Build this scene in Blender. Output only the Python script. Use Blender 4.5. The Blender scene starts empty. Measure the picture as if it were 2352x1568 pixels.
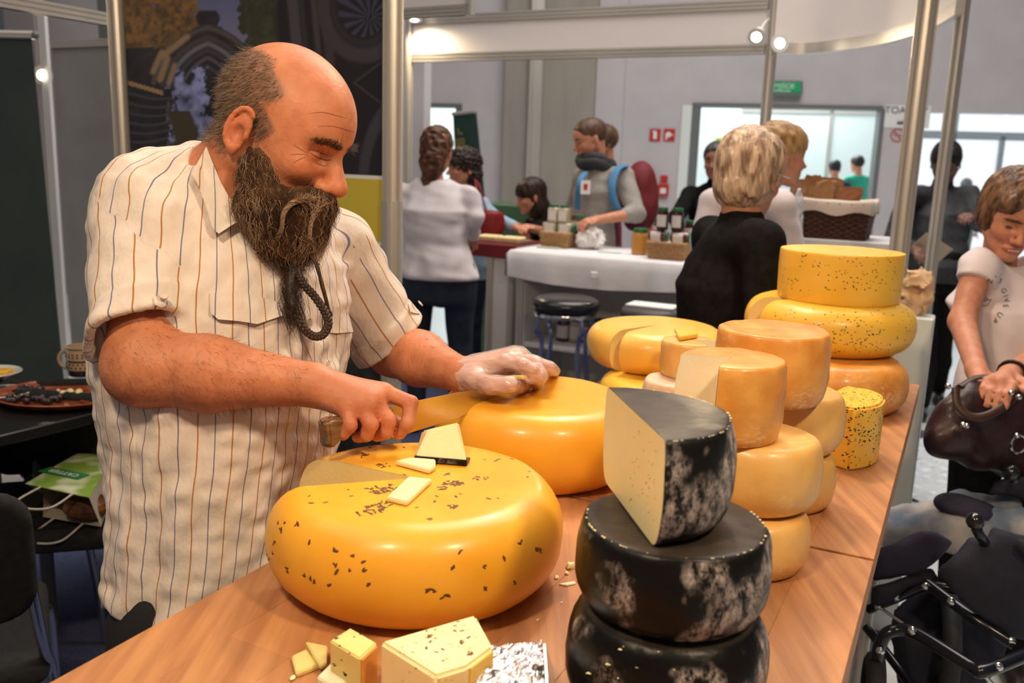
import bpy, bmesh, math, random
import numpy as np
from mathutils import Vector, Matrix
from mathutils.bvhtree import BVHTree
random.seed(7); RNG = np.random.default_rng(7)
SC = bpy.context.scene
COL = SC.collection
PI = math.pi
# ------------------------------------------------------------------ camera
CAMH = 1.46
FPX = 2062.0
RT = Vector((0.9994738824, -0.0324339074, 0.0))
FW = Vector((0.0064234815, 0.1979441427, -0.9801922543))
UPV = Vector((0.0317914648, 0.9796765579, 0.1980483394))
RM = np.array([RT, FW, UPV])                # camera axes -> world
CAMP = np.array([0, 0, CAMH])
cd = bpy.data.cameras.new('camera'); cam = bpy.data.objects.new('camera', cd); COL.objects.link(cam)
cd.sensor_width = 36; cd.lens = 36 * FPX / 2352; cd.clip_start = 0.05; cd.clip_end = 200
mw = Matrix([list(RM[0]) + [0], list(RM[1]) + [0], list(RM[2]) + [CAMH], [0, 0, 0, 1]])
cam.matrix_world = mw
cd.dof.use_dof = True; cd.dof.focus_distance = 1.22; cd.dof.aperture_fstop = 6.2
SC.camera = cam
SC.view_settings.view_transform = 'Standard'
try: SC.view_settings.look = 'None'
except Exception: pass
SC.view_settings.gamma = 1; SC.view_settings.exposure = 0.0; SC.view_settings.use_curve_mapping = False
# ------------------------------------------------------------------ world + lights
W = bpy.data.worlds.new('world'); SC.world = W; W.use_nodes = True
wb = W.node_tree.nodes['Background']; wb.inputs[0].default_value = (0.90, 0.93, 1.0, 1); wb.inputs[1].default_value = 1.25
def area(name, loc, size, power, color, target=None, spread=None):
    l = bpy.data.lights.new(name, 'AREA'); l.energy = power; l.color = color; l.shape = 'DISK'; l.size = size
    if spread: l.spread = spread
    o = bpy.data.objects.new(name, l); COL.objects.link(o); o.location = loc
    if target is not None:
        d = Vector(target) - Vector(loc); o.rotation_euler = d.to_track_quat('-Z', 'Y').to_euler()
    return o
WARM = (1.0, 0.76, 0.50)
area('booth_spot', (0.75, 0.15, 2.45), 0.16, 18.5, WARM, (0.0, 1.2, 1.0))
area('booth_spot', (-0.50, 0.15, 2.45), 0.16, 18, WARM, (-0.2, 1.3, 1.0))
area('booth_spot', (0.35, 2.2, 2.45), 0.16, 13, WARM, (0.3, 1.5, 1.0))
area('hall_light', (1.5, 5.0, 6.5), 5.0, 420, (1.0, 0.93, 0.88), (1.0, 6.5, 0))
area('hall_light', (-3.0, 2.0, 6.0), 4.0, 70, (1.0, 0.9, 0.8), (-1.5, 3.5, 0))
area('corridor_light', (4.0, 15.2, 3.6), 3.0, 330, (0.86, 1.0, 0.98), (4.0, 15.5, 0))
area('corridor_light', (-1.5, 14.2, 3.6), 2.0, 110, (0.86, 1.0, 0.98), (-1.5, 14.5, 0))
# ------------------------------------------------------------------ pixel <-> world helpers
def ray(px, py): return RM @ np.array([(px - 1176) / FPX, -(py - 784) / FPX, -1.0])
def at(px, py, d): return Vector(CAMP + ray(px, py) * d)
def onz(px, py, z):
    r = ray(px, py); return Vector(CAMP + r * ((z - CAMH) / r[2]))
# ------------------------------------------------------------------ materials
MATS = {}
def mat(name, c1, c2=None, scale=20, rough=0.5, bump=0.0, bscale=None, metal=0.0, sss=0.0, sssr=(0.01, 0.005, 0.003), coat=0.0,
        attr=False, emit=0.0, stretch=(1, 1, 1), detail=4, alpha=1.0, trans=0.0, lo=0.35, hi=0.65, spec=0.5, sheen=0.0, bdist=0.002, objrand=0.0, ior=1.45):
    if name in MATS: return MATS[name]
    m = bpy.data.materials.new(name); m.use_nodes = True; nt = m.node_tree; N = nt.nodes; Lk = nt.links
    b = N['Principled BSDF']
    b.inputs['Roughness'].default_value = rough; b.inputs['Metallic'].default_value = metal
    b.inputs['Specular IOR Level'].default_value = spec; b.inputs['Coat Weight'].default_value = coat; b.inputs['Coat Roughness'].default_value = 0.15
    b.inputs['Alpha'].default_value = alpha; b.inputs['Transmission Weight'].default_value = trans; b.inputs['IOR'].default_value = ior
    if sheen: b.inputs['Sheen Weight'].default_value = sheen
    if sss:
        b.inputs['Subsurface Weight'].default_value = sss; b.inputs['Subsurface Radius'].default_value = sssr; b.inputs['Subsurface Scale'].default_value = 1.0
    tc = N.new('ShaderNodeTexCoord'); mp = N.new('ShaderNodeMapping'); mp.inputs['Scale'].default_value = stretch
    Lk.new(tc.outputs['Object'], mp.inputs[0])
    col = None
    if attr:
        a = N.new('ShaderNodeVertexColor'); a.layer_name = 'Col'; col = a.outputs[0]
    if c2 is not None:
        n = N.new('ShaderNodeTexNoise'); n.inputs['Scale'].default_value = scale; n.inputs['Detail'].default_value = detail
        Lk.new(mp.outputs[0], n.inputs['Vector'])
        r = N.new('ShaderNodeValToRGB'); r.color_ramp.elements[0].position = lo; r.color_ramp.elements[1].position = hi
        r.color_ramp.elements[0].color = (*c1, 1); r.color_ramp.elements[1].color = (*c2, 1)
        Lk.new(n.outputs['Fac'], r.inputs[0])
        if attr:
            mx = N.new('ShaderNodeMix'); mx.data_type = 'RGBA'; mx.blend_type = 'MULTIPLY'; mx.inputs[0].default_value = 1
            Lk.new(col, mx.inputs[6]); Lk.new(r.outputs[0], mx.inputs[7]); col = mx.outputs[2]
        else: col = r.outputs[0]
    if objrand:
        oi = N.new('ShaderNodeObjectInfo'); hs = N.new('ShaderNodeHueSaturation')
        mr = N.new('ShaderNodeMapRange'); mr.inputs[3].default_value = 1 - objrand; mr.inputs[4].default_value = 1 + objrand
        Lk.new(oi.outputs['Random'], mr.inputs[0]); Lk.new(mr.outputs[0], hs.inputs['Value'])
        if col is None: hs.inputs['Color'].default_value = (*c1, 1)
        else: Lk.new(col, hs.inputs['Color'])
        col = hs.outputs[0]
    if col is not None: Lk.new(col, b.inputs['Base Color'])
    else: b.inputs['Base Color'].default_value = (*c1, 1)
    if emit:
        b.inputs['Emission Strength'].default_value = emit
        if col is not None: Lk.new(col, b.inputs['Emission Color'])
        else: b.inputs['Emission Color'].default_value = (*c1, 1)
    if bump:
        n2 = N.new('ShaderNodeTexNoise'); n2.inputs['Scale'].default_value = bscale or scale; n2.inputs['Detail'].default_value = 5
        Lk.new(mp.outputs[0], n2.inputs['Vector'])
        bp = N.new('ShaderNodeBump'); bp.inputs['Strength'].default_value = bump; bp.inputs['Distance'].default_value = bdist
        Lk.new(n2.outputs['Fac'], bp.inputs['Height']); Lk.new(bp.outputs[0], b.inputs['Normal'])
    MATS[name] = m; return m
# ------------------------------------------------------------------ objects
def tag(o, label=None, cat=None, group=None, kind=None):
    if label: o['label'] = label
    if cat: o['category'] = cat
    if group: o['group'] = group
    if kind: o['kind'] = kind
    return o
def thing(name, label, cat, loc=(0, 0, 0), rz=0.0, group=None):
    o = bpy.data.objects.new(name, None); COL.objects.link(o); o.location = loc; o.rotation_euler = (0, 0, rz)
    o.empty_display_size = 0.05
    return tag(o, label, cat, group)
def link(name, me, m, parent=None, world=False):
    o = bpy.data.objects.new(name, me); COL.objects.link(o)
    if m is not None:
        me.materials.clear()
        for q in (m if isinstance(m, (list, tuple)) else [m]): me.materials.append(q)
    if parent is not None:
        o.parent = parent
        if world:
            o.matrix_parent_inverse = wm(parent).inverted()
    return o
def wm(o):
    m = Matrix.LocRotScale(o.location, o.rotation_euler, o.scale)
    if o.parent: return wm(o.parent) @ o.matrix_parent_inverse @ m
    return m
def copy_tree(o, parent=None):
    c = o.copy(); COL.objects.link(c)
    if parent: c.parent = parent
    for ch in o.children: copy_tree(ch, c)
    return c
def mesh(verts, faces, smooth=False, name='mesh', cols=None, mi=None):
    me = bpy.data.meshes.new(name)
    if isinstance(verts, np.ndarray) and isinstance(faces, np.ndarray):
        nv, nf, k = len(verts), len(faces), faces.shape[1]
        me.vertices.add(nv); me.vertices.foreach_set('co', verts.astype(np.float32).ravel())
        me.loops.add(nf * k); me.loops.foreach_set('vertex_index', faces.astype(np.int32).ravel())
        me.polygons.add(nf); me.polygons.foreach_set('loop_start', np.arange(0, nf * k, k, dtype=np.int32))
        me.update(calc_edges=True)
    else:
        me.from_pydata([tuple(v) for v in verts], [], faces)
    if smooth: me.polygons.foreach_set('use_smooth', np.ones(len(me.polygons), bool))
    if cols is not None: setcol(me, cols)
    if mi is not None: me.polygons.foreach_set('material_index', np.array(mi, np.int32))
    me.validate(); me.update()
    return me
def setcol(me, cols):
    a = me.color_attributes.new('Col', 'FLOAT_COLOR', 'POINT')
    c = np.ones((len(me.vertices), 4), np.float32); c[:, :3] = cols
    a.data.foreach_set('color', c.ravel())
class MB:
    """collects simple shapes into one mesh"""
    def __init__(s): s.v = []; s.f = []
    def add(s, v, f):
        n = len(s.v); s.v += [Vector(q) for q in v]; s.f += [[i + n for i in g] for g in f]; return s
    def box(s, x0, y0, z0, x1, y1, z1, bev=0.0, M=None):
        b = bev
        if b <= 0:
            v = [(x, y, z) for x in (x0, x1) for y in (y0, y1) for z in (z0, z1)]
            f = [(0, 1, 3, 2), (4, 6, 7, 5), (0, 4, 5, 1), (2, 3, 7, 6), (0, 2, 6, 4), (1, 5, 7, 3)]
        else:
            v = []; idx = {}
            for i, x in enumerate((x0, x1)):
                for j, y in enumerate((y0, y1)):
                    for k, z in enumerate((z0, z1)):
                        sx, sy, sz = (1 - 2 * i) * b, (1 - 2 * j) * b, (1 - 2 * k) * b
                        idx[i, j, k] = len(v); v += [(x, y + sy, z + sz), (x + sx, y, z + sz), (x + sx, y + sy, z)]
            g = lambda i, j, k, a: idx[i, j, k] + a
            f = []
            for i in (0, 1):
                q = [g(i, 0, 0, 0), g(i, 0, 1, 0), g(i, 1, 1, 0), g(i, 1, 0, 0)]; f.append(q if i == 0 else q[::-1])
                q = [g(0, i, 0, 1), g(1, i, 0, 1), g(1, i, 1, 1), g(0, i, 1, 1)]; f.append(q if i == 0 else q[::-1])
                q = [g(0, 0, i, 2), g(0, 1, i, 2), g(1, 1, i, 2), g(1, 0, i, 2)]; f.append(q if i == 0 else q[::-1])
            for i in (0, 1):
                for j in (0, 1):
                    f += [[g(i, j, 0, 0), g(i, j, 0, 1), g(i, j, 1, 1), g(i, j, 1, 0)]]
                    f += [[g(i, 0, j, 0), g(i, 0, j, 2), g(i, 1, j, 2), g(i, 1, j, 0)]]
                    f += [[g(0, i, j, 1), g(0, i, j, 2), g(1, i, j, 2), g(1, i, j, 1)]]
                    for k in (0, 1): pass
            for i in (0, 1):
                for j in (0, 1):
                    for k in (0, 1): f.append([g(i, j, k, 0), g(i, j, k, 1), g(i, j, k, 2)])
        v = [Vector(q) for q in v]
        if M is not None: v = [M @ q for q in v]
        return s.add(v, f)
    def tube(s, pts, r, n=10, caps=True, closed=False, radii=None, flat=1.0):
        pts = [Vector(p) for p in pts]; v = []; f = []; N = len(pts)
        up = Vector((0, 0, 1)); prev = None
        for i, p in enumerate(pts):
            if closed: t = pts[(i + 1) % N] - pts[i - 1]
            else: t = pts[min(i + 1, N - 1)] - pts[max(i - 1, 0)]
            t.normalize()
            if prev is None:
                a = t.cross(up)
                if a.length < 0.05: a = t.cross(Vector((1, 0, 0)))
            else: a = prev - t * prev.dot(t)
            a.normalize(); prev = a; b = t.cross(a)
            rr = radii[i] if radii is not None else r
            for k in range(n):
                th = 2 * PI * k / n; v.append(p + a * math.cos(th) * rr + b * math.sin(th) * rr * flat)
        R = N if closed else N - 1
        for i in range(R):
            for k in range(n):
                j = (i + 1) % N; f.append([i * n + k, i * n + (k + 1) % n, j * n + (k + 1) % n, j * n + k])
        if caps and not closed: f.append(list(range(n))[::-1]); f.append([(N - 1) * n + k for k in range(n)])
        return s.add(v, f)
    def lathe(s, prof, n=32, c=(0, 0, 0), caps=True):
        v = []; f = []; c = Vector(c)
        for r, z in prof:
            for k in range(n): th = 2 * PI * k / n; v.append(c + Vector((r * math.cos(th), r * math.sin(th), z)))
        for i in range(len(prof) - 1):
            for k in range(n): f.append([i * n + k, i * n + (k + 1) % n, (i + 1) * n + (k + 1) % n, (i + 1) * n + k])
        if caps: f.append(list(range(n))[::-1]); f.append([(len(prof) - 1) * n + k for k in range(n)])
        return s.add(v, f)
    def prism(s, poly, h, M=None):
        """poly: list of (x,y), extruded 0..h in z"""
        n = len(poly); v = [Vector((x, y, 0)) for x, y in poly] + [Vector((x, y, h)) for x, y in poly]
        f = [list(range(n))[::-1], [n + i for i in range(n)]] + [[i, (i + 1) % n, n + (i + 1) % n, n + i] for i in range(n)]
        if M is not None: v = [M @ q for q in v]
        return s.add(v, f)
    def sphere(s, c, r, n=10, m=7):
        c = Vector(c); r = Vector(r) if not isinstance(r, (int, float)) else Vector((r, r, r)); v = [c + Vector((0, 0, -r.z))]; f = []
        for i in range(1, m):
            ph = PI * i / m - PI / 2
            for k in range(n):
                th = 2 * PI * k / n; v.append(c + Vector((r.x * math.cos(ph) * math.cos(th), r.y * math.cos(ph) * math.sin(th), r.z * math.sin(ph))))
        v.append(c + Vector((0, 0, r.z)))
        for k in range(n): f.append([0, 1 + (k + 1) % n, 1 + k])
        for i in range(m - 2):
            for k in range(n):
                a = 1 + i * n; f.append([a + k, a + (k + 1) % n, a + n + (k + 1) % n, a + n + k])
        a = 1 + (m - 2) * n
        for k in range(n): f.append([a + k, a + (k + 1) % n, len(v) - 1])
        return s.add(v, f)
    def xf(s, M): s.v = [M @ q for q in s.v]; return s
    def mesh(s, smooth=False, name='mesh', fix=True):
        me = mesh(s.v, s.f, False, name)
        if fix:
            bm = bmesh.new(); bm.from_mesh(me); bmesh.ops.recalc_face_normals(bm, faces=bm.faces); bm.to_mesh(me); bm.free()
        if smooth: autosmooth(me, smooth if smooth is not True else 40)
        return me
    def build(s, name, m, parent=None, smooth=False, world=True):
        return link(name, s.mesh(smooth, name), m, parent, world)
def autosmooth(me, deg):
    me.polygons.foreach_set('use_smooth', np.ones(len(me.polygons), bool))
    try: me.set_sharp_from_angle(angle=math.radians(deg))
    except Exception: pass
def text_mesh(body, size, depth=0.0005, align='CENTER'):
    cu = bpy.data.curves.new('t', 'FONT'); cu.body = body; cu.size = size; cu.extrude = depth; cu.align_x = align; cu.align_y = 'CENTER'
    o = bpy.data.objects.new('t', cu); COL.objects.link(o)
    bpy.context.view_layer.update()
    dg = bpy.context.evaluated_depsgraph_get(); me = bpy.data.meshes.new_from_object(o.evaluated_get(dg))
    bpy.data.objects.remove(o); return me
def basis(x, y, z, loc):
    return Matrix([[x[0], y[0], z[0], loc[0]], [x[1], y[1], z[1], loc[1]], [x[2], y[2], z[2], loc[2]], [0, 0, 0, 1]])
# ------------------------------------------------------------------ implicit surfaces
def vnoise(P, sc, seed=0):
    """cheap smooth noise from summed sines, about -1..1"""
    r = np.random.default_rng(seed); o = np.zeros(len(P))
    for i in range(6):
        k = r.normal(size=3); k /= np.linalg.norm(k); o += np.sin(P @ (k * sc * (0.7 + 0.25 * i)) * 2 * PI + r.uniform(0, 6.28) + 1.3 * np.sin(P @ (r.normal(size=3) * sc * 2)))
    return o / 3.2
def cap(P, a, b, ra, rb=None):
    rb = ra if rb is None else rb; a = np.asarray(a, float); ba = np.asarray(b, float) - a; pa = P - a
    h = np.clip(pa @ ba / max(ba @ ba, 1e-12), 0, 1); return np.linalg.norm(pa - h[:, None] * ba, axis=1) - (ra + (rb - ra) * h)
def ell(P, c, r, R=None):
    q = P - np.asarray(c, float)
    if R is not None: q = q @ R
    r = np.asarray(r, float); k0 = np.linalg.norm(q / r, axis=1); k1 = np.linalg.norm(q / (r * r), axis=1) + 1e-9
    return k0 * (k0 - 1) / k1
def smin(a, b, k):
    h = np.clip(0.5 + 0.5 * (b - a) / k, 0, 1); return b + (a - b) * h - k * h * (1 - h)
def smax(a, b, k): return -smin(-a, -b, k)
def surfnet(fn, lo, hi, vox, B=8):
    lo = np.array(lo, float); hi = np.array(hi, float); nb = np.maximum(1, np.ceil((hi - lo) / (vox * B)).astype(int)); n = nb * B + 1
    g = np.stack(np.meshgrid(*[np.arange(k) for k in nb], indexing='ij'), -1).reshape(-1, 3)
    cen = lo + (g + 0.5) * B * vox; dc = fn(cen); act = np.abs(dc) < B * vox * 1.15
    D = np.empty(n, np.float32); Mk = np.zeros(n, bool)
    sg = np.where(dc < 0, -1.0, 1.0).reshape(nb)
    D[:] = 1.0
    big = np.repeat(np.repeat(np.repeat(sg, B, 0), B, 1), B, 2); D[:-1, :-1, :-1] = big
    for a in g[act]: i, j, k = a * B; Mk[i:i + B + 1, j:j + B + 1, k:k + B + 1] = True
    idx = np.argwhere(Mk); out = np.empty(len(idx), np.float32)
    for s in range(0, len(idx), 400000): out[s:s + 400000] = fn(lo + idx[s:s + 400000] * vox)
    D[Mk] = out
    ng = D < 0
    c = [(i, j, k) for i in (0, 1) for j in (0, 1) for k in (0, 1)]
    def sl(o): return tuple(slice(o[a], n[a] - 1 + o[a]) for a in range(3))
    cnt = np.zeros(n - 1, np.int8)
    for o in c: cnt += ng[sl(o)]
    cell = (cnt > 0) & (cnt < 8); ci = np.argwhere(cell); vid = np.full(n - 1, -1, np.int64); vid[cell] = np.arange(len(ci))
    acc = np.zeros((len(ci), 3)); num = np.zeros(len(ci))
    for a in range(8):
        for ax in range(3):
            o = np.array(c[a])
            if o[ax]: continue
            o2 = o.copy(); o2[ax] = 1
            d1 = D[tuple((ci + o).T)]; d2 = D[tuple((ci + o2).T)]; x = (d1 < 0) != (d2 < 0); t = np.where(x, d1 / np.where(x, d1 - d2, 1), 0)
            p = np.repeat(o[None].astype(float), len(ci), 0); p[:, ax] += t; acc += p * x[:, None]; num += x
    V = lo + (ci + acc / num[:, None]) * vox
    F = []
    for ax in range(3):
        u, w = (ax + 1) % 3, (ax + 2) % 3
        s1 = [slice(None)] * 3; s2 = [slice(None)] * 3; s1[ax] = slice(0, n[ax] - 1); s2[ax] = slice(1, n[ax])
        x = ng[tuple(s1)] != ng[tuple(s2)]; e = np.argwhere(x); e = e[(e[:, u] > 0) & (e[:, w] > 0) & (e[:, u] < n[u] - 1) & (e[:, w] < n[w] - 1)]
        du = np.zeros(3, int); du[u] = 1; dw = np.zeros(3, int); dw[w] = 1
        q = np.stack([vid[tuple(e.T)], vid[tuple((e - du).T)], vid[tuple((e - du - dw).T)], vid[tuple((e - dw).T)]], 1)
        ins = ng[tuple(e.T)]; q = np.where(ins[:, None], q, q[:, ::-1]); F.append(q)
    F = np.concatenate(F); F = F[(F >= 0).all(1)]
    return V, F
def sdf_mesh(fn, lo, hi, vox, name='body', colf=None, relax=1):
    V, F = surfnet(fn, lo, hi, vox)
    for _ in range(relax):
        A = np.zeros_like(V); C = np.zeros(len(V))
        for a, b in ((0, 1), (1, 2), (2, 3), (3, 0)):
            for i, j in ((a, b), (b, a)):
                C += np.bincount(F[:, i], minlength=len(V))
                for k in range(3): A[:, k] += np.bincount(F[:, i], weights=V[F[:, j], k], minlength=len(V))
        V = V * 0.4 + 0.6 * A / np.maximum(C, 1)[:, None]
    me = mesh(V, F, True, name)
    if colf is not None: setcol(me, colf(V))
    return me
# ================================================================== SETTING
A_ = math.radians(26.5)
U = Vector((math.sin(A_), math.cos(A_), 0)); V = Vector((math.cos(A_), -math.sin(A_), 0)); Z = Vector((0, 0, 1))
def hit(px, py, p0, n):
    r = Vector(ray(px, py)); c = Vector(CAMP); n = Vector(n); t = (Vector(p0) - c).dot(n) / r.dot(n); return c + r * t
W12 = math.radians(12)
WD = Vector((math.cos(W12), -math.sin(W12), 0)); WN = Vector((-math.sin(W12), -math.cos(W12), 0))     # along the wall, towards the hall
WP = at(1176, 380, 12.0); WP.z = 0
def ws(px, py=300, off=0.0):            # distance along the back wall of a pixel column
    return (hit(px, py, WP + WN * off, WN) - WP).dot(WD)
WM = basis(WD, -WN, Z, WP)              # local: x along wall, y into the wall, z up
def wbox(mb, s0, s1, z0, z1, y0=0.0, y1=0.3, bev=0): return mb.box(s0, y0, z0, s1, y1, z1, bev, WM)
def wz(px, py, off=0.0): return hit(px, py, WP + WN * off, WN).z
m_wall = mat('hall_plaster', (0.56, 0.53, 0.55), (0.60, 0.565, 0.585), scale=3, rough=0.8, bump=0.1, bscale=60)
m_conc = mat('bare_concrete', (0.33, 0.30, 0.26), (0.38, 0.345, 0.30), scale=6, rough=0.9, stretch=(1, 1, 0.15), bump=0.2, bscale=30)
m_white = mat('white_panel', (0.72, 0.70, 0.69), rough=0.45)
m_cwhite = mat('corridor_panel', (0.80, 0.86, 0.84), rough=0.4)
m_alu = mat('anodised_aluminium', (0.66, 0.62, 0.56), rough=0.36, metal=0.6, bump=0.05, bscale=300, stretch=(1, 1, 0.05))
m_grey = mat('grey_panel', (0.30, 0.29, 0.285), (0.33, 0.32, 0.31), scale=4, rough=0.6)
m_dark = mat('dark_frame', (0.16, 0.17, 0.17), rough=0.5)
m_ceil = mat('hall_ceiling', (0.55, 0.55, 0.57), rough=0.9)
m_floor = mat('pale_floor', (0.58, 0.62, 0.63), (0.66, 0.70, 0.70), scale=1.2, rough=0.16, bump=0.05, bscale=8, coat=0.3)
m_carpet = mat('blue_carpet', (0.035, 0.045, 0.10), (0.055, 0.065, 0.14), scale=90, rough=0.95, bump=0.4, bscale=400)
mb = MB().box(-9, -3, -0.1, 14, 19, 0.0); tag(mb.build('floor', m_floor), kind='structure')
wy = lambda x: WP.y + WD.y * (x - WP.x) / WD.x
mb = MB().prism([(-9, -3), (14, -3), (14, wy(14) + .3), (-9, wy(-9) + .3)], 0.2, Matrix.Translation((0, 0, 7.2))); tag(mb.build('ceiling', m_ceil), kind='structure')
mb = MB().box(-9.2, -3, 0, -9, 19, 7.2); tag(mb.build('wall_left', m_wall), kind='structure')
mb = MB().box(14, -3, 0, 14.2, 10.5, 7.2); tag(mb.build('wall_right', m_wall), kind='structure')
mb = MB().box(-9, -3.2, 0, 14, -3, 7.2); tag(mb.build('wall_near', m_wall), kind='structure')
# carpet tiles of the booths
mb = MB(); P = [at(1176, 784, 1)]
cp = MB(); o0 = Vector((-0.30, 1.2, 0)); M_ = basis(V, U, Z, o0)
cp.box(-2.6, -2.6, 0.0005, 0.72, 4.6, 0.006, 0, M_); o = cp.build('booth_carpet', m_carpet); tag(o, 'dark blue booth carpet under the black chairs', 'carpet')
# back wall
sA, sB, sC, sD, sE = ws(905), ws(1052), ws(1590), ws(2022), ws(2112)
zh = wz(1800, 246); zhl = wz(990, 244)
back = MB()
wbox(back, -9, sA - 0.7, 0, 7.2); wbox(back, sA - 0.7, sB, zhl, 7.2); wbox(back, sB, sC, 0, 7.2); wbox(back, sC, sD, zh, 7.2)
wbox(back, sD, sE, 0, 7.2); wbox(back, sE, 8.0, zh - 0.02, 7.2); wbox(back, 8.0, 17.0, 0, 7.2)
tag(back.build('wall_back', m_wall), kind='structure')
mb = MB(); wbox(mb, ws(1165), ws(1366), 0, 7.2, -0.22, 0.0); tag(mb.build('trim_1', m_conc), kind='structure')
mb = MB(); wbox(mb, ws(1366), ws(1430), 0, 7.2, -0.08, 0.0); tag(mb.build('trim_2', m_wall), kind='structure')
mb = MB(); wbox(mb, ws(1212, 300, .3), ws(1243, 300, .3), 0, 7.2, -0.34, -0.22, 0.01); wbox(mb, ws(1222, 300, .3), ws(1228, 300, .3), 0, 7.2, -0.36, -0.33); tag(mb.build('trim_3', m_alu), kind='structure')
# door frames
mb = MB(); t = 0.09
wbox(mb, sC - 0.02, sC + t, 0, zh, -0.02, 0.32); wbox(mb, sC - 0.02, sD, zh - 0.01, zh + 0.035, -0.03, 0.32); wbox(mb, sD - 0.02, sD + 0.03, 0, zh, -0.02, 0.32)
tag(mb.build('trim_4', m_dark), kind='structure')
mb = MB(); wbox(mb, sC - 0.14, sC - 0.02, 0, zh, -0.03, 0.0); tag(mb.build('trim_5', m_cwhite), kind='structure')
mb = MB(); wbox(mb, sA - .7, sB + 0.05, zhl - 0.01, zhl + 0.04, -0.03, 0.32); wbox(mb, sB - 0.03, sB + 0.05, 0, zhl, -0.03, 0.32); tag(mb.build('trim_6', m_dark), kind='structure')
# spaces beyond the openings
def bw(off, px, py=300): return ws(px, py, -off)
far = 3.4
mb = MB(); wbox(mb, bw(far, 1580), bw(far, 1700), 0, 2.9, far, far + 0.1); wbox(mb, bw(far, 1700) + .02, bw(far, 1907) - 0.02, 0, 2.35, far, far + 0.1)
wbox(mb, bw(far, 1907) + 0.02, bw(far, 2120), 0, 2.35, far, far + 0.1); tag(mb.build('wall_corridor', m_cwhite), kind='structure')
mb = MB(); wbox(mb, bw(far, 1907) - 0.03, bw(far, 1907) + 0.03, 0, 2.4, far - 0.02, far + 0.05); wbox(mb, bw(far, 1700), bw(far, 2120), 2.33, 2.40, far - 0.02, far + 0.05); tag(mb.build('trim_7', m_alu), kind='structure')
mb = MB(); wbox(mb, bw(far, 700), bw(far, 1200), 0, 2.7, far, far + 0.1); tag(mb.build('wall_side_room', m_cwhite), kind='structure')
mb = MB(); q = far - 0.15
wbox(mb, bw(q, 1645), bw(q, 1700), wz(1670, 347, -q), wz(1670, 317, -q), q, q + 0.05)
o = mb.build('lime_panel', mat('lime_print', (0.40, 0.50, 0.06), rough=0.6)); tag(o, 'lime green panel strip on the corridor wall', 'panel')
mb = MB(); wbox(mb, bw(q, 1701), bw(q, 1812), wz(1750, 400, -q), wz(1750, 320, -q), q, q + 0.05)
o = mb.build('notice_board', mat('navy_print', (0.06, 0.07, 0.16), rough=0.6)); tag(o, 'navy blue notice board on the corridor wall behind the fair-haired heads', 'board')
mb = MB(); wbox(mb, bw(q, 948), bw(q, 998), wz(960, 372, -q), wz(960, 325, -q), q, q + 0.04)
o = mb.build('pink_panel', mat('pink_print', (0.75, 0.50, 0.44), rough=0.6)); tag(o, 'pale pink panel seen through the left doorway', 'panel')
# entrance glazing
m_glass = mat('pane_glass', (0.9, 1.0, 0.98), rough=0.03, trans=0.0, alpha=0.10)
eg = 2.2
fr = MB(); g0, g1 = bw(eg, 2100), bw(eg, 2600); zt = 2.9
zm = wz(2250, 311, -eg)
for px in (2112, 2192, 2305, 2420, 2540):
    s = bw(eg, px); wbox(fr, s - 0.035, s + 0.035, 0, zt if px in (2112, 2192, 2540) else zm, eg - 0.03, eg + 0.05)
wbox(fr, g0, g1, zm - 0.06, zm + 0.05, eg - 0.03, eg + 0.05); wbox(fr, g0, g1, zt - 0.06, zt, eg - 0.03, eg + 0.05); wbox(fr, g0, g1, 0, 0.1, eg - 0.03, eg + 0.05)
win = fr.build('window_1', mat('steel_frame', (0.42, 0.48, 0.48), rough=0.4, metal=0.3)); tag(win, kind='structure')
pxs = (2112, 2192, 2305, 2420, 2540)
for a, b in zip(pxs[:-1], pxs[1:]):
    s0, s1 = bw(eg, a) + 0.035, bw(eg, b) - 0.035
    pn = MB(); wbox(pn, s0, s1, 0.1, zm - 0.06, eg, eg + 0.01); pn.build('pane', m_glass, win)
    pn = MB(); wbox(pn, s0, s1, zm + 0.05, zt - 0.06, eg, eg + 0.01); pn.build('pane', m_glass, win)
# outside ground
# signs on the back wall
def wsign(name, x0, y0, x1, y1, m, off=0.02):
    mb = MB(); wbox(mb, ws(x0), ws(x1), wz((x0 + x1) / 2, y1), wz((x0 + x1) / 2, y0), -off, 0.0); return mb.build(name, m)
def wtext(body, px, py, size, m, parent, off=0.03, name='lettering'):
    me = text_mesh(body, size, 0.001); p = hit(px, py, WP + WN * off, WN); me.transform(basis(WD, Z, WN, p)); return link(name, me, m, parent, True)
m_red = mat('signal_red', (0.55, 0.03, 0.02), rough=0.4); m_ltxt = mat('white_print', (0.85, 0.85, 0.85), rough=0.5)
m_green = mat('signal_green', (0.0, 0.28, 0.10), rough=0.4, emit=0.25); m_blk = mat('black_print', (0.03, 0.03, 0.07), rough=0.5)
o = wsign('fire_sign', 1493, 296, 1518, 324, m_red); tag(o, 'red square fire sign with a white upright bar, left of the pair', 'sign', 'fire signs on the hall wall')
mb = MB(); s = ws(1505.5); z = wz(1505, 310); wbox(mb, s - 0.022, s + 0.022, z - 0.05, z + 0.035, -0.03, -0.02); wbox(mb, s - 0.035, s + 0.015, z + 0.035, z + 0.05, -0.03, -0.02); mb.build('symbol', m_ltxt, o)
o = wsign('fire_sign', 1525, 296, 1551, 324, m_red); tag(o, 'red square fire sign with a white reel shape, right of the pair', 'sign', 'fire signs on the hall wall')
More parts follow.
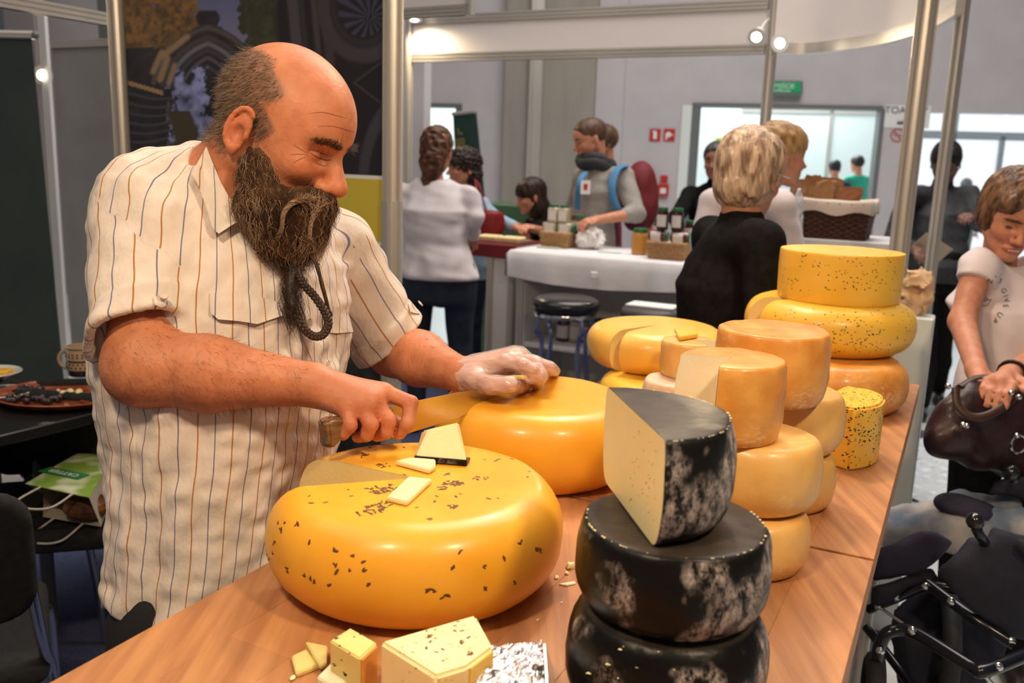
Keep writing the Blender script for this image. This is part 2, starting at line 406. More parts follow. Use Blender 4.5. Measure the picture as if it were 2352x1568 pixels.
mb = MB(); s = ws(1536); z = wz(1536, 312); mb.lathe([(0.035, 0), (0.035, 0.01)], 14); mb.xf(basis(WD, Z, WN, WP + WD * s + Z * (z + 0.015) + WN * 0.02)); wbox(mb, s - 0.035, s - 0.015, z - 0.05, z, -0.03, -0.02); wbox(mb, s + 0.03, s + 0.06, z + 0.005, z + 0.02, -0.03, -0.02); mb.build('symbol', m_ltxt, o)
mb = MB(); wbox(mb, ws(1756), ws(1832), wz(1794, 222), wz(1794, 187), -0.12, 0.0, 0.01); ex = mb.build('exit_sign', m_dark)
tag(ex, 'green emergency exit sign in a dark housing above the wide doorway', 'sign')
mb = MB(); wbox(mb, ws(1762), ws(1827), wz(1794, 214), wz(1794, 190), -0.13, -0.12); mb.build('sign_face', m_green, ex)
wtext('WYJŚCIE', 1796, 198, 0.075, m_ltxt, ex, 0.135); wtext('AWARYJNE', 1796, 209, 0.04, m_ltxt, ex, 0.135)
o = wsign('toilet_sign', 2026, 242, 2132, 294, m_ltxt, 0.012); tag(o, 'white toilet direction sign with dark lettering and arrow beside the front post', 'sign')
wtext('TOALETY', 2082, 254, 0.115, m_blk, o, 0.018)
mb = MB(); s = ws(2058); z = wz(2058, 282)
mb.tube([WP + WD * s + Z * z + WN * 0.02, WP + WD * (s + .06) + Z * (z + .0) + WN * 0.02, WP + WD * (s + .12) + Z * (z + .07) + WN * 0.02, WP + WD * (s + .17) + Z * (z + .08) + WN * 0.02], 0.016, 6); mb.build('arrow', m_blk, o)
mb = MB(); c0 = WP + WD * ws(2062) + Z * wz(2062, 310) + WN * 0.01
mb.tube([c0 + (WD * math.cos(a) + Z * math.sin(a)) * 0.075 for a in np.linspace(0, 2 * PI, 21)[:-1]], 0.009, 6, closed=True); mb.tube([c0 + (WD * -.05 + Z * .05), c0 + (WD * .05 - Z * .05)], 0.008, 6)
mb.tube([c0 + WD * -.04, c0 + WD * .045], 0.007, 6)
o = mb.build('no_smoking_sign', mat('faded_red', (0.6, 0.16, 0.14), rough=0.5)); tag(o, 'small round red no smoking sign on the wall under the toilet sign', 'sign')
mb = MB(); wbox(mb, ws(1478), ws(1513), 0, wz(1495, 400), -0.16, 0.0, 0.01); o = mb.build('fire_cabinet', m_red); tag(o, 'tall red fire cabinet on the hall wall behind the grey sweater man', 'cabinet')
mb = MB(); wbox(mb, ws(1520), ws(1545), wz(1532, 450), wz(1532, 422), -0.08, 0.0, 0.01); o = mb.build('fire_alarm_box', m_red); tag(o, 'small red alarm box right of the red fire cabinet', 'alarm')
mb = MB(); wbox(mb, ws(1526), ws(1539), wz(1532, 444), wz(1532, 432), -0.09, -0.07); mb.build('window', m_ltxt, o)
o = wsign('fire_label', 1524, 403, 1541, 418, m_red); tag(o, 'little red label above the red alarm box', 'sign')
# ------------------------------------------------------------------ system stand parts
def grooved(n=8, r=1.0, g=0.72):
    pts = []
    for i in range(n):
        a = 2 * PI * (i + 0.5) / n
        for da, rr in ((-0.30, 1.0), (-0.14, 1.0), (-0.10, g), (0.10, g), (0.14, 1.0), (0.30, 1.0)):
            pts.append((math.cos(a + da) * rr * r, math.sin(a + da) * rr * r))
    return pts
def post(p, w, z0, z1, label, m=m_alu, group=None, name='stand_post'):
    mb = MB(); mb.prism(grooved(8, w / 2), z1 - z0, Matrix.Translation((p[0], p[1], z0)) @ Matrix.Rotation(-A_, 4, 'Z'))
    o = mb.build(name, m); tag(o, label, 'post', group); f = MB(); f.lathe([(w * .8, 0), (w * .8, 0.012), (w * .55, 0.02)], 14, (p[0], p[1], z0)); f.build('foot', m_dark, o); return o
def beam(a, b, h, t, mbx=None):
    a = Vector(a); b = Vector(b); L = (b - a).length; x = (b - a).normalized(); y = Z.cross(x).normalized(); z = x.cross(y)
    M = basis(x, y, z, a); mb = mbx or MB()
    for y0, y1, z0, z1 in ((-t / 2, t / 2, -h / 2, -h / 2 + h * .22), (-t / 2, t / 2, -h * .12, h * .12), (-t / 2, t / 2, h / 2 - h * .22, h / 2), (-t * .36, t * .36, -h / 2, h / 2)):
        mb.box(0, y0, z0, L, y1, z1, 0, M)
    return mb
# our booth: posts and printed wall
pP1 = at(283, 330, 3.05); pP2 = at(901, 360, 2.55)
post(pP1, 0.058, 0, 2.5, 'aluminium stand post left of the gateway poster')
o = post(pP2, 0.058, 0, 2.5, 'thick aluminium stand post at the right edge of the gateway poster')
mb = MB(); mb.lathe([(0.031, 0), (0.031, at(901, 462, 2.55).z)], 20, (pP2[0], pP2[1], 0)); mb.build('cover_sleeve', mat('post_sleeve', (0.50, 0.49, 0.47), rough=0.4, metal=0.5), o)
p1 = Vector((pP1[0], pP1[1], 0)); p2 = Vector((pP2[0], pP2[1], 0)); pd = (p2 - p1).normalized(); pn = Vector((pd.y, -pd.x, 0))
PL = (p2 - p1).length - 0.07
def pol(px, py): h_ = hit(px, py, p1, pn); return (h_ - p1).dot(pd) - 0.035, h_.z
mb = MB(); mb.box(0, 0.006, 0.02, PL, 0.022, 2.46, 0, basis(pd, -pn, Z, p1 + pd * 0.035)); pw = mb.build('poster_wall', m_grey)
tag(pw, 'booth wall panel printed with a dark gothic gateway above a yellow band', 'poster')
def band(name, za, zb, m, off=0.0): q = MB(); q.box(0, -off, za, PL, 0.006, zb, 0, basis(pd, -pn, Z, p1 + pd * 0.035)); return q.build(name, m, pw)
zy1 = pol(870, 412)[1]; zy0 = pol(870, 556)[1]
band('yellow_band', zy0, zy1, mat('yellow_print', (0.62, 0.50, 0.06), rough=0.5)); band('white_line', zy1, zy1 + 0.011, m_ltxt); band('white_line', zy0 - 0.011, zy0, m_ltxt)
band('dark_print', 0.05, zy0 - 0.011, mat('dark_print', (0.012, 0.012, 0.014), (0.05, 0.05, 0.055), scale=9, rough=0.4))
# the printed photograph: a grid with printed colours
def fbm(X, Y, s, seed):
    r = np.random.default_rng(seed); o = 0
    for k in range(3):
        L = r.uniform(-1, 1, (128, 128)); x, y = X / s * 2 ** k + 37.3, Y / s * 2 ** k + 51.7; i, j = np.floor(x).astype(int), np.floor(y).astype(int); u, v = x - i, y - j; u, v = u * u * (3 - 2 * u), v * v * (3 - 2 * v)
        g = lambda a, b: L[a % 128, b % 128]; o = o + (g(i, j) * (1 - u) * (1 - v) + g(i + 1, j) * u * (1 - v) + g(i, j + 1) * (1 - u) * v + g(i + 1, j + 1) * u * v) * .6 ** k
    return o
def paint_poster():
    nx, nz = 330, 260; z0, z1 = zy1 + 0.011, 2.46
    sx = np.linspace(0, PL, nx); sz = np.linspace(z0, z1, nz); S, Zz = np.meshgrid(sx, sz, indexing='ij')
    # map to photo pixel-like coordinates of the print, used only as a drawing frame
    w3 = np.array(p1)[None, None] + (S + 0.035)[..., None] * np.array(pd) + Zz[..., None] * np.array([0, 0, 1.0])
    c = (w3 - CAMP) @ RM; X = 1176 + FPX * c[..., 0] / -c[..., 2]; Y = 784 - FPX * c[..., 1] / -c[..., 2]
    P2 = np.stack([X, Y, X * 0], -1).reshape(-1, 3)
    n1, n2, n3 = fbm(X, Y, 60, 1), fbm(X, Y, 20, 2), fbm(X, Y, 8, 3)
    C = np.zeros(X.shape + (3,)); t = np.clip((Y + 80) / 330, 0, 1)[..., None]
    C[:] = np.array([0.040, 0.055, 0.135]) * (1 - t) + np.array([0.16, 0.16, 0.24]) * t
    def blend(mask, col, soft=4):
        a = np.clip(mask / soft + 0.5, 0, 1)[..., None]; C[:] = C * (1 - a) + np.asarray(col) * a
    org = np.array([0.17, 0.085, 0.025]); dko = np.array([0.045, 0.03, 0.015]); mixo = np.clip(0.5 + 0.45 * n2 + 0.3 * n3, 0, 1)[..., None]
    treec = org * mixo + dko * (1 - mixo)
    blend(70 - np.hypot((X - 395), (Y - 70) * 0.8) + 14 * n2 + 8 * n3, treec); blend(62 - np.abs(X - 290) + 12 * n2 + 8 * n3, treec)
    blend(60 - np.hypot((X - 330) * .8, (Y - 170) * 0.6) + 14 * n2, treec)
    dg = np.array([0.03, 0.032, 0.018]) * (0.6 + 0.5 * mixo)
    blend(np.minimum(X - (552 + 14 * n2 + 0.02 * Y), 720 - X), dg)
    stone = np.array([0.012, 0.011, 0.014]) * (1 + 0.4 * n2[..., None]); ax, ay = 478, 250
    R = np.hypot((X - ax) * 1.22, (Y - ay - 10)); arch = np.where(X < ax, np.hypot(X - 520, np.minimum(Y - 230, 0)), np.hypot(X - 436, np.minimum(Y - 230, 0)))
    blend(np.minimum(180 - arch, 400 - Y), stone); blend(np.minimum(34 - np.abs(X - 480), Y - 28) * np.where(Y < 110, 1, -1) - np.where(Y < 62, 14, 4), stone)
    blend(np.minimum(22 - np.abs(X - 478) - 6 * np.sin(Y / 9), np.minimum(Y - 24, 130 - Y)), stone)
    for rr, wd, cc in ((172, 5, (.05, .045, .045)), (150, 5, (.035, .03, .035)), (136, 5, (.085, .085, .11)), (122, 4, (.03, .03, .04)), (106, 3, (.06, .06, .085)), (88, 3, (.035, .035, .05))):
        blend(np.where(Y < 372, wd - np.abs(arch - rr), -9), np.array(cc), 5)
    for (xa, ya, xb, yb, wd) in ((352, 165, 372, 120, 6), (368, 182, 385, 135, 7), (388, 190, 402, 150, 5), (372, 130, 430, 85, 7)):
        tt = np.clip(((X - xa) * (xb - xa) + (Y - ya) * (yb - ya)) / ((xb - xa) ** 2 + (yb - ya) ** 2), 0, 1); blend(wd - np.hypot(X - xa - tt * (xb - xa), Y - ya - tt * (yb - ya)), (0.18, 0.12, 0.07), 7)
    blend(np.minimum(395 - X + 10 * np.sin(Y / 14), Y - (182 + 0.25 * (X - 300))), stone)
    for k in range(9):
        yy = 215 + k * 20 + 12 * np.sin((X - 300) / 42 + k * 0.2); blend(np.where(X < 402, 2.0 - np.abs(Y - yy), -9), (0.045, 0.045, 0.055), 4)
    blend(np.where(np.abs(Y - (193 + 0.3 * (X - 305))) < 5, 40 - np.abs(X - 335), -9), (0.22, 0.14, 0.07), 6)
    sky = np.array([0.13, 0.15, 0.30])
    m = np.minimum(58 - np.abs(X - (438 + 0.12 * (Y - 250))) - 0.18 * np.abs(Y - 290), np.minimum(Y - 160, 392 - Y)) + 18 * n2 + 12 * n3 - 8
    blend(m, sky * (0.9 + 0.5 * n2[..., None])); blend(np.where((Y > 255) & (X < 478), 26 - np.abs(X - 425 - (Y - 300) * .3) + 10 * n2, -9), (0.035, 0.028, 0.014), 8)
    dk = np.array([0.010, 0.009, 0.012]); blend(np.minimum(X - 636 - 8 * n1, 999), dk, 12)
    for xx, wd, cc in ((672, 12, .040), (692, 5, .022), (720, 6, .035), (745, 10, .028)):
        blend(np.where(Y < 150, wd - np.abs(X - xx - Y * 0.10), -9), (cc, cc * .92, cc * 1.15), 6)
    R2 = np.hypot(X - 835, (Y - 15) * 0.82); blend(14 - np.abs(R2 - 92), (0.030, 0.028, 0.036), 8); blend(6 - np.abs(R2 - 68), (0.018, 0.017, 0.021), 5)
    an = np.arctan2(Y - 40, X - 850); blend(np.where(R2 < 58, np.sin(an * 14) * 5 - 1, -9), (0.03, 0.032, 0.06), 5)
    R3 = np.hypot(X - 940, (Y - 420) * .55); blend(np.where(Y > 200, 11 - np.abs(R3 - 105), -9), (0.030, 0.028, 0.040), 6)
    tt = np.abs(np.abs(X - 880) * .75 + np.abs(Y - 190) - 50); blend(np.where(X < 880, 1.6 - tt, -9), (0.04, 0.038, 0.042), 3)
    blend(np.minimum(X - 300, Y - 372) - 30, stone, 20)
    vv = np.stack([S.ravel(), -0.001 + 0 * S.ravel(), Zz.ravel()], 1)
    i = np.arange((nx - 1) * nz).reshape(nx - 1, nz)[:, :-1].ravel(); F = np.stack([i, i + nz, i + nz + 1, i + 1], 1)
    me = mesh(vv, F, False, 'print', np.clip(C * 1.75 + .005, 0, 1).reshape(-1, 3)); me.transform(basis(pd, -pn, Z, p1 + pd * 0.035)); return me
link('printed_photograph', paint_poster(), mat('poster_print', (1, 1, 1), rough=0.35, attr=True), pw, True)
me = text_mesh('Wambierzyce', 0.052, 0.0006); me.transform(Matrix.Scale(0.74, 4, (1, 0, 0))); me.transform(basis(pd, Z, pn, hit(381, 372, p1 + pn * 0.004, pn))); link('lettering', me, m_ltxt, pw, True)
# left booth: beam, grey panels, column, roll-up banner
q0 = at(258, 47, 3.35); q1 = q0 - U * 2.2; q1.z = q0.z; o = beam(q1, q0, 0.045, 0.03).build('stand_rail', m_alu); tag(o, 'aluminium rail running from the poster post over the green banner', 'rail')
gp = hit(190, 100, at(190, 100, 5.2), V.cross(Z)); gpn = -U
def gx(px, py, d=0.0): return hit(px, py, gp + U * d, gpn)
a = gx(120, 200); b = gx(300, 200)
for (xa, xb) in ((118, 400),):
    A = gx(xa, 100); B = gx(xb, 100); zt = gx(190, 100).z; M = basis(V, U, Z, (A.x, A.y, 0)); Lx = (B - A).dot(V)
    mb = MB().box(0, 0, 0.05, Lx, 0.02, zt, 0, M); o = mb.build('partition_panel', m_grey); tag(o, 'plain grey partition panel between the banner and the poster post', 'partition')
    beam((A.x, A.y, zt), (A.x + V.x * Lx, A.y + V.y * Lx, zt), 0.04, 0.035).build('top_rail', m_alu, o)
mb = MB(); c_ = at(253, 100, 7.0); mb.box(-0.06, -0.06, 0, 0.06, 0.06, 4.5, 0.01, basis(V, U, Z, (c_.x, c_.y, 0))); o = mb.build('column', m_dark); tag(o, 'dark narrow column behind the grey partition panel', 'column')
mb = MB(); c_ = at(-40, 60, 8.0); mb.box(-0.36, -0.06, 0, 0.22, 0.06, 4.5, 0.01, basis(V, U, Z, (c_.x, c_.y, 0))); o = mb.build('column', mat('teal_dark', (0.06, 0.09, 0.095), rough=0.5)); tag(o, 'dark teal column at the far left above the banner', 'column')
mb = MB(); c_ = at(60, 60, 8.6); mb.box(-2.5, 0, 0, 4.5, 0.1, 4.0, 0, basis(V, U, Z, (c_.x, c_.y, 0))); tag(mb.build('wall_1', m_wall), kind='structure')
post(at(108, 300, 4.9), 0.05, 0, 2.5, 'slim stand post glowing under the small spotlights beside the banner')
mb = MB(); c_ = at(128, 500, 4.95); mb.box(-0.03, -0.01, 0, 0.03, 0.01, 2.2, 0, basis(V, U, Z, (c_.x, c_.y, 0))); o = mb.build('partition_edge', m_white); tag(o, 'white edge strip of a partition beside the green banner', 'partition')
# roll-up banner
bt = at(72, 80, 3.9); bb = at(152, 850, 3.75); bdir = Vector((1, -0.10, 0)).normalized(); 
bx = Vector((bb.x, bb.y, 0)); top = Vector((bt.x, bt.y, bt.z))
rb = thing('roll_up_banner', 'dark green roll-up banner with a metal top bar, far left', 'banner', (bx.x - 0.42, bx.y, 0))
vv = []; ff = []; nn = 24
for j in range(nn + 1):
    t = j / nn; e = bx.lerp(top, t); 
    for k in range(9): s = k / 8; vv.append(e - bdir * 0.85 * (1 - s) + Vector((0, -0.012 * math.sin(s * PI) * math.sin(t * PI), 0)))
for j in range(nn):
    for k in range(8): i = j * 9 + k; ff.append([i, i + 1, i + 10, i + 9])
link('banner_sheet', mesh(vv, ff, True), mat('banner_green', (0.022, 0.034, 0.032), (0.028, 0.042, 0.038), scale=3, rough=0.55), rb, True)
MB().tube([top - bdir * 0.87, top + bdir * 0.01], 0.018, 10).build('top_bar', m_alu, rb, True); MB().sphere(top + bdir * 0.018, 0.017).build('end_cap', m_dark, rb, True)
MB().box(-0.88, -0.06, 0, 0.03, 0.06, 0.09, 0.01, basis(bdir, Z.cross(bdir), Z, bx)).build('base_case', m_alu, rb)
MB().tube([bx - bdir * 0.42 + Vector((0, 0.05, 0.08)), top - bdir * 0.42 + Vector((0, 0.03, 0))], 0.01, 8).build('support_pole', m_dark, rb)
# ------------------------------------------------------------------ spotlights (small halogen heads on arms)
m_lamp = mat('lamp_glow', (1.0, 0.86, 0.62), emit=30); m_lampw = mat('lamp_white', (0.75, 0.72, 0.66), rough=0.3)
def spot(p, aim, label, arm=0.12, to=None, wide=100, energy=18, group='halogen spots of the stands', col=(1, .78, .5)):
    p = Vector(p); t = thing('spotlight', label, 'lamp', p, group=group); ax = (Vector(aim) - p).normalized(); q = ax.to_track_quat('Z', 'Y').to_matrix().to_4x4(); Mx = Matrix.Translation(p) @ q
    MB().lathe([(0.012, -0.10), (0.024, -0.085), (0.026, -0.04), (0.030, -0.035), (0.048, 0.0), (0.050, 0.008)], 20).xf(Mx).build('housing', m_lampw, t, 40)
    MB().lathe([(0.043, 0.0), (0.040, 0.006), (0.0, 0.012)], 20).xf(Mx).build('bulb_face', m_lamp, t)
    MB().tube([p - ax * 0.08, (p - ax * 0.08).lerp(Vector(to), .5) + Vector((0, 0, .01)), Vector(to)] if to is not None else [p - ax * 0.08, p - ax * 0.08 + Vector((0, 0, arm * .5)), p - ax * 0.05 + Vector((0, 0, arm))], 0.006, 6).build('arm', m_lampw, t)
    l = bpy.data.lights.new('spot', 'SPOT'); l.energy = energy; l.color = col; l.spot_size = math.radians(wide); l.spot_blend = 0.6; l.shadow_soft_size = 0.03
    lo = bpy.data.objects.new('spot_light', l); COL.objects.link(lo); lo.location = p + ax * 0.02; lo.rotation_euler = ax.to_track_quat('-Z', 'Y').to_euler(); return t
rl_ = q0 - U * .62; spot(rl_ + Vector((0, 0, -.10)), rl_ + Vector((.10, -.8, -.6)), 'small lit spotlight hanging from the rail over the green banner', energy=4, arm=.085)
spot(at(98, 172, 4.80), at(96, 260, 3.9), 'small lit spotlight fixed to the slim post beside the green banner', energy=6, to=at(108, 160, 4.9))
# ------------------------------------------------------------------ jam stand frame with fascia
def zat(px, py, d): return at(px, py, d).z
jA = at(940, 135, 6.3); jB = at(1772, 110, 5.2); zf0 = 2.14; zf1 = 2.50
jA = Vector((jA.x, jA.y, 0)); jB = Vector((jB.x, jB.y, 0)); jd = (jB - jA).normalized(); jn = Vector((jd.y, -jd.x, 0))
post(jA, 0.055, 0, 2.5, 'slim stand post right behind the thick poster post')
post(jB, 0.065, 0, 2.6, 'stand post rising behind the short-haired woman in black coat')
zf0 = hit(1400, 122, jA, jn).z; zf1 = hit(1400, 26, jA, jn).z
fas = thing('fascia', 'long white fascia board with aluminium rails above the jam stand', 'fascia', jA)
L_ = (jB - jA).length; MB().box(0.035, -0.008, zf0, L_ - 0.04, 0.008, zf1, 0, basis(jd, Z.cross(jd), Z, jA)).build('board', mat('fascia_white', (0.80, 0.74, 0.71), rough=0.5), fas)
jA2, jB2 = jA + jd * .03, jB - jd * .036; beam(jA2 + Z * zf0, jB2 + Z * zf0, 0.055, 0.04).build('lower_rail', m_alu, fas); beam(jA2 + Z * zf1, jB2 + Z * zf1, 0.055, 0.04).build('upper_rail', m_alu, fas)
# short return and corner fascia in front
cA = at(925, 22, 4.9); cB = at(1079, 34, 4.7); cA.z = cB.z = (cA.z + cB.z) / 2
fr2 = thing('fascia_return', 'short white fascia piece with aluminium rail beside the thick poster post', 'fascia', (cA.x, cA.y, cA.z))
beam(cA, cB, 0.05, 0.04).build('rail', m_alu, fr2); cM = basis((cB - cA).normalized(), Z.cross((cB - cA).normalized()), Z, cA); MB().box(0, -0.006, 0.03, (cB - cA).length, 0.006, 0.34, 0, cM).build('board', MATS['fascia_white'], fr2)
MB().box((cB - cA).length - 0.02, -0.02, -0.03, (cB - cA).length + 0.02, 0.02, 0.36, 0.004, cM).build('corner_post', m_alu, fr2)
sp_ = at(952, 44, 6.1); spot(sp_, sp_ + Vector((.05, -.16, -1)), 'small lit spotlight under the fascia beside the thick poster post', energy=30, to=at(958, 18, 6.12), wide=165)
spot(at(1738, 84, 5.02), at(1700, 160, 4.7), 'white halogen spotlight on the post at the corner of the jam stand fascia', energy=16, arm=0.0, to=at(1770, 40, 5.18)); spot(at(1790, 100, 5.02), at(1850, 60, 4.6), 'small lamp on the right side of the fascia corner post', energy=10, arm=0.0, to=at(1776, 96, 5.18))
# curved canopy fascia towards the front right post
pB = at(2213, 15, 3.8); pA = at(2130, 20, 2.9)
pB0 = Vector((pB.x, pB.y, 0)); pA0 = Vector((pA.x, pA.y, 0))
post(pA0, 0.066, 0, 2.6, 'front aluminium post right behind the caraway cheese stack'); post(pB0, 0.054, 0, 2.6, 'aluminium post between the dark jacket man and white T-shirt woman')
pts = [hit(x, y, (0, 0, zf0), Z) for x, y in ((1776, 110), (1860, 111), (1940, 102), (2020, 90), (2100, 68), (2155, 46), (2205, 16))]
ptc = []
for i in range(len(pts) - 1):
    a_ = pts[max(i - 1, 0)]; b_ = pts[i]; c_ = pts[i + 1]; d_ = pts[min(i + 2, len(pts) - 1)]
    for k in range(6):
        t = k / 6; ptc.append(0.5 * ((2 * b_) + (c_ - a_) * t + (2 * a_ - 5 * b_ + 4 * c_ - d_) * t * t + (3 * b_ - a_ - 3 * c_ + d_) * t ** 3))
ptc.append(pts[-1])
cf = thing('curved_fascia', 'curved white perforated fascia with aluminium rail sweeping to the front posts', 'fascia', ptc[0])
def curvebox(pp, z0, z1, w):
    mb = MB(); v = []; f = []; N = len(pp)
    for i, p in enumerate(pp):
        t = (pp[min(i + 1, N - 1)] - pp[max(i - 1, 0)]).normalized(); n = Vector((t.y, -t.x, 0)) * w / 2
        v += [(p.x + n.x, p.y + n.y, z0), (p.x - n.x, p.y - n.y, z0), (p.x - n.x, p.y - n.y, z1), (p.x + n.x, p.y + n.y, z1)]
    for i in range(N - 1):
        for k in range(4): f.append([i * 4 + k, i * 4 + (k + 1) % 4, i * 4 + 4 + (k + 1) % 4, i * 4 + 4 + k])
    f += [[0, 1, 2, 3], [(N - 1) * 4 + k for k in (3, 2, 1, 0)]]; return mb.add(v, f)
curvebox(ptc, zf0 - 0.03, zf0 + 0.03, 0.035).build('lower_rail', m_alu, cf, 30); curvebox(ptc, zf0 + 0.03, zf0 + 0.5, 0.010).build('board', MATS['fascia_white'], cf, 30)
curvebox(ptc, zf0 + 0.5, zf0 + 0.55, 0.035).build('upper_rail', m_alu, cf, 30)
# ================================================================== CHEESE COUNTER
K = 0.9091; T = CAMH - 0.55 * K                   # table top height
def sz(z): return CAMH - (1.5 - z) * K
def kp(x, y): return Vector((x * K, y * K, 0))
TE = kp(-0.3535, 1.082)                           # a point on the near-left long edge
TW = 0.735 * K                                    # width of the worktop
TM = basis(V, U, Z, (TE.x, TE.y, 0))              # local: x across, y along (away), z up
def tloc(p): d = Vector(p) - Vector((TE.x, TE.y, 0)); return d.dot(V), d.dot(U)
g = onz(1860, 1255, T); yg = tloc(g)[1]
m_wood = mat('beech_wood', (0.36, 0.145, 0.052), (0.58, 0.27, 0.105), scale=9, rough=0.42, stretch=(9, 9, 9), bump=0.15, bscale=60, objrand=0.10, lo=0.3, hi=0.7)
# stretch the grain along the table: rebuild mapping with rotation
_mp = [n for n in m_wood.node_tree.nodes if n.type == 'MAPPING'][0]; _mp.vector_type = 'POINT'; _mp.inputs['Rotation'].default_value = (0, 0, A_); _mp.inputs['Scale'].default_value = (7, 0.45, 7)
def board(y0, y1, label, n=8, z=T, th=0.042):
    t = thing('worktop_board', label, 'worktop', TM @ Vector((TW / 2, (y0 + y1) / 2, z - th)), -A_)
    w = TW / n; k = 0; rnd = random.Random(int(y0 * 100) + 5)
    for i in range(n):
        cuts = [y0]; y = y0 - rnd.uniform(0, 0.5)
        while True:
            y += rnd.uniform(0.45, 0.7)
            if y >= y1 - 0.1: break
            if y > y0 + 0.1: cuts.append(y)
        cuts.append(y1)
        for a, b in zip(cuts[:-1], cuts[1:]):
            e = 0.0
            x0, x1 = i * w, (i + 1) * w
            m = MB(); m.box(x0, a, z - th, x1, b, z, 0.0006 if 0 < i < n - 1 else 0.0006, TM); m.build('stave', m_wood, t)
    return t
TY0 = -0.55; TY1 = tloc(kp(0.93, 2.25))[1] + 0.12
board(TY0, yg - 0.004, 'beech worktop board nearest the camera, under the black and orange cheeses'); board(yg + 0.004, TY1, 'beech worktop board at the far end, under the caraway cheese stack')
# rounded nosing along the long edges
for x, s, lb in ((0, -1, 'left'), (TW, 1, 'right')):
    pass
cb = thing('counter_cabinet', 'white cabinet with fabric-covered side beneath the beech worktop', 'counter', TM @ Vector((TW / 2, 0.6, 0)), -A_)
MB().box(0.05, TY0 + 0.05, 0.02, TW - 0.045, TY1 - 0.05, T - 0.0425, 0.004, TM).build('body', mat('counter_side', (0.42, 0.36, 0.32), (0.47, 0.41, 0.37), scale=5, rough=0.7, stretch=(1, 1, 0.2)), cb)
for yy in (TY0 + 0.1, (TY0 + TY1) / 2, TY1 - 0.1): MB().box(TW - 0.046, yy - 0.02, 0.02, TW - 0.036, yy + 0.02, T - 0.0425, 0.002, TM).build('edge_profile', m_alu, cb)
# ------------------------------------------------------------------ cheese builders
def cheese_mat(name, c1, c2, rough=0.38, coat=0.15, scale=14, bump=0.12, sss=0.25, lo=.3, hi=.7, bscale=90):
    return mat(name, c1, c2, scale=scale, rough=rough, bump=bump, bscale=bscale, sss=sss, sssr=(0.012, 0.006, 0.002), coat=coat, lo=lo, hi=hi)
m_gouda = cheese_mat('gouda_wax', (0.80, 0.36, 0.018), (0.88, 0.44, 0.035), bump=0.05)
m_goudad = cheese_mat('gouda_wax_pale', (0.84, 0.45, 0.07), (0.87, 0.52, 0.11), bump=0.08)
m_gpaste = cheese_mat('gouda_paste', (0.86, 0.62, 0.24), (0.88, 0.67, 0.30), rough=0.5, coat=0.0, bump=0.2, bscale=160)
m_orange = cheese_mat('washed_rind', (0.62, 0.22, 0.025), (0.80, 0.40, 0.085), scale=22, bump=0.35, coat=0.25, rough=0.42)
m_pale = cheese_mat('natural_rind', (0.72, 0.38, 0.085), (0.80, 0.50, 0.17), scale=18, bump=0.3, coat=0.1)
m_paste = cheese_mat('paste', (0.86, 0.70, 0.34), (0.89, 0.76, 0.42), rough=0.5, coat=0.0, bump=0.25, bscale=160)
m_pastew = cheese_mat('paste_white', (0.86, 0.74, 0.50), (0.89, 0.80, 0.58), rough=0.5, coat=0.0, bump=0.25)
m_pasteg = cheese_mat('paste_herb', (0.70, 0.58, 0.20), (0.78, 0.64, 0.24), rough=0.5, coat=0.0, bump=0.25)
m_yelw = cheese_mat('yellow_rind', (0.82, 0.46, 0.035), (0.86, 0.53, 0.07), bump=0.15)
m_whiter = cheese_mat('white_rind', (0.72, 0.52, 0.38), (0.80, 0.62, 0.46), bump=0.3)
m_seedb = mat('caraway_seed', (0.13, 0.045, 0.01), rough=0.5); m_seedk = mat('nigella_seed', (0.018, 0.012, 0.008), rough=0.4)
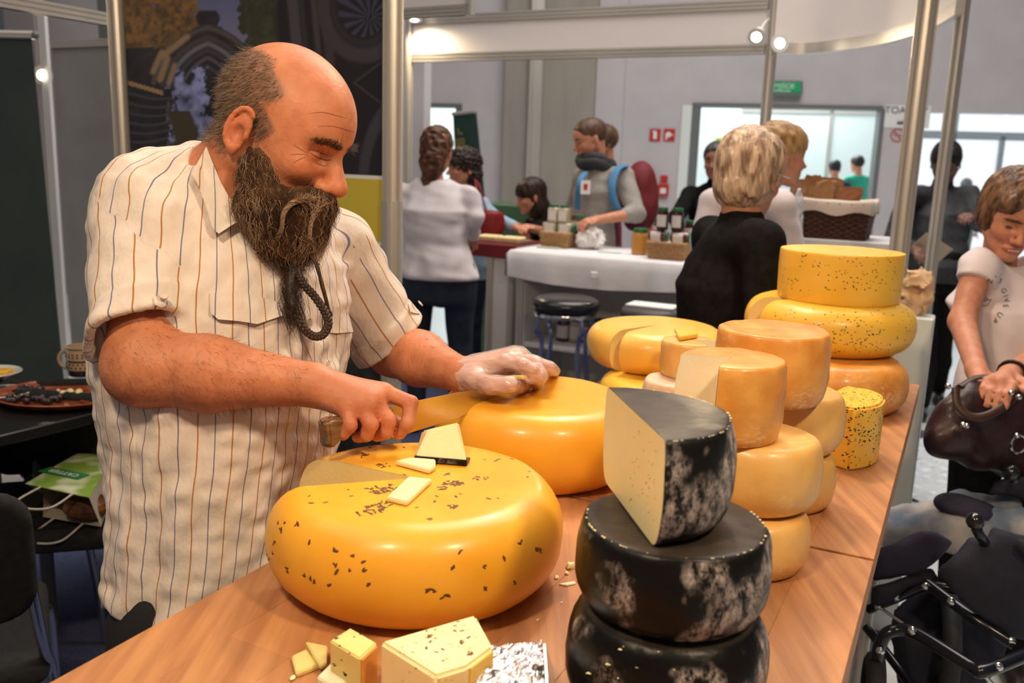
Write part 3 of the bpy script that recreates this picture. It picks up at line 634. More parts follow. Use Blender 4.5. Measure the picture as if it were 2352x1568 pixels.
def black_rind():
    m = mat('black_rind', (0.0035, 0.0035, 0.0035), (0.009, 0.008, 0.007), scale=12, rough=0.36, bump=0.5, bscale=70, coat=0.0, spec=0.22)
    nt = m.node_tree; N = nt.nodes; Lk = nt.links; b = N['Principled BSDF']; tc = [n for n in N if n.type == 'TEX_COORD'][0]
    def noise(sc, det, st=(1, 1, 1), rg=0.6):
        mp = N.new('ShaderNodeMapping'); mp.inputs['Scale'].default_value = st; n = N.new('ShaderNodeTexNoise'); n.inputs['Scale'].default_value = sc; n.inputs['Detail'].default_value = det; n.inputs['Roughness'].default_value = rg
        Lk.new(tc.outputs['Object'], mp.inputs[0]); Lk.new(mp.outputs[0], n.inputs['Vector']); return n.outputs['Fac']
    def ramp(s, a, c):
        r = N.new('ShaderNodeMapRange'); r.inputs[1].default_value = a; r.inputs[2].default_value = c; Lk.new(s, r.inputs[0]); return r.outputs[0]
    def math_(op, a, c):
        q = N.new('ShaderNodeMath'); q.operation = op; Lk.new(a, q.inputs[0]); Lk.new(c, q.inputs[1]); return q.outputs[0]
    big = ramp(noise(11, 3), 0.50, 0.58); fine = ramp(noise(95, 9, (1, 1, .6), 0.8), 0.44, 0.62)
    g = N.new('ShaderNodeNewGeometry'); sx = N.new('ShaderNodeSeparateXYZ'); Lk.new(g.outputs['Normal'], sx.inputs[0])
    side = N.new('ShaderNodeMapRange'); side.inputs[1].default_value = 0.75; side.inputs[2].default_value = 0.35; Lk.new(sx.outputs['Z'], side.inputs[0])
    mask = math_('MULTIPLY', math_('MULTIPLY', big, fine), side.outputs[0])
    mx = N.new('ShaderNodeMix'); mx.data_type = 'RGBA'; old = b.inputs['Base Color'].links[0].from_socket
    top = N.new('ShaderNodeMix'); top.data_type = 'RGBA'; tm = N.new('ShaderNodeMapRange'); tm.inputs[1].default_value = 0.8; tm.inputs[2].default_value = 0.97; Lk.new(sx.outputs['Z'], tm.inputs[0])
    Lk.new(tm.outputs[0], top.inputs[0]); Lk.new(old, top.inputs[6]); tn = ramp(noise(30, 6), 0.3, 0.75)
    tr = N.new('ShaderNodeMix'); tr.data_type = 'RGBA'; Lk.new(tn, tr.inputs[0]); tr.inputs[6].default_value = (0.026, 0.021, 0.018, 1); tr.inputs[7].default_value = (0.075, 0.058, 0.046, 1)
    Lk.new(tr.outputs[2], top.inputs[7])
    Lk.new(mask, mx.inputs[0]); Lk.new(top.outputs[2], mx.inputs[6]); mx.inputs[7].default_value = (0.55, 0.47, 0.43, 1); Lk.new(mx.outputs[2], b.inputs['Base Color'])
    rr = N.new('ShaderNodeMapRange'); rr.inputs[3].default_value = 0.34; rr.inputs[4].default_value = 0.9; Lk.new(mask, rr.inputs[0]); Lk.new(rr.outputs[0], b.inputs['Roughness'])
    return m
m_blackr = black_rind()
def chalk(m, sc=8, amt=(0.5, 0.7), col=(0.85, 0.66, 0.42)):
    """dry chalky streaks worn into the rind"""
    nt = m.node_tree; N = nt.nodes; Lk = nt.links; b = N['Principled BSDF']; tc = [n for n in N if n.type == 'TEX_COORD'][0]
    mp = N.new('ShaderNodeMapping'); mp.inputs['Scale'].default_value = (1, 1, 2.2); Lk.new(tc.outputs['Object'], mp.inputs[0]); fs = []
    for s, a, c in ((sc, *amt), (110, 0.5, 0.62)):
        n = N.new('ShaderNodeTexNoise'); n.inputs['Scale'].default_value = s; n.inputs['Detail'].default_value = 4; Lk.new(mp.outputs[0], n.inputs['Vector']); r = N.new('ShaderNodeMapRange'); r.inputs[1].default_value = a; r.inputs[2].default_value = c; Lk.new(n.outputs['Fac'], r.inputs[0]); fs.append(r.outputs[0])
    q = N.new('ShaderNodeMath'); q.operation = 'MULTIPLY'; Lk.new(fs[0], q.inputs[0]); Lk.new(fs[1], q.inputs[1]); q2 = N.new('ShaderNodeMath'); q2.operation = 'MULTIPLY'; q2.inputs[1].default_value = 0.55; Lk.new(q.outputs[0], q2.inputs[0])
    old = b.inputs['Base Color'].links[0].from_socket; mx = N.new('ShaderNodeMix'); mx.data_type = 'RGBA'; Lk.new(q2.outputs[0], mx.inputs[0]); Lk.new(old, mx.inputs[6]); mx.inputs[7].default_value = (*col, 1); Lk.new(mx.outputs[2], b.inputs['Base Color'])
chalk(m_orange); chalk(m_pale, 10, (0.48, 0.68), (0.88, 0.70, 0.48))
def wheel_prof(R, h, kt, kb, n=14, dish=0.0):
    """half profile from bottom axis to top axis; kt, kb: radius share of flat top and bottom; smooth bulge between"""
    pr = [(0.0, 0.0), (R * kb * .6, 0.0)]
    for i in range(n + 1):
        t = -1 + 2 * i / n
        k = kt if t > 0 else kb; e = 2.6 if k > 0.85 else 2.0
        a = abs(t); th = a * PI / 2; 
        r = R * (k + (1 - k) * math.cos(th) ** (1.0 if k < .85 else 0.7)); z = h * (0.5 + 0.5 * math.copysign(math.sin(th) ** 0.9, t))
        pr.append((r, z))
    pr += [(R * kt * .6, h - dish), (R * kt * .3, h - dish), (0.0, h - dish)]
    return pr
def wheel(name, label, c, R, h, z0, m, mcut=None, cut=None, kt=.72, kb=.72, group=None, lump=0.0012, dish=0.0, seed=0, tilt=(0, 0), cat='cheese', crop=None):
    """revolved cheese; cut=(a0,a1) radians missing wedge"""
    t = thing(name, label, cat, (c[0], c[1], z0), group=group); pr = wheel_prof(R, h, kt, kb, dish=dish)
    if cut: a0, a1 = cut[1], cut[0] + 2 * PI
    else: a0, a1 = 0, 2 * PI
    n = 96 if R > .1 else 72; n = max(8, int(n * (a1 - a0) / (2 * PI))); closed = not cut
    th = [a0 + (a1 - a0) * i / n for i in range(n + (0 if closed else 1))]; V_ = []; F_ = []; np_ = len(pr)
    for a in th:
        for r, z in pr[1:-1]: V_.append((r * math.cos(a), r * math.sin(a), z))
    m_ = np_ - 2; cnt = len(th)
    for i in range(cnt if closed else cnt - 1):
        j = (i + 1) % cnt
        for k in range(m_ - 1): F_.append([i * m_ + k, j * m_ + k, j * m_ + k + 1, i * m_ + k + 1])
    cb_ = len(V_); V_ += [(0, 0, pr[0][1]), (0, 0, pr[-1][1])]
    for i in range(cnt if closed else cnt - 1):
        j = (i + 1) % cnt; F_.append([cb_, j * m_, i * m_]); F_.append([cb_ + 1, i * m_ + m_ - 1, j * m_ + m_ - 1])
    V_ = np.array(V_); ns = vnoise(V_ + seed * 3.1, 1 / (R * .9), seed) * lump + vnoise(V_ + seed, 1 / (R * .3), seed + 5) * lump * .35
    nrm = V_ * np.array([1, 1, 0.3]); nrm /= np.linalg.norm(nrm, axis=1)[:, None] + 1e-6
    edge = np.clip(np.hypot(V_[:, 0], V_[:, 1]) / R * 1.5 - .3, 0, 1) * (V_[:, 2] > h * .06)
    V_ = V_ + nrm * (ns * edge)[:, None]
    Mt = Matrix.Rotation(tilt[0], 4, 'X') @ Matrix.Rotation(tilt[1], 4, 'Y')
    me = mesh(V_, F_, False); me.transform(Mt); autosmooth(me, 50); o = link('rind', me, m, t)
    if cut:
        for i, idx in ((0, 0), (1, cnt - 1)):
            ring = [V_[idx * m_ + k] for k in range(m_)]; vv = [V_[cb_]] + list(ring) + [V_[cb_ + 1]]
            # grid face so it can be slightly uneven
            A = np.array(vv); q = mesh(A + np.array([math.cos(th[idx] + (PI / 2 if i else -PI / 2)), math.sin(th[idx] + (PI / 2 if i else -PI / 2)), 0]) * 0.0004, [list(range(len(A)))], False); q.transform(Mt); link('cut_face', q, mcut, t)
    return t
def tree_of(o): 
    r = [o]
    for c in o.children: r += tree_of(c)
    return r
def bvh(objs):
    vs = []; fs = []
    for o in objs:
        if o.type != 'MESH': continue
        M = wm(o); n = len(vs); vs += [M @ v.co for v in o.data.vertices]; fs += [[i + n for i in p.vertices] for p in o.data.polygons]
    return BVHTree.FromPolygons(vs, fs)
def seeds(parent, pts, m, L=0.006, name='seeds', rnd=None):
    """small elongated seeds half sunk in the surface; pts: list of (point, normal)"""
    rnd = rnd or random.Random(3); vs = []; fs = []
    for p, nrm in pts:
        nrm = nrm.normalized(); a = Vector((rnd.uniform(-1, 1), rnd.uniform(-1, 1), rnd.uniform(-.4, .4))); x = (a - nrm * a.dot(nrm)).normalized(); y = nrm.cross(x); l = L * rnd.uniform(.6, 1.25) * .5; w = l * .36; n = len(vs)
        for u_, v_, h_ in ((-1, 0, 0), (-.5, 1, 0), (.5, 1, 0), (1, 0, 0), (.5, -1, 0), (-.5, -1, 0), (-.45, 0, 1), (.45, 0, 1)): vs.append(p + x * u_ * l + y * v_ * w + nrm * (h_ * 0.0006 + 0.0001))
        fs += [[n + i for i in q] for q in ((0, 1, 6), (1, 2, 7, 6), (2, 3, 7), (3, 4, 7), (4, 5, 6, 7), (5, 0, 6))]
    o = link(name, mesh(vs, fs, True), m, parent, True); tag(o, kind='stuff'); return o
def cast(tree, px, py, d=0):
    r = Vector(ray(px, py)).normalized(); h_ = tree.ray_cast(Vector(CAMP), r); return (h_[0], h_[1]) if h_[0] is not None else None
# ------------------------------------------------------------------ big caraway wheel (W1)
c1 = kp(-0.120, 1.128); R1 = 0.196 * K; h1 = 0.134 * K; z1 = T + h1
def ang(px, py, c, z): p = onz(px, py, z); return math.atan2(p.y - c.y, p.x - c.x)
pc_ = onz(975, 1090, z1)
aN = ang(676, 1140, c1, z1 - 0.012); aF = ang(690, 1062, c1, z1 - 0.012)
aF, aN = sorted([aN % (2 * PI), aF % (2 * PI)])
W1 = wheel('caraway_cheese', 'large yellow cheese wheel with caraway seeds and a wedge cut out, front centre', c1, R1, h1, T, m_gouda, m_gpaste, (aF, aN), kt=.74, kb=.70, seed=1)
bt1 = bvh(tree_of(W1)); rs = random.Random(11); pts = []
clusters = [(1040, 1110, 22, 8, 34), (1015, 1120, 12, 5, 10), (865, 1125, 26, 9, 26), (900, 1120, 16, 8, 14), (858, 1170, 22, 12, 26), (880, 1160, 14, 10, 10), (835, 1045, 14, 6, 8), (880, 1070, 22, 6, 10), (1108, 1098, 16, 5, 6), (870, 1098, 12, 4, 6), (1040, 1162, 10, 4, 7), (1028, 1088, 10, 3, 5)]
for x, y, a, b, n in clusters:
    for _ in range(n):
        th = rs.uniform(0, 6.28); r_ = math.sqrt(rs.random()); h_ = cast(bt1, x + a * math.cos(th) * r_, y + b * math.sin(th) * r_)
        if h_: pts.append(h_)
singles = [(800, 1123), (805, 1138), (712, 1155), (745, 1156), (640, 1200), (652, 1200), (644, 1215), (681, 1203), (710, 1247), (768, 1265), (810, 1275), (834, 1292), (836, 1308), (770, 1296), (775, 1312), (801, 1312), (659, 1306), (662, 1312), (715, 1330), (722, 1336), (700, 1322), (755, 1343), (845, 1341), (1057, 1265), (1195, 1245), (1235, 1262), (1239, 1264), (1160, 1283), (1111, 1301), (1040, 1302), (1117, 1354), (983, 1356), (996, 1356), (1018, 1370), (1028, 1366), (1182, 1340), (988, 1191), (956, 1166), (898, 1162), (1003, 1142), (1120, 1143), (1143, 1142), (1215, 1083), (1211, 1095), (1136, 1056), (1148, 1052), (1175, 1052), (1112, 1056), (1055, 1132), (625, 1270), (618, 1285), (612, 1272), (630, 1245), (820, 1177), (825, 1183), (888, 1015), (925, 1030), (900, 1018), (1000, 1152), (1050, 1142), (930, 1092), (915, 1094), (945, 1115), (1085, 1098), (707, 1138), (848, 1030), (862, 1032)]
for x, y in singles:
    for _ in range(2 if y > 1180 else 1):
        h_ = cast(bt1, x + rs.uniform(-3, 3), y + rs.uniform(-3, 3))
        if h_: pts.append(h_)
seeds(W1, pts, m_seedb, 0.0075, rnd=rs)
# pieces lying on it
def slab(name, label, pxs, z, th, m, msk=None, cat='cheese', zs=None, group=None, mb2=None, bev=0.0):
    """thin slice: outline given by points on a level; zs optional heights per point"""
    P_ = [onz(x, y, (zs[i] if zs else z)) for i, (x, y) in enumerate(pxs)]; c = sum(P_, Vector()) / len(P_); t = thing(name, label, cat, (c.x, c.y, min(p.z for p in P_)), group=group)
    n = len(P_); v = P_ + [p + Z * th for p in P_]; f = [list(range(n))[::-1], [n + i for i in range(n)]] + [[i, (i + 1) % n, n + (i + 1) % n, n + i] for i in range(n)]
    me = mesh(v, f); bm = bmesh.new(); bm.from_mesh(me); bmesh.ops.recalc_face_normals(bm, faces=bm.faces)
    bmesh.ops.bevel(bm, geom=bm.edges[:], offset=min(0.0012, th * .2), segments=2, affect='EDGES'); bm.to_mesh(me); bm.free(); autosmooth(me, 35)
    link('slice', me, m, t, True); return t, P_
slab('cheese_slice', 'thin holed cheese slice lying on the caraway wheel, nearer the front', [(888, 1152), (935, 1163), (992, 1110), (938, 1104)], z1 + 0.0005, 0.006, m_paste)
slab('cheese_slice', 'pale slice with yellow rind lying under the black-rinded wedge', [(908, 1068), (986, 1089), (1000, 1080), (1000, 1062), (940, 1060)], z1 + 0.0005, 0.006, m_paste)
# wedge with black rind leaning up
wt = thing('cheese_wedge', 'small pale cheese wedge with black rind standing on the caraway wheel', 'cheese', onz(1015, 1070, z1))
def hexa(b4, t4): return [list(b4) + list(t4), [(0, 3, 2, 1), (4, 5, 6, 7), (0, 1, 5, 4), (1, 2, 6, 5), (2, 3, 7, 6), (3, 0, 4, 7)]]
zb = z1 + 0.001
fl, fr_, brr, bll = onz(953, 1052, zb + 0.004), onz(1073, 1062, zb + 0.004), onz(1066, 1022, zb + 0.004), onz(962, 1018, zb + 0.004)
d1_ = (fl - Vector(CAMP)).length
def att(px, py, ref): r = Vector(ray(px, py)); k = (ref - Vector(CAMP)).dot(Vector(ray(1176, 784))) / 1.0; return ref
def atd(px, py, like, dy=0.0):
    dd = -((np.array(like) - CAMP) @ RM)[2]; return at(px, py, dd + dy)
tl, tr = atd(985, 985, fl, 0.022), atd(1046, 974, fr_, 0.022)
btm = [fl, fr_, fr_.lerp(brr, .55), fl.lerp(bll, .55)]; tp = [tl, tr, tr + Vector((0.004, 0.016, -0.002)), atd(968, 990, fl, 0.045)]
v_, f_ = hexa(btm, tp); q = MB().add(v_, f_); me = q.mesh(); bm = bmesh.new(); bm.from_mesh(me); bmesh.ops.bevel(bm, geom=bm.edges[:], offset=0.002, segments=2, affect='EDGES'); bm.to_mesh(me); bm.free(); autosmooth(me, 35)
link('paste', me, m_paste, wt, True)
q = MB(); out = (fr_ - fl).normalized().cross(Z); out = out if out.y < 0 else -out
v = []
for i in range(9):
    s = i / 8; b_ = fl.lerp(fr_, s); v += [b_ + out * 0.0015 + Z * 0.0035, b_ + out * 0.002 - Z * 0.003, b_ + out * -0.02 - Z * 0.003, b_ + out * -0.02 + Z * 0.0]
f = []
for i in range(8):
    for k in range(4): f.append([i * 4 + k, i * 4 + (k + 1) % 4, i * 4 + 4 + (k + 1) % 4, i * 4 + 4 + k])
f += [[0, 1, 2, 3], [35, 34, 33, 32]]; q.add(v, f).build('rind', m_blackr, wt)
# ------------------------------------------------------------------ plain wheel being cut (W2)
c2 = kp(0.052, 1.566); R2 = 0.186 * K; h2 = 0.140 * K; z2 = T + h2
ak = ang(1000, 915, c2, z2 - .01) % (2 * PI)
W2 = wheel('plain_cheese', 'large plain yellow cheese wheel being sliced by the knife', c2, R2, h2, T, m_gouda, m_gpaste, (ak - 0.018, ak + 0.018), kt=.74, kb=.70, seed=2)
# ------------------------------------------------------------------ black stack
cbk = kp(0.170, 0.853); Rb = 0.1035 * K
def chips(parent, tree_pts, m, rnd, size=0.002):
    vs = []; fs = []
    for p, nr in tree_pts:
        n = len(vs); r = size * rnd.uniform(.5, 1.6); x = Vector((rnd.uniform(-1, 1), rnd.uniform(-1, 1), 0)).normalized()
        y = Vector((-x.y, x.x, 0)); vs += [p + x * r, p + y * r * .5, p - x * r * .8, p - y * r * .6, p + nr * r * .35]; fs += [[n, n + 1, n + 4], [n + 1, n + 2, n + 4], [n + 2, n + 3, n + 4], [n + 3, n, n + 4]]
    o = link('rind_chips', mesh(vs, fs), m, parent, True); tag(o, kind='stuff')
Bk0 = wheel('black_cheese', 'black-rinded cheese wheel at the bottom of the black stack', cbk, Rb, 0.108 * K, T, m_blackr, kt=.78, kb=.72, seed=4, group='black-rinded cheeses')
zb1 = T + 0.108 * K
Bk1 = wheel('black_cheese', 'whole black-rinded cheese wheel with chalky white patches, middle of the black stack', cbk, 0.0985 * K, 0.092 * K, zb1, m_blackr, kt=.86, kb=.70, seed=5, dish=0.002, group='black-rinded cheeses')
zb2 = zb1 + 0.092 * K
cH = kp(0.127, 0.872); pf = onz(1500, 1262, zb2); pl = onz(1380, 1100, zb2); ac = math.atan2(pf.y - pl.y, pf.x - pl.x)
Bk2 = wheel('black_cheese_half', 'half cheese wheel with black rind and pale cut face on top of the black stack', ((pf.x + pl.x) / 2 + 0.003, (pf.y + pl.y) / 2), (pf - pl).length / 2 * 1.10, 0.107 * K, zb2, m_blackr, m_paste, (ac - PI, ac), kt=.90, kb=.78, seed=6, group='black-rinded cheeses')
rc = random.Random(5)
for w_, R_, h_, z_, kt_, n_, a_0, a_1 in ((Bk1, 0.0985 * K, 0.092 * K, zb1, .86, 46, -3.4, 0.4), (Bk2, (pf - pl).length / 2 * 1.10, .107 * K, zb2, .90, 40, ac, ac + PI)):
    pts = []
    tw_ = bvh(tree_of(w_))
    for _ in range(n_):
        a = rc.uniform(a_0, a_1); q_ = tw_.find_nearest(Vector((w_.location.x + R_ * (kt_ + .05) * math.cos(a), w_.location.y + R_ * (kt_ + .05) * math.sin(a), z_ + h_ + 0.003)))
        if q_[0] is not None: pts.append((q_[0], Vector((math.cos(a), math.sin(a), 1))))
    chips(w_, pts, m_paste, rc, 0.0016)
m_eye_shade = mat('cheese_eye', (0.62, 0.42, 0.13), rough=.7)  # darker paste spots, the shade inside cheese holes put into colour
def eyes(w_, quad, n, sd, L=.0035):
    tw_ = bvh(tree_of(w_)); r_ = random.Random(sd); pts = []
    for _ in range(n * 3):
        u, v = r_.random(), r_.random(); x = (quad[0][0] * (1 - u) + quad[1][0] * u) * (1 - v) + (quad[3][0] * (1 - u) + quad[2][0] * u) * v; y = (quad[0][1] * (1 - u) + quad[1][1] * u) * (1 - v) + (quad[3][1] * (1 - u) + quad[2][1] * u) * v; h_ = cast(tw_, x, y)
        if h_ and len(pts) < n: pts.append(h_)
    seeds(w_, pts, m_eye_shade, L, 'cheese_eye_spots', r_)
eyes(Bk2, [(1425, 935), (1515, 1040), (1500, 1220), (1395, 1080)], 46, 1); eyes(W1, [(690, 1075), (800, 1105), (770, 1118), (690, 1125)], 14, 2)
tb = bvh(tree_of(Bk0)); pts = [cast(tb, x, y) for x, y in ((1398, 1524), (1395, 1530), (1425, 1490), (1512, 1496), (1462, 1532), (1548, 1537), (1420, 1556), (1432, 1484), (1355, 1545))]; chips(Bk0, [p for p in pts if p], m_paste, rc, 0.003)
# ------------------------------------------------------------------ orange stacks
def stk(lst):
    for a in lst: wheel(*a[0], **a[1])
zo = T
G1 = 'orange-rinded cheeses in the two middle stacks'
wheel('orange_cheese', 'pale orange cheese wheel at the bottom of the front orange stack', kp(0.345, 1.197), 0.084 * K, 0.082 * K, T, m_pale, kt=.80, kb=.74, seed=7, group=G1)
wheel('orange_cheese', 'pale orange cheese wheel in the middle of the front orange stack', kp(0.352, 1.216), 0.0905 * K, 0.102 * K, T + .082 * K, m_pale, kt=.80, kb=.62, seed=8, group=G1)
zt_ = T + .184 * K; ct_ = kp(0.304, 1.209); Rt_ = 0.0745 * K; zz_ = zt_ + .110 * K
a0_ = ang(1578, 895, ct_, zz_) % (2 * PI); a1_ = ang(1560, 812, ct_, zz_) % (2 * PI); a0_, a1_ = sorted([a0_, a1_])
wheel('orange_cheese_cut', 'dark orange cheese with a wedge cut out showing white paste, topmost of front orange stack', ct_, Rt_, 0.110 * K, zt_, m_orange, m_pastew, (a0_, a1_), kt=.90, kb=.86, seed=9, group=G1)
wheel('orange_cheese', 'pale orange cheese wheel at the bottom of the rear orange stack', kp(0.463, 1.440), 0.085 * K, 0.09 * K, T, m_pale, kt=.80, kb=.74, seed=10, group=G1)
wheel('orange_cheese', 'pale orange cheese wheel in the middle of the rear orange stack', kp(0.468, 1.455), 0.091 * K, 0.10 * K, T + .09 * K, m_pale, kt=.80, kb=.66, seed=11, group=G1)
wheel('orange_cheese', 'whole orange cheese wheel with a shallow dished top, top of the rear orange stack', kp(0.413, 1.395), 0.0885 * K, 0.113 * K, T + .19 * K, m_orange, kt=.91, kb=.84, seed=12, dish=0.006, group=G1)
# ------------------------------------------------------------------ far stack with nigella cheeses
G2 = 'cheeses in the far right stack'
bR = wheel('plain_cheese', 'plain orange-yellow cheese wheel at the bottom of the far right stack', kp(0.772, 2.10), 0.170 * K, 0.118 * K, T, m_orange, kt=.76, kb=.74, seed=13, group=G2)
zz1 = T + .118 * K; cm = kp(0.788, 2.215); Rm = 0.204 * K; hm = 0.120 * K
a0_ = ang(1752, 745, cm, zz1 + hm * .5) % (2 * PI); a1_ = a0_ - 0.30
Wm = wheel('seeded_cheese', 'black-speckled yellow cheese with a wedge cut out, middle of the far right stack', cm, Rm, hm, zz1, m_yelw, m_gpaste, (a1_, a0_), kt=.74, kb=.72, seed=14, group=G2)
cl_ = kp(0.80, 2.33)
ctop = onz(1931, 660, zz1 + hm); ctop = kp(0.806, 2.22); zz2 = zz1 + hm; 
Wt = wheel('seeded_cheese', 'straight-sided yellow cheese wheel with black seeds, topmost of the far right stack', ctop, 0.1455 * K, 0.120 * K, zz2, m_yelw, kt=.985, kb=.975, seed=15, group=G2)
for w_, box, n_, m_ in ((Wm, (1752, 2100, 700, 812), 190, m_seedk), (Wt, (1795, 2066, 570, 668), 130, m_seedk)):
    tr_ = bvh(tree_of(w_)); pts = []; rr = random.Random(9)
    for _ in range(n_ * 3):
        x = rr.uniform(box[0], box[1]); y = box[2] + (box[3] - box[2]) * rr.random() ** .6; 
        if len(pts) >= n_: break
        g_ = vnoise(np.array([[x, y, 0.0]]), 1 / 70, 4)[0]
        dens = 0.5 + 0.7 * g_ + (0.3 if x > 1960 else 0)
        if rr.random() < dens:
            h_ = cast(tr_, x, y)
            if h_: pts.append(h_)
    seeds(w_, pts, m_, 0.0046, rnd=rr)
# cumin quarter
zc = T; pa_, pb_, pc2 = onz(1925, 1082, T), onz(2013, 1062, T), onz(1932, 1010, T)
cum = thing('seeded_cheese_wedge', 'upright wedge of yellow cheese thickly coated with dark seeds on the far board', 'cheese', onz(1965, 1060, T))
hC = sz(1.072) - T
def arc(c, r, a0, a1, n): return [(c[0] + r * math.cos(a0 + (a1 - a0) * i / n), c[1] + r * math.sin(a0 + (a1 - a0) * i / n)) for i in range(n + 1)]
e1 = onz(1948, 1083, T); e2 = onz(2018, 1052, T); rad = 0.105; dirn = Vector((0.35, 1, 0)).normalized(); ctr = onz(1985, 1020, T) + dirn * 0.045 - Vector((0.03, 0, 0))
poly = [(e1.x, e1.y)] + [(e1.lerp(e2, s) + Vector((0.010, -0.010, 0)) * math.sin(s * PI)).to_2d()[:] for s in (.2, .4, .6, .8)] + [(e2.x, e2.y)] + [((e2 + Vector((.006, .03, 0))).x, (e2 + Vector((.006, .03, 0))).y), ((e2 + Vector((-.004, .062, 0))).x, (e2 + Vector((-.004, .062, 0))).y), ((e2 + Vector((-.04, .085, 0))).x, (e2 + Vector((-.04, .085, 0))).y), ((e1 + Vector((-.045, .06, 0))).x, (e1 + Vector((-.045, .06, 0))).y)]
me = MB().prism(poly, hC, Matrix.Translation((0, 0, T))).mesh(); bm = bmesh.new(); bm.from_mesh(me); bmesh.ops.bevel(bm, geom=bm.edges[:], offset=0.004, segments=3, affect='EDGES'); bm.to_mesh(me); bm.free(); autosmooth(me, 40)
link('body', me, m_yelw, cum, True); tr_ = bvh(tree_of(cum)); pts = []; rr = random.Random(4)
for _ in range(420):
    x, y = rr.uniform(1905, 2030), rr.uniform(884, 1075); h_ = cast(tr_, x, y)
    if h_ and (h_[1].z > .5 or (y < 1020 and x > 1935) or rr.random() < .25): pts.append(h_)
seeds(cum, pts, m_seedk, 0.0052, rnd=rr)
# ------------------------------------------------------------------ back left group
G3 = 'yellow cheeses at the back left of the counter'
cl = kp(0.352, 2.035); wheel('yellow_cheese', 'low yellow cheese wheel beneath the big cut wheel at the back left', kp(0.372, 2.06), 0.160 * K, 0.062 * K, T, m_yelw, kt=.8, kb=.8, seed=21, group=G3)
cb2 = kp(0.358, 2.19); Rl = 0.172 * K; zl = T + .062 * K; hl = .100 * K
a0_ = ang(1352, 800, cb2, zl + hl * .7) % (2 * PI)
bl = wheel('yellow_cheese_cut', 'big yellow cheese wheel cut open on its left side, back left of the counter', cb2, Rl, hl, zl, m_goudad, m_gpaste, (a0_ - 0.03, a0_ + 0.13), kt=.72, kb=.74, seed=22, group=G3)
wheel('white_cheese', 'whitish pink cheese wheel under the small cut cheese', kp(0.345, 1.805), 0.073 * K, 0.118 * K, T, m_whiter, kt=.85, kb=.85, seed=23)
sc_ = kp(0.374, 1.845); zs_ = T + .118 * K; hs_ = 0.075 * K; Rs_ = .062 * K
a0_ = ang(1640, 800, sc_, zs_ + hs_) % (2 * PI)
wheel('small_cheese_cut', 'small cheese with cracked orange rind and a cut corner on the whitish wheel', sc_, Rs_, hs_, zs_, m_pale, m_pastew, (-1.15, -0.05), kt=.86, kb=.86, seed=24)
slab('cheese_slice', 'yellow cheese slice leaning on top of the small cracked-rind cheese', [(1560, 783), (1603, 776), (1590, 760), (1548, 762)], zs_ + hs_ + .001, 0.008, m_yelw)
# ------------------------------------------------------------------ front pieces
def chunk(name, label, base, tops, h, m, m2=None, seed_=0, cat='cheese', bev=0.003, ns=0, seedm=None, mface=None):
    """block from base outline pixels (on the worktop) and height; tops shifts per corner"""
    Bp = [onz(x, y, T) for x, y in base]; n = len(Bp); Tp = [p + Z * h + (Vector(tops[i]) if tops else Vector()) for i, p in enumerate(Bp)]
    c = sum(Bp, Vector()) / n; t = thing(name, label, cat, c); v = Bp + Tp; f = [list(range(n))[::-1], [n + i for i in range(n)]] + [[i, (i + 1) % n, n + (i + 1) % n, n + i] for i in range(n)]
    me = mesh(v, f); bm = bmesh.new(); bm.from_mesh(me); bmesh.ops.recalc_face_normals(bm, faces=bm.faces); bmesh.ops.bevel(bm, geom=bm.edges[:], offset=bev, segments=3, affect='EDGES'); bm.to_mesh(me); bm.free(); autosmooth(me, 35)
    link('body', me, m, t, True); return t, Bp, Tp
def topz(h, pxs): return [onz(x, y, T + h) for x, y in pxs]
def chunk_top(name, label, tops, h, m, bev=0.003):
    P_ = topz(h, tops); n = len(P_); c = sum(P_, Vector()) / n; t = thing(name, label, 'cheese', (c.x, c.y, T)); v = [Vector((p.x, p.y, T)) for p in P_] + P_
    f = [list(range(n))[::-1], [n + i for i in range(n)]] + [[i, (i + 1) % n, n + (i + 1) % n, n + i] for i in range(n)]
    me = mesh(v, f); bm = bmesh.new(); bm.from_mesh(me); bmesh.ops.recalc_face_normals(bm, faces=bm.faces); bmesh.ops.bevel(bm, geom=bm.edges[:], offset=bev, segments=3, affect='EDGES'); bm.to_mesh(me); bm.free(); autosmooth(me, 35)
    link('body', me, m, t, True); return t, P_
def rind_side(t, Pa, Pb, m, th=0.002):
    a, b = Vector(Pa), Vector(Pb); d = (b - a).normalized(); n = Vector((d.y, -d.x, 0)); n = n if n.dot(Vector((CAMP[0], CAMP[1], 0)) - a) > 0 else -n
    mb = MB().box(0.002, -th * .2, 0.002, (b - a).length - 0.002, th, a.z - T - 0.002, 0.0008, basis(d, n, Z, (a.x, a.y, T))); mb.build('rind', m, t)
hB = 0.062
bb_, bp_ = chunk_top('cheese_block', 'large wedge-shaped cheese block with dark seeds at the front edge', [(872, 1472), (1092, 1409), (1134, 1486), (1075, 1530), (1000, 1553)], hB, m_paste)
rind_side(bb_, bp_[3], bp_[2], m_yelw)
tr_ = bvh(tree_of(bb_)); rr = random.Random(8); pts = [cast(tr_, x + rr.uniform(-4, 4), y + rr.uniform(-4, 4)) for x, y in [(988, 1460)] * 7 + [(1062, 1474)] * 7 + [(1080, 1500)] * 9 + [(1055, 1425), (1048, 1435), (1043, 1445), (1058, 1448), (1075, 1415), (1090, 1417), (1100, 1423), (980, 1447), (1002, 1448), (1004, 1467), (1077, 1465), (1078, 1460), (945, 1500), (919, 1460), (978, 1484), (1005, 1495), (990, 1477), (1015, 1492), (998, 1440), (1020, 1518), (956, 1535), (1002, 1432)]]
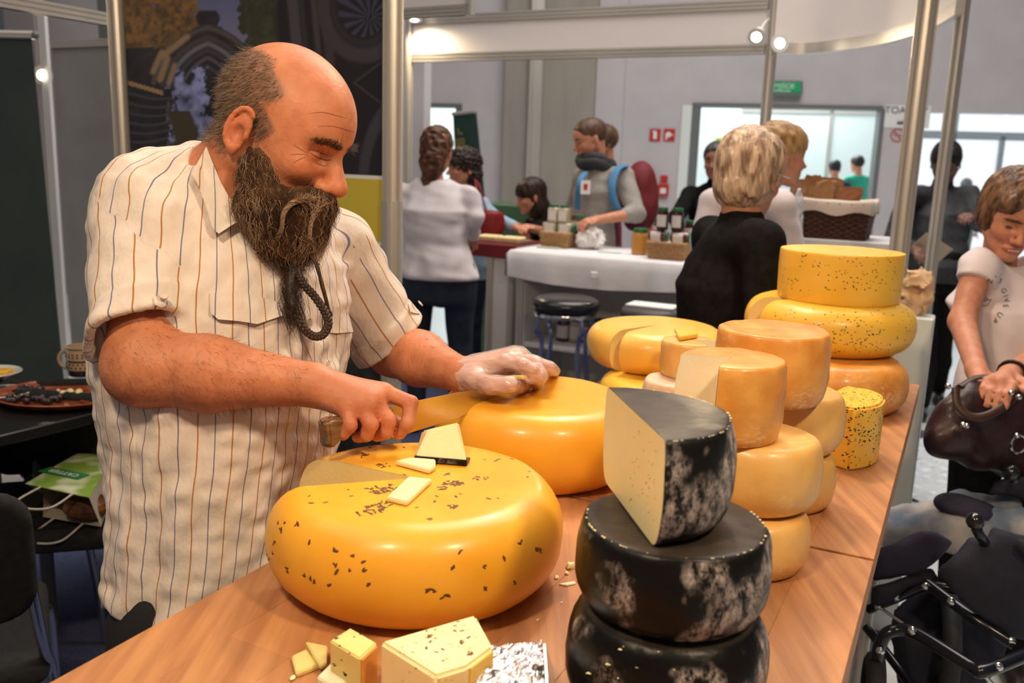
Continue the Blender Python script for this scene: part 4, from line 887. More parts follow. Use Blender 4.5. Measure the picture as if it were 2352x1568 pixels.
eyes(bb_, [(890, 1480), (1060, 1540), (1050, 1568), (890, 1568)], 14, 4); eyes(bb_, [(900, 1475), (1080, 1425), (1110, 1480), (1000, 1530)], 22, 5); seeds(bb_, [p for p in pts if p], m_seedb, 0.0052, rnd=rr)
hh = 0.042
hc, hp = chunk_top('cheese_cube', 'herb-flecked yellow cheese cube with orange rind at the front edge', [(757, 1470), (805, 1440), (866, 1475), (826, 1512)], hh, m_pasteg, 0.0015); rind_side(hc, hp[3], hp[2], m_orange)
tr_ = bvh(tree_of(hc)); pts = [cast(tr_, x + rr.uniform(-3, 3), y + rr.uniform(-3, 3)) for x, y in [(773, 1467)] * 5 + [(793, 1548)] * 6 + [(768, 1525)] * 3 + [(828, 1459), (812, 1465), (782, 1515), (780, 1483), (800, 1500)]]; seeds(hc, [p for p in pts if p], m_seedk, 0.004, 'herbs', rnd=rr)
slab('cheese_slice', 'square pale cheese slice nearest the left end of the front pieces', [(670, 1517), (680, 1558), (735, 1537), (704, 1501)], T, 0.006, m_pasteg)
slab('cheese_slice', 'pale slice leaning between the square slice and the herb cube', [(702, 1482), (736, 1540), (750, 1530), (752, 1492)], T + 0.0065, 0.005, m_pasteg)
slab('cheese_slice', 'whitish cheese slice at the bottom edge below the herb cube', [(728, 1575), (762, 1540), (805, 1575), (780, 1610)], T, 0.010, m_pastew)
slab('cheese_slice', 'narrow cheese slice standing between the seeded block and foil wedge', [(1038, 1585), (1062, 1588), (1085, 1545), (1074, 1530)], T, 0.020, m_paste)
# foil wedge
fo, fp = chunk_top('foil_wrapped_cheese', 'cheese wedge wrapped in crinkled silver foil at the bottom edge', [(1072, 1545), (1180, 1478), (1240, 1480), (1262, 1545), (1240, 1640), (1150, 1620)], 0.034, m_paste, 0.002)
rr = random.Random(2)
def foil_sheet():
    n = 44; P0, P1, P2, P3 = [p + Z * 0.002 for p in (onz(1068, 1590, T + .040), onz(1258, 1606, T + .036), onz(1246, 1476, T + .042), onz(1128, 1490, T + .044))]; vs = []; fs = []
    xs = np.linspace(0, 1, n); X, Y = np.meshgrid(xs, xs, indexing='ij'); P_ = np.stack([X.ravel(), Y.ravel(), 0 * X.ravel()], 1)
    h = np.abs(vnoise(P_, 1.4, 5)) * 0.0040 + np.abs(vnoise(P_, 3.0, 6)) * 0.0014 + np.abs(vnoise(P_, 7, 9)) * 0.0008
    for k in range(n * n):
        u, v = P_[k, 0], P_[k, 1]; p = P0.lerp(P1, u).lerp(P3.lerp(P2, u), v); edge = min(u, v, 1 - u, 1 - v); p = p + Z * (h[k] - (0.012 if edge <= 0 else 0)); vs.append(p)
    for i in range(n - 1):
        for j in range(n - 1): a = i * n + j; fs.append([a, a + n, a + n + 1, a + 1])
    return mesh(vs, fs, False)
link('foil', foil_sheet(), mat('silver_foil', (0.80, 0.79, 0.80), rough=0.30, metal=1.0), fo, True)
q = MB(); f0, f1 = onz(1256, 1600, T + .036), onz(1248, 1478, T + .046); g0, g1 = onz(1275, 1625, T), onz(1256, 1520, T); q.add([f0, f1, g1 + Vector((.003, 0, 0)), g0 + Vector((.003, 0, 0)), f0 + Vector((.002, 0, 0)), f1 + Vector((.002, 0, 0)), g1 + Vector((.005, 0, 0)), g0 + Vector((.005, 0, 0))], [(0, 1, 2, 3), (4, 7, 6, 5), (0, 4, 5, 1), (3, 2, 6, 7), (1, 5, 6, 2), (0, 3, 7, 4)]).build('foil_flap', MATS['silver_foil'], fo)
# crumbs
def crumb(px, py, s, label, m=m_paste):
    p = onz(px, py, T); rr = random.Random(int(px + py)); me = MB().sphere((0, 0, 0), (s, s * .7, s * .5), 7, 5).mesh(); 
    for v in me.vertices: v.co *= rr.uniform(.75, 1.2)
    me.transform(Matrix.Translation(p + Z * s * .42) @ Matrix.Rotation(rr.uniform(0, 6), 4, 'Z')); o = link('cheese_crumb', me, m); tag(o, label, 'crumb', 'crumbs on the worktop'); return o
for px, py, s, l in ((1311, 1304, .008, 'largest cheese crumb, beside the black cheese stack'), (1302, 1318, .004, 'flat crumb next to the largest crumb'), (1278, 1328, .004, 'crumb just left of the crumb pair by the black stack'), (1300, 1345, .003, 'tiny crumb on the curl of rind by the black stack'), (672, 1560, .004, 'crumb left of the square cheese slice'), (1290, 1385, .002, 'tiny lone crumb between the caraway wheel and black stack'), (1236, 1425, .0025, 'crumb in front of the caraway wheel, near the foil wedge')): crumb(px, py, s, l)
slab('rind_curl', 'thin pale curl of rind lying by the black cheese stack', [(1283, 1343), (1300, 1347), (1322, 1342), (1320, 1337)], T, 0.002, m_pastew, cat='rind')
# ================================================================== PEOPLE: shared pieces
def rotm(y, p, r):
    c, s = math.cos(y), math.sin(y); Rz = np.array([[c, -s, 0], [s, c, 0], [0, 0, 1]])
    c, s = math.cos(p), math.sin(p); Ry = np.array([[c, 0, s], [0, 1, 0], [-s, 0, c]])
    c, s = math.cos(r), math.sin(r); Rx = np.array([[1, 0, 0], [0, c, -s], [0, s, c]]); return Rz @ Ry @ Rx
def head_sdf(L, fem=0.0, smile=0.0, closed=False, fine=False):
    """L: points in head space (x forward, y left, z up), metres, about 0.235 tall"""
    A = np.abs(L[:, 1]); Q = L.copy(); Q[:, 1] = A
    d = ell(L, (-0.004, 0, 0.045), (0.099, 0.077, 0.087))
    d = smin(d, ell(L, (0.035, 0, 0.03), (0.070, 0.066, 0.070)), 0.03)
    d = smin(d, ell(L, (0.035, 0, -0.03), (0.056, 0.057, 0.075)), 0.035)
    d = smin(d, cap(Q, (-0.002, 0.052, -0.045), (0.066, 0.012, -0.092), 0.020 - .002 * fem), 0.03)
    d = smin(d, ell(L, (0.080, 0, -0.096), (0.016, 0.020, 0.015)), 0.02)
    d = smin(d, ell(Q, (0.066, 0.040, -0.026 + .004 * smile), (0.026, 0.023, 0.021)), 0.018)
    d = smin(d, cap(Q, (0.088, 0.006, 0.024), (0.074, 0.046, 0.026), 0.0115 - .003 * fem, 0.010), 0.012)
    d = smax(d, -ell(Q, (0.102, 0.033, 0.001), (0.024, 0.020, 0.014)), 0.012)
    d = smin(d, ell(Q, (0.0765, 0.0325, 0.000), (0.0140, 0.0155, 0.0125)), 0.003)
    # nose
    d = smin(d, cap(L, (0.091, 0, 0.012), (0.115, 0, -0.028), 0.0075, 0.011), 0.008)
    d = smin(d, ell(L, (0.116, 0, -0.033), (0.0135, 0.0125, 0.011)), 0.006)
    d = smin(d, ell(Q, (0.103, 0.0145, -0.038), (0.0115, 0.0075, 0.0085)), 0.005)
    if fine: d = smin(d, cap(L, (0.092, 0, 0.008), (0.112, 0, -0.030), 0.0095, 0.014), 0.006); d = smin(d, ell(L, (0.1145, 0, -0.0365), (0.0165, 0.0165, 0.0130)), 0.006); d = smin(d, ell(Q, (0.1020, 0.0180, -0.0405), (0.0140, 0.0090, 0.0100)), 0.005)
    # mouth
    d = smin(d, ell(L, (0.090, 0, -0.062), (0.013, 0.026 + .006 * smile, 0.010)), 0.010)
    d = smin(d, ell(L, (0.0975, 0, -0.0615), (0.0065, 0.019 + .005 * smile, 0.0042)), 0.004)
    d = smin(d, ell(L, (0.0955, 0, -0.0725), (0.0068, 0.017 + .004 * smile, 0.0052)), 0.004)
    d = smax(d, -ell(L, (0.106, 0, -0.0668), (0.008, 0.022 + .006 * smile, 0.0018)), 0.002)
    # ears
    er = rotm(0.0, 0.20, 0.0); E = (Q - np.array([-0.010, 0.0775, -0.004])) @ er
    e = ell(E, (0, 0.004, 0), (0.0175, 0.0060, 0.0315))
    if fine:
        th = np.linspace(-2.3, 2.2, 12); rg = [np.array([-.0005 - .0165 * math.cos(t) + .002, .0085 + .004 * math.cos(t), .002 + .0300 * math.sin(t)]) for t in th]
        for a_, b_ in zip(rg[:-1], rg[1:]): e = smin(e, cap(E, a_, b_, .0038), .002)
        e = smin(e, cap(E, (.004, .0075, .018), (-.009, .0085, -.002), .0028), .003); e = smin(e, cap(E, (-.009, .0085, -.002), (.002, .008, -.018), .0028), .003); e = smin(e, ell(E, (.014, .006, -.004), (.004, .004, .006)), .004)
        e = smax(e, -ell(E, (0.004, 0.012, -0.004), (0.0085, 0.0085, 0.012)), 0.003); e = smin(e, ell(E, (.005, .005, -.029), (.0085, .0055, .009)), .005)
    else:
        e = smax(e, -ell(E, (0.003, 0.0145, 0.001), (0.0105, 0.009, 0.020)), 0.004); e = smin(e, ell(E, (0.004, 0.004, -0.028), (0.009, 0.006, 0.010)), 0.006)
    d = smin(d, e, 0.005)
    return d
def head_cols(L, skin, lip=(0.50, 0.16, 0.12), brow=None, eye=True):
    c = np.repeat(np.array([skin], float), len(L), 0); A = np.abs(L[:, 1])
    def mixc(w, col): nonlocal c; w = np.clip(w, 0, 1)[:, None]; c = c * (1 - w) + np.array(col) * w
    red = np.array(skin) * np.array([1.02, 0.72, 0.66])
    mixc(0.55 * np.exp(-(((L[:, 0] - .115) / .02) ** 2 + (L[:, 1] / .018) ** 2 + ((L[:, 2] + .035) / .018) ** 2)), red)
    mixc(0.40 * np.exp(-(((L[:, 0] - .08) / .03) ** 2 + ((A - .045) / .02) ** 2 + ((L[:, 2] + .03) / .02) ** 2)), red)
    mixc(0.5 * (A > .083), red)
    mixc((L[:, 0] > .088) * (1.2 - np.hypot(A / .022, (L[:, 2] + .067) / .0085)) * 3, lip)
    if brow is not None: mixc((L[:, 0] > .05) * (1.15 - np.hypot((A - .030) / .024, (L[:, 2] - .024 + .12 * np.abs(A - .03)) / .0055)) * 4, brow)
    if eye: mixc((L[:, 0] > .06) * (1.1 - np.hypot((A - .032) / .0135, (L[:, 2] + .001) / .0042)) * 3, (0.05, 0.03, 0.02))
    return c
def finger(P, pts, r0, r1):
    n = len(pts) - 1; d = None
    for i in range(n):
        a = r0 + (r1 - r0) * i / n; b = r0 + (r1 - r0) * (i + 1) / n; e = cap(P, pts[i], pts[i + 1], a, b); d = e if d is None else smin(d, e, 0.003)
    return d
def near(P, c, R, fn):
    """evaluate fn only near c"""
    q = np.linalg.norm(P - np.asarray(c, float), axis=1); o = q - R * 0.7; m = q < R
    if m.any(): o[m] = fn(P[m])
    return o
def strands(name, roots, fn, steps, ds, rad, cols, m, parent, taper=1.0):
    """hair as thin three-sided prisms grown along fn(P, i)->direction"""
    P = np.array(roots, float); N = len(P); path = [P.copy()]
    for i in range(steps):
        d = fn(P, i); P = P + d / (np.linalg.norm(d, axis=1)[:, None] + 1e-9) * (ds if np.isscalar(ds) else ds[:, None]); path.append(P.copy())
    path = np.array(path); S = steps + 1
    vs = np.zeros((N, S, 3, 3)); view = RNG.normal(size=(N, 3))
    for i in range(S):
        t = path[min(i + 1, S - 1)] - path[max(i - 1, 0)]; t /= np.linalg.norm(t, axis=1)[:, None] + 1e-9; a = np.cross(t, view); a /= np.linalg.norm(a, axis=1)[:, None] + 1e-9; b = np.cross(t, a); r = rad * (1 - taper * 0.8 * i / (S - 1))
        for k in range(3): th = 2 * PI * k / 3; vs[:, i, k] = path[i] + (a * math.cos(th) + b * math.sin(th)) * r
    base = (np.arange(N) * S * 3)[:, None, None] + (np.arange(S - 1) * 3)[None, :, None]; F = []
    for k in range(3): F.append(np.stack([base[..., 0] + k, base[..., 0] + (k + 1) % 3, base[..., 0] + 3 + (k + 1) % 3, base[..., 0] + 3 + k], -1).reshape(-1, 4))
    me = mesh(vs.reshape(-1, 3), np.concatenate(F), True, name, np.repeat(cols, S * 3, 0)); o = link(name, me, m, parent, True); tag(o, kind='stuff'); return o
def loft(P, zs, cx, cy, a, b, R2):
    """stack of ellipses over z; R2 columns: lateral and facing axes (2-D)"""
    z = P[:, 2]; x = P[:, 0] - np.interp(z, zs, cx); y = P[:, 1] - np.interp(z, zs, cy); u = x * R2[0][0] + y * R2[0][1]; v = x * R2[1][0] + y * R2[1][1]
    A = np.interp(z, zs, a); B = np.interp(z, zs, b); k = np.hypot(u / A, v / B); k2 = np.hypot(u / A ** 2, v / B ** 2) + 1e-6; d = k * (k - 1) / k2; d = np.where(k < 0.3, -np.minimum(A, B) * .8, d)
    return smax(d, np.maximum(zs[0] - z, z - zs[-1]), 0.04)
m_skin = mat('skin', (0.88, 0.80, 0.76), (1.04, 1.04, 1.04), scale=45, rough=0.50, attr=True, sss=0.10, sssr=(0.010, 0.004, 0.002), bump=0.45, bscale=170, bdist=0.0016, spec=.42)
m_hairm = mat('hair_strand', (1, 1, 1), rough=0.45, attr=True, spec=0.35)
# ================================================================== THE CHEESE SELLER
SKIN = (0.56, 0.215, 0.105)
HS = 0.965; HR = rotm(-0.337, 0.3414, -0.0919); HP = np.array([-0.3735 * K, 1.4325 * K, CAMH + (-0.0151) * K])
HP = CAMP + (np.array([-0.3735, 1.4325, 1.4849]) - np.array([0, 0, 1.46])) * K
def hw(x, y, z): return HP + HS * (HR @ np.array([x, y, z]))
def hl_(P): return (P - HP) @ HR / HS
man = thing('person', 'bald man with long tied beard in striped shirt, cutting a cheese wheel', 'person', (-0.46, 1.32, 0))
FD = np.array([0.78, -0.63]); FD /= np.linalg.norm(FD); LAT = np.array([-FD[1], FD[0]])
rows = [(1560, 468, 1.30, .143, .120), (1470, 472, 1.30, .145, .121), (1250, 494, 1.31, .150, .127), (1000, 522, 1.32, .166, .141), (850, 525, 1.325, .178, .146), (700, 525, 1.33, .192, .142), (560, 525, 1.335, .185, .120), (470, 520, 1.34, .150, .095), (400, 515, 1.345, .100, .072)]
tr = [np.array(at(x, y, d)) for y, x, d, a, b in rows]
TZ = np.array([p[2] for p in tr]); TCX = np.array([p[0] for p in tr]); TCY = np.array([p[1] for p in tr]); TA = np.array([r[3] for r in rows]); TB = np.array([r[4] for r in rows])
shR = np.array(at(348, 508, 1.275)); elR = np.array(at(335, 842, 1.165)); wrR = np.array(at(722, 884, 1.16))
shL = np.array(at(762, 575, 1.50)); elL = np.array(at(905, 800, 1.56)); wrL = np.array(at(1062, 862, 1.44))
nkB = np.array(at(490, 470, 1.315)); nkT = hw(-0.03, 0, -0.03)
def torso(P, grow=0.0): return loft(P, TZ, TCX, TCY, TA + grow, TB + grow, (LAT, FD)) 
# right hand on the knife
KB = np.array(at(738, 990, 1.105)); tipk = np.array(onz(1192, 886, z2 + 0.004)); KR = KB + (tipk - KB) * 0.0
kn_dir = tipk - KB; KL = np.linalg.norm(kn_dir); kn_dir /= KL
def A3(x, y, d): return np.array(at(x, y, d))
hR = dict(idx=[A3(882, 900, 1.165), A3(944, 925, 1.165), A3(936, 972, 1.155), A3(917, 996, 1.165)], mid=[A3(858, 920, 1.152), A3(893, 965, 1.148), A3(886, 992, 1.152), A3(866, 1000, 1.162)],
          rng=[A3(826, 930, 1.144), A3(852, 974, 1.135), A3(842, 998, 1.142), A3(822, 1003, 1.155)], pky=[A3(795, 938, 1.138), A3(805, 976, 1.125), A3(788, 996, 1.130), A3(768, 998, 1.140)],
          thb=[A3(790, 905, 1.195), A3(850, 945, 1.215), A3(893, 968, 1.215), A3(915, 975, 1.20)])
fz = z2
hL = dict(idx=[A3(1160, 832, 1.415), A3(1200, 838, 1.395), A3(1222, 850, 1.395), A3(1222, 864, 1.40)], mid=[A3(1178, 826, 1.435), A3(1228, 834, 1.42), A3(1240, 862, 1.40), np.array(onz(1231, 884, fz + .006))],
          rng=[A3(1192, 822, 1.455), A3(1236, 838, 1.45), A3(1262, 846, 1.46), np.array(onz(1276, 853, fz + .007))], pky=[A3(1190, 826, 1.48), A3(1232, 836, 1.49), A3(1256, 842, 1.50), np.array(onz(1266, 850, fz + .007))],
          thb=[A3(1090, 872, 1.41), A3(1128, 884, 1.385), A3(1170, 884, 1.375), np.array(onz(1205, 886, fz + .007))])
def hand(P, h, wr, palmr=0.014, g=0.0):
    d = cap(P, wr, (h['mid'][0] + h['rng'][0]) / 2, 0.026 + g, 0.019 + g)
    for k, r in (('idx', .0115), ('mid', .0120), ('rng', .0115), ('pky', .0105)):
        d = smin(d, cap(P, wr * .6 + h[k][0] * .4, h[k][0], 0.017 + g, r + .0015 + g), 0.012)
    for k, r0, r1 in (('idx', .0108, .0082), ('mid', .0112, .0085), ('rng', .0108, .0082), ('pky', .0096, .0074)):
        d = smin(d, finger(P, h[k], r0 + g, r1 + g), 0.0035)
    d = smin(d, cap(P, wr * .7 + h['thb'][0] * .3, h['thb'][0], .020 + g, .017 + g), .012); d = smin(d, finger(P, h['thb'], .0145 + g, .0105 + g), 0.006)
    return d
def man_body(P):
    d = torso(P, -0.022)
    d = smin(d, cap(P, shR, elR, .056, .048), .03); 
    m1 = elR * .62 + wrR * .38; m1b = elR * .86 + wrR * .14 + np.array([0, 0, -.004])
    d = smin(d, cap(P, elR + np.array([-.004, 0, 0]), m1, .050, .047), .02); d = smin(d, cap(P, m1, wrR, .047, .027), .02)
    d = smin(d, cap(P, shL, elL, .050, .046), .03); m2 = elL * .6 + wrL * .4
    d = smin(d, cap(P, elL, m2, .046, .044), .02); d = smin(d, cap(P, m2, wrL, .044, .027), .02)
    d = smin(d, near(P, (hR['mid'][0] + wrR) / 2, .22, lambda Q: hand(Q, hR, wrR)), 0.012)
    d = smin(d, near(P, (hL['mid'][0] + wrL) / 2, .22, lambda Q: hand(Q, hL, wrL)), 0.012)
    d = smin(d, cap(P, nkB, nkT, .066, .060), .03); d = smin(d, cap(P, nkB, tr[6], .07, .10), .03)
    return smin(d, near(P, HP + np.array([0, 0, .02]), .26, lambda Q: HS * head_sdf(hl_(Q), smile=1, fine=True)), .02)
def hair_mask(L):
    """where the short side hair grows (1) on the scalp"""
    x, z = L[:, 0], L[:, 2]; A = np.abs(L[:, 1])
    up = 0.108 - 0.15 * np.clip(x + .03, 0, 1) - .10 * np.clip(-x - .075, 0, 1)
    m = np.clip((up - z) / .010, 0, 1) * np.clip((0.030 + .010 * np.sin(z * 120) - x - np.clip(z - .06, 0, 1) * .5) / .010, 0, 1) * np.clip((z + .050) / .02, 0, 1)
    side = np.clip((x + .075) / .015, 0, 1); m *= np.where((x > -.02) & (z < .005), np.clip((x - .008) / .006, 0, 1) * np.clip((z + .05) / .03, 0, 1), 1)
    return m * np.clip((A > .02) + (x < -.04), 0, 1)
def man_cols(Vx):
    L = hl_(Vx); c = head_cols(L, SKIN, brow=(0.30, 0.12, 0.06), eye=False); inhead = (np.linalg.norm(L - np.array([0.01, 0, 0.01]), axis=1) < .17)
    c = np.where(inhead[:, None], c, np.array([SKIN])); hm = (hair_mask(L) * inhead * (np.abs(L[:, 1]) < .078))[:, None] * .75; c = c * (1 - hm) + np.array([[0.17, 0.105, 0.07]]) * hm
    for h in (hR, hL):
        for k in ('idx', 'mid', 'rng', 'pky', 'thb'):
            for q, w in ((0, .30), (1, .45), (3, .35)):
                f_ = np.exp(-(np.linalg.norm(Vx - h[k][q], axis=1) / .013) ** 2)[:, None] * w; c = c * (1 - f_) + np.array([[0.60, 0.13, 0.08]]) * f_
    nz = vnoise(Vx, 9, 4)[:, None] * .06 + vnoise(Vx, 30, 6)[:, None] * .03; return np.clip(c * (1 + nz), 0, 1)
bme = sdf_mesh(man_body, (-0.72, 0.96, 0.74), (0.12, 1.75, 1.68), 0.0027, 'body', man_cols, relax=1)
body = link('body', bme, m_skin, man, True)
# ---- shirt
m_shirt = mat('striped_linen', (0.66, 0.565, 0.49), (0.72, 0.63, 0.555), scale=30, rough=0.9, bump=0.75, bscale=20, bdist=0.013, stretch=(1, 1, .55), spec=.2)
def stripes(m, base=(0.82, 0.735, 0.65)):
    nt = m.node_tree; N = nt.nodes; Lk = nt.links; b = N['Principled BSDF']; a = N.new('ShaderNodeAttribute'); a.attribute_name = 'stripe'
    col = b.inputs['Base Color'].links[0].from_socket
    def band(off, per, w, c, prev):
        ad = N.new('ShaderNodeMath'); ad.operation = 'ADD'; ad.inputs[1].default_value = off; Lk.new(a.outputs['Fac'], ad.inputs[0])
        md = N.new('ShaderNodeMath'); md.operation = 'PINGPONG'; md.inputs[1].default_value = per / 2; Lk.new(ad.outputs[0], md.inputs[0])
        r = N.new('ShaderNodeMapRange'); r.inputs[1].default_value = w; r.inputs[2].default_value = w * .45; Lk.new(md.outputs[0], r.inputs[0])
        mx = N.new('ShaderNodeMix'); mx.data_type = 'RGBA'; Lk.new(r.outputs[0], mx.inputs[0]); Lk.new(prev, mx.inputs[6]); mx.inputs[7].default_value = (*c, 1); return mx.outputs[2]
    col = band(0.0, 0.050, 0.0013, (0.40, 0.17, 0.05), col); col = band(0.025, 0.050, 0.0012, (0.17, 0.16, 0.24), col); Lk.new(col, b.inputs['Base Color'])
    # weave
    return m
stripes(m_shirt)
hemR = shR * .20 + elR * .80; axR = (elR - shR) / np.linalg.norm(elR - shR)
hemL = shL * .13 + elL * .87; axL = (elL - shL) / np.linalg.norm(elL - shL)
nR = axR + np.array([.30, -0.1, .25]) * -0.6; nR = np.array(at(225, 835, 1.2) - at(440, 738, 1.2)); nR = np.cross(nR, np.cross(axR, nR)); nR /= np.linalg.norm(nR); nR = nR if nR @ axR > 0 else -nR
pR_ = np.array(at(335, 790, 1.19)); nL = np.array(at(980, 740, 1.5) - at(852, 845, 1.5)); nL = np.cross(nL, np.cross(axL, nL)); nL /= np.linalg.norm(nL); nL = nL if nL @ axL > 0 else -nL; pL_ = np.array(at(915, 792, 1.5))
def angs(P):
    z = P[:, 2]; x = P[:, 0] - np.interp(z, TZ, TCX); y = P[:, 1] - np.interp(z, TZ, TCY); return np.arctan2(x * LAT[0] + y * LAT[1], x * FD[0] + y * FD[1])
def wrinkle(P):
    q = P * np.array([1, 1, 0.30]); w = vnoise(q, 7, 21) * .0062 + vnoise(P, 13, 22) * .0034 + vnoise(P * np.array([.6, .6, 1.5]), 24, 23) * .0016
    w += np.clip((1.12 - P[:, 2]) * 2.5, 0, 1) * np.sin(P[:, 2] * 95 + vnoise(P, 4, 8) * 2.5) * .0012
    return w
def sleeve(P, a, b, r0, r1, pn_, nn_, seed):
    ax = (b - a) / np.linalg.norm(b - a); t = (P - a) @ ax; d = cap(P, a, b + ax * .06, r0, r1)
    f = np.sin(t * 70 + vnoise(P, 6, seed) * 3.0) * .0022 * np.clip(t * 8, 0, 1) + vnoise(P, 9, seed + 1) * .0035; d = d - f
    pl = (P - pn_) @ nn_; ins = smax(cap(P, a, b + ax * .06, r0 - .011, r1 - .0105) - f, -(pl + .045), .008); d = smax(d, pl, .004); cuff = np.where((pl > -.034), .0030, 0); return smax(d - cuff, -ins, .002)
def sl(P, w):
    if w == 'R': return sleeve(P, shR, elR,   .078, .070, pR_, nR, 31)
    return sleeve(P, shL + np.array([0.0, 0, .0]), elL, .074, .064, pL_, nL, 35)
hz = tr[1][2] + .058
def shirt_f(P):
    d = torso(P, 0.004)
    d = smin(d, cap(P, np.array(at(440, 455, 1.30)), shR + np.array([0, 0, .01]), .062, .080), .05)
    d = smin(d, cap(P, np.array(at(600, 490, 1.40)), shL, .05, .066), .05)
    d = smin(d, cap(P, np.array(at(470, 440, 1.32)), np.array(at(540, 500, 1.33)), .070, .07), .04)
    d = d - wrinkle(P)
    th = angs(P); hem = hz + .004 + 0.036 * np.exp(-((th + 1.60) / .22) ** 2) + .006 * np.sin(th * 9); d = smax(d, hem - P[:, 2], .004)
    # neck opening
    d = smax(d, -cap(P, nkB + (nkT - nkB) * .05, nkT + (nkT - nkB) * .5, .060, .075), .01)
    return d
def shirt_all(P):
    d = shirt_f(P); dr = near(P, (shR + elR) / 2, .34, lambda Q: sl(Q, 'R')); dl = near(P, (shL + elL) / 2, .30, lambda Q: sl(Q, 'L'))
    # cut the side wall away inside the sleeve openings
    return smin(smin(d, dr, .012), dl, .012)
def attr_stripe(me, a, b, only=None):
    co = np.empty(len(me.vertices) * 3, np.float32); me.vertices.foreach_get('co', co); P = co.reshape(-1, 3).astype(float)
    def arm(A_0, B_0, r):
        ax = (B_0 - A_0) / np.linalg.norm(B_0 - A_0); q = P - A_0; t = q @ ax; q = q - t[:, None] * ax; u = np.cross(ax, np.array([0, 0, 1.0])); u /= np.linalg.norm(u); v = np.cross(ax, u); return np.arctan2(q @ v, q @ u) * r * .82, t
    s = angs(P) * .182; sr, t1 = arm(shR, elR, .085); s_l, t2 = arm(shL, elL, .07)
    dR = sleeve(P, shR, elR,   .078, .070, pR_, nR, 31); dL = sleeve(P, shL, elL, .074, .064, pL_, nL, 35); dT = shirt_f(P)
    s = np.where((dR < dT - .002) & (t1 > .0), sr, s); s = np.where((dL < dT - .002) & (t2 > 0.0), s_l, s)
    s = s + vnoise(P, 6, 77) * .0016
    at_ = me.attributes.new('stripe', 'FLOAT', 'POINT'); at_.data.foreach_set('value', s.astype(np.float32))
sme = sdf_mesh(shirt_all, (-0.74, 0.98, 0.70), (0.0, 1.80, 1.55), 0.0036, 'shirt', None, relax=1); attr_stripe(sme, 0, 0)
shirt = link('shirt', sme, m_shirt, man, True)
tS = bvh([shirt]); tB = bvh([body])
def drape(name, outline, m, off=0.006, th=0.0025, n=16, trees=None, parent=None, ripple=0.0, edge_lift=0.0, seed=0, stripe=True, smooth=True):
    """cloth patch: outline in pixels given as top row and bottom row; laid on the shirt by ray casting"""
    topr, botr = outline; vs = []; rows_ = 8
    def samp(line, t):
        L_ = [0]; 
        for i in range(len(line) - 1): L_.append(L_[-1] + math.hypot(line[i + 1][0] - line[i][0], line[i + 1][1] - line[i][1]))
        d = t * L_[-1]; i = max(0, min(len(line) - 2, int(np.searchsorted(L_, d)) - 1)); u = (d - L_[i]) / max(1e-6, L_[i + 1] - L_[i]); return (line[i][0] + (line[i + 1][0] - line[i][0]) * u, line[i][1] + (line[i + 1][1] - line[i][1]) * u)
    G = []; last = None
    for j in range(rows_ + 1):
        row = []
        for i in range(n + 1):
            a = samp(topr, i / n); b = samp(botr, i / n); v = j / rows_; x, y = a[0] + (b[0] - a[0]) * v, a[1] + (b[1] - a[1]) * v; h_ = None
            for t_ in (trees or [tS]):
                g_ = cast(t_, x, y)
                if g_ and (h_ is None or (g_[0] - Vector(CAMP)).length < (h_[0] - Vector(CAMP)).length): h_ = g_
            if h_ is None: h_ = last or (at(x, y, 1.2), Vector((0, -1, 0)))
            last = h_; p = h_[0]; row.append([p, h_[1], v])
        G.append(row)
    # smooth depth
    D = np.array([[-((np.array(c[0]) - CAMP) @ RM)[2] for c in r] for r in G]); X = np.array([[np.array(c[0]) for c in r] for r in G])
    for _ in range(6):
        D2 = np.pad(D, 1, mode='edge'); D = (D2[1:-1, 1:-1] * 2 + D2[:-2, 1:-1] + D2[2:, 1:-1] + D2[1:-1, :-2] + D2[1:-1, 2:]) / 6
    vs = []
    for j in range(rows_ + 1):
        for i in range(n + 1):
            p = X[j, i]; r = (p - CAMP); dd = -(r @ RM)[2]; want = min(D[j, i], dd) - off - edge_lift * (j / rows_) ** 2 + ripple * math.sin(i * 1.1 + seed) * (j / rows_); vs.append(CAMP + r * want / dd)
    A = np.array(vs); nv = len(A); back = A + (A - CAMP) / np.linalg.norm(A - CAMP, axis=1)[:, None] * th; F = []
    w = n + 1
    for j in range(rows_):
        for i in range(n): a = j * w + i; F.append([a, a + w, a + w + 1, a + 1]); F.append([nv + a, nv + a + 1, nv + a + w + 1, nv + a + w])
    for j in range(rows_): F.append([j * w, nv + j * w, nv + j * w + w, j * w + w]); F.append([j * w + n, j * w + n + w, nv + j * w + n + w, nv + j * w + n])
    for i in range(n): F.append([i, i + 1, nv + i + 1, nv + i]); b_ = rows_ * w; F.append([b_ + i, nv + b_ + i, nv + b_ + i + 1, b_ + i + 1])
    me = mesh(np.concatenate([A, back]), F, False, name); autosmooth(me, 50)
    if stripe:
        P = np.concatenate([A, back]); s = angs(P) * .182; q = me.attributes.new('stripe', 'FLOAT', 'POINT'); q.data.foreach_set('value', s.astype(np.float32))
    return link(name, me, m, parent or shirt, True)
drape('pocket_flap', ([(482, 672), (545, 672), (600, 682), (640, 694), (658, 712)], [(484, 718), (500, 733), (548, 737), (592, 744), (656, 722)]), m_shirt, off=.004, th=.003, ripple=.0012, edge_lift=.004)
drape('pocket_flap', ([(742, 704), (765, 702), (800, 716)], [(742, 762), (775, 765), (812, 762)]), m_shirt, off=.004, th=.003, edge_lift=.003)
drape('collar', ([(474, 336), (488, 372), (508, 420), (532, 462), (558, 498), (575, 515)], [(440, 398), (456, 428), (472, 470), (487, 520), (500, 538), (546, 508)]), m_shirt, off=.012, th=.004, trees=[tS, tB], edge_lift=.006)
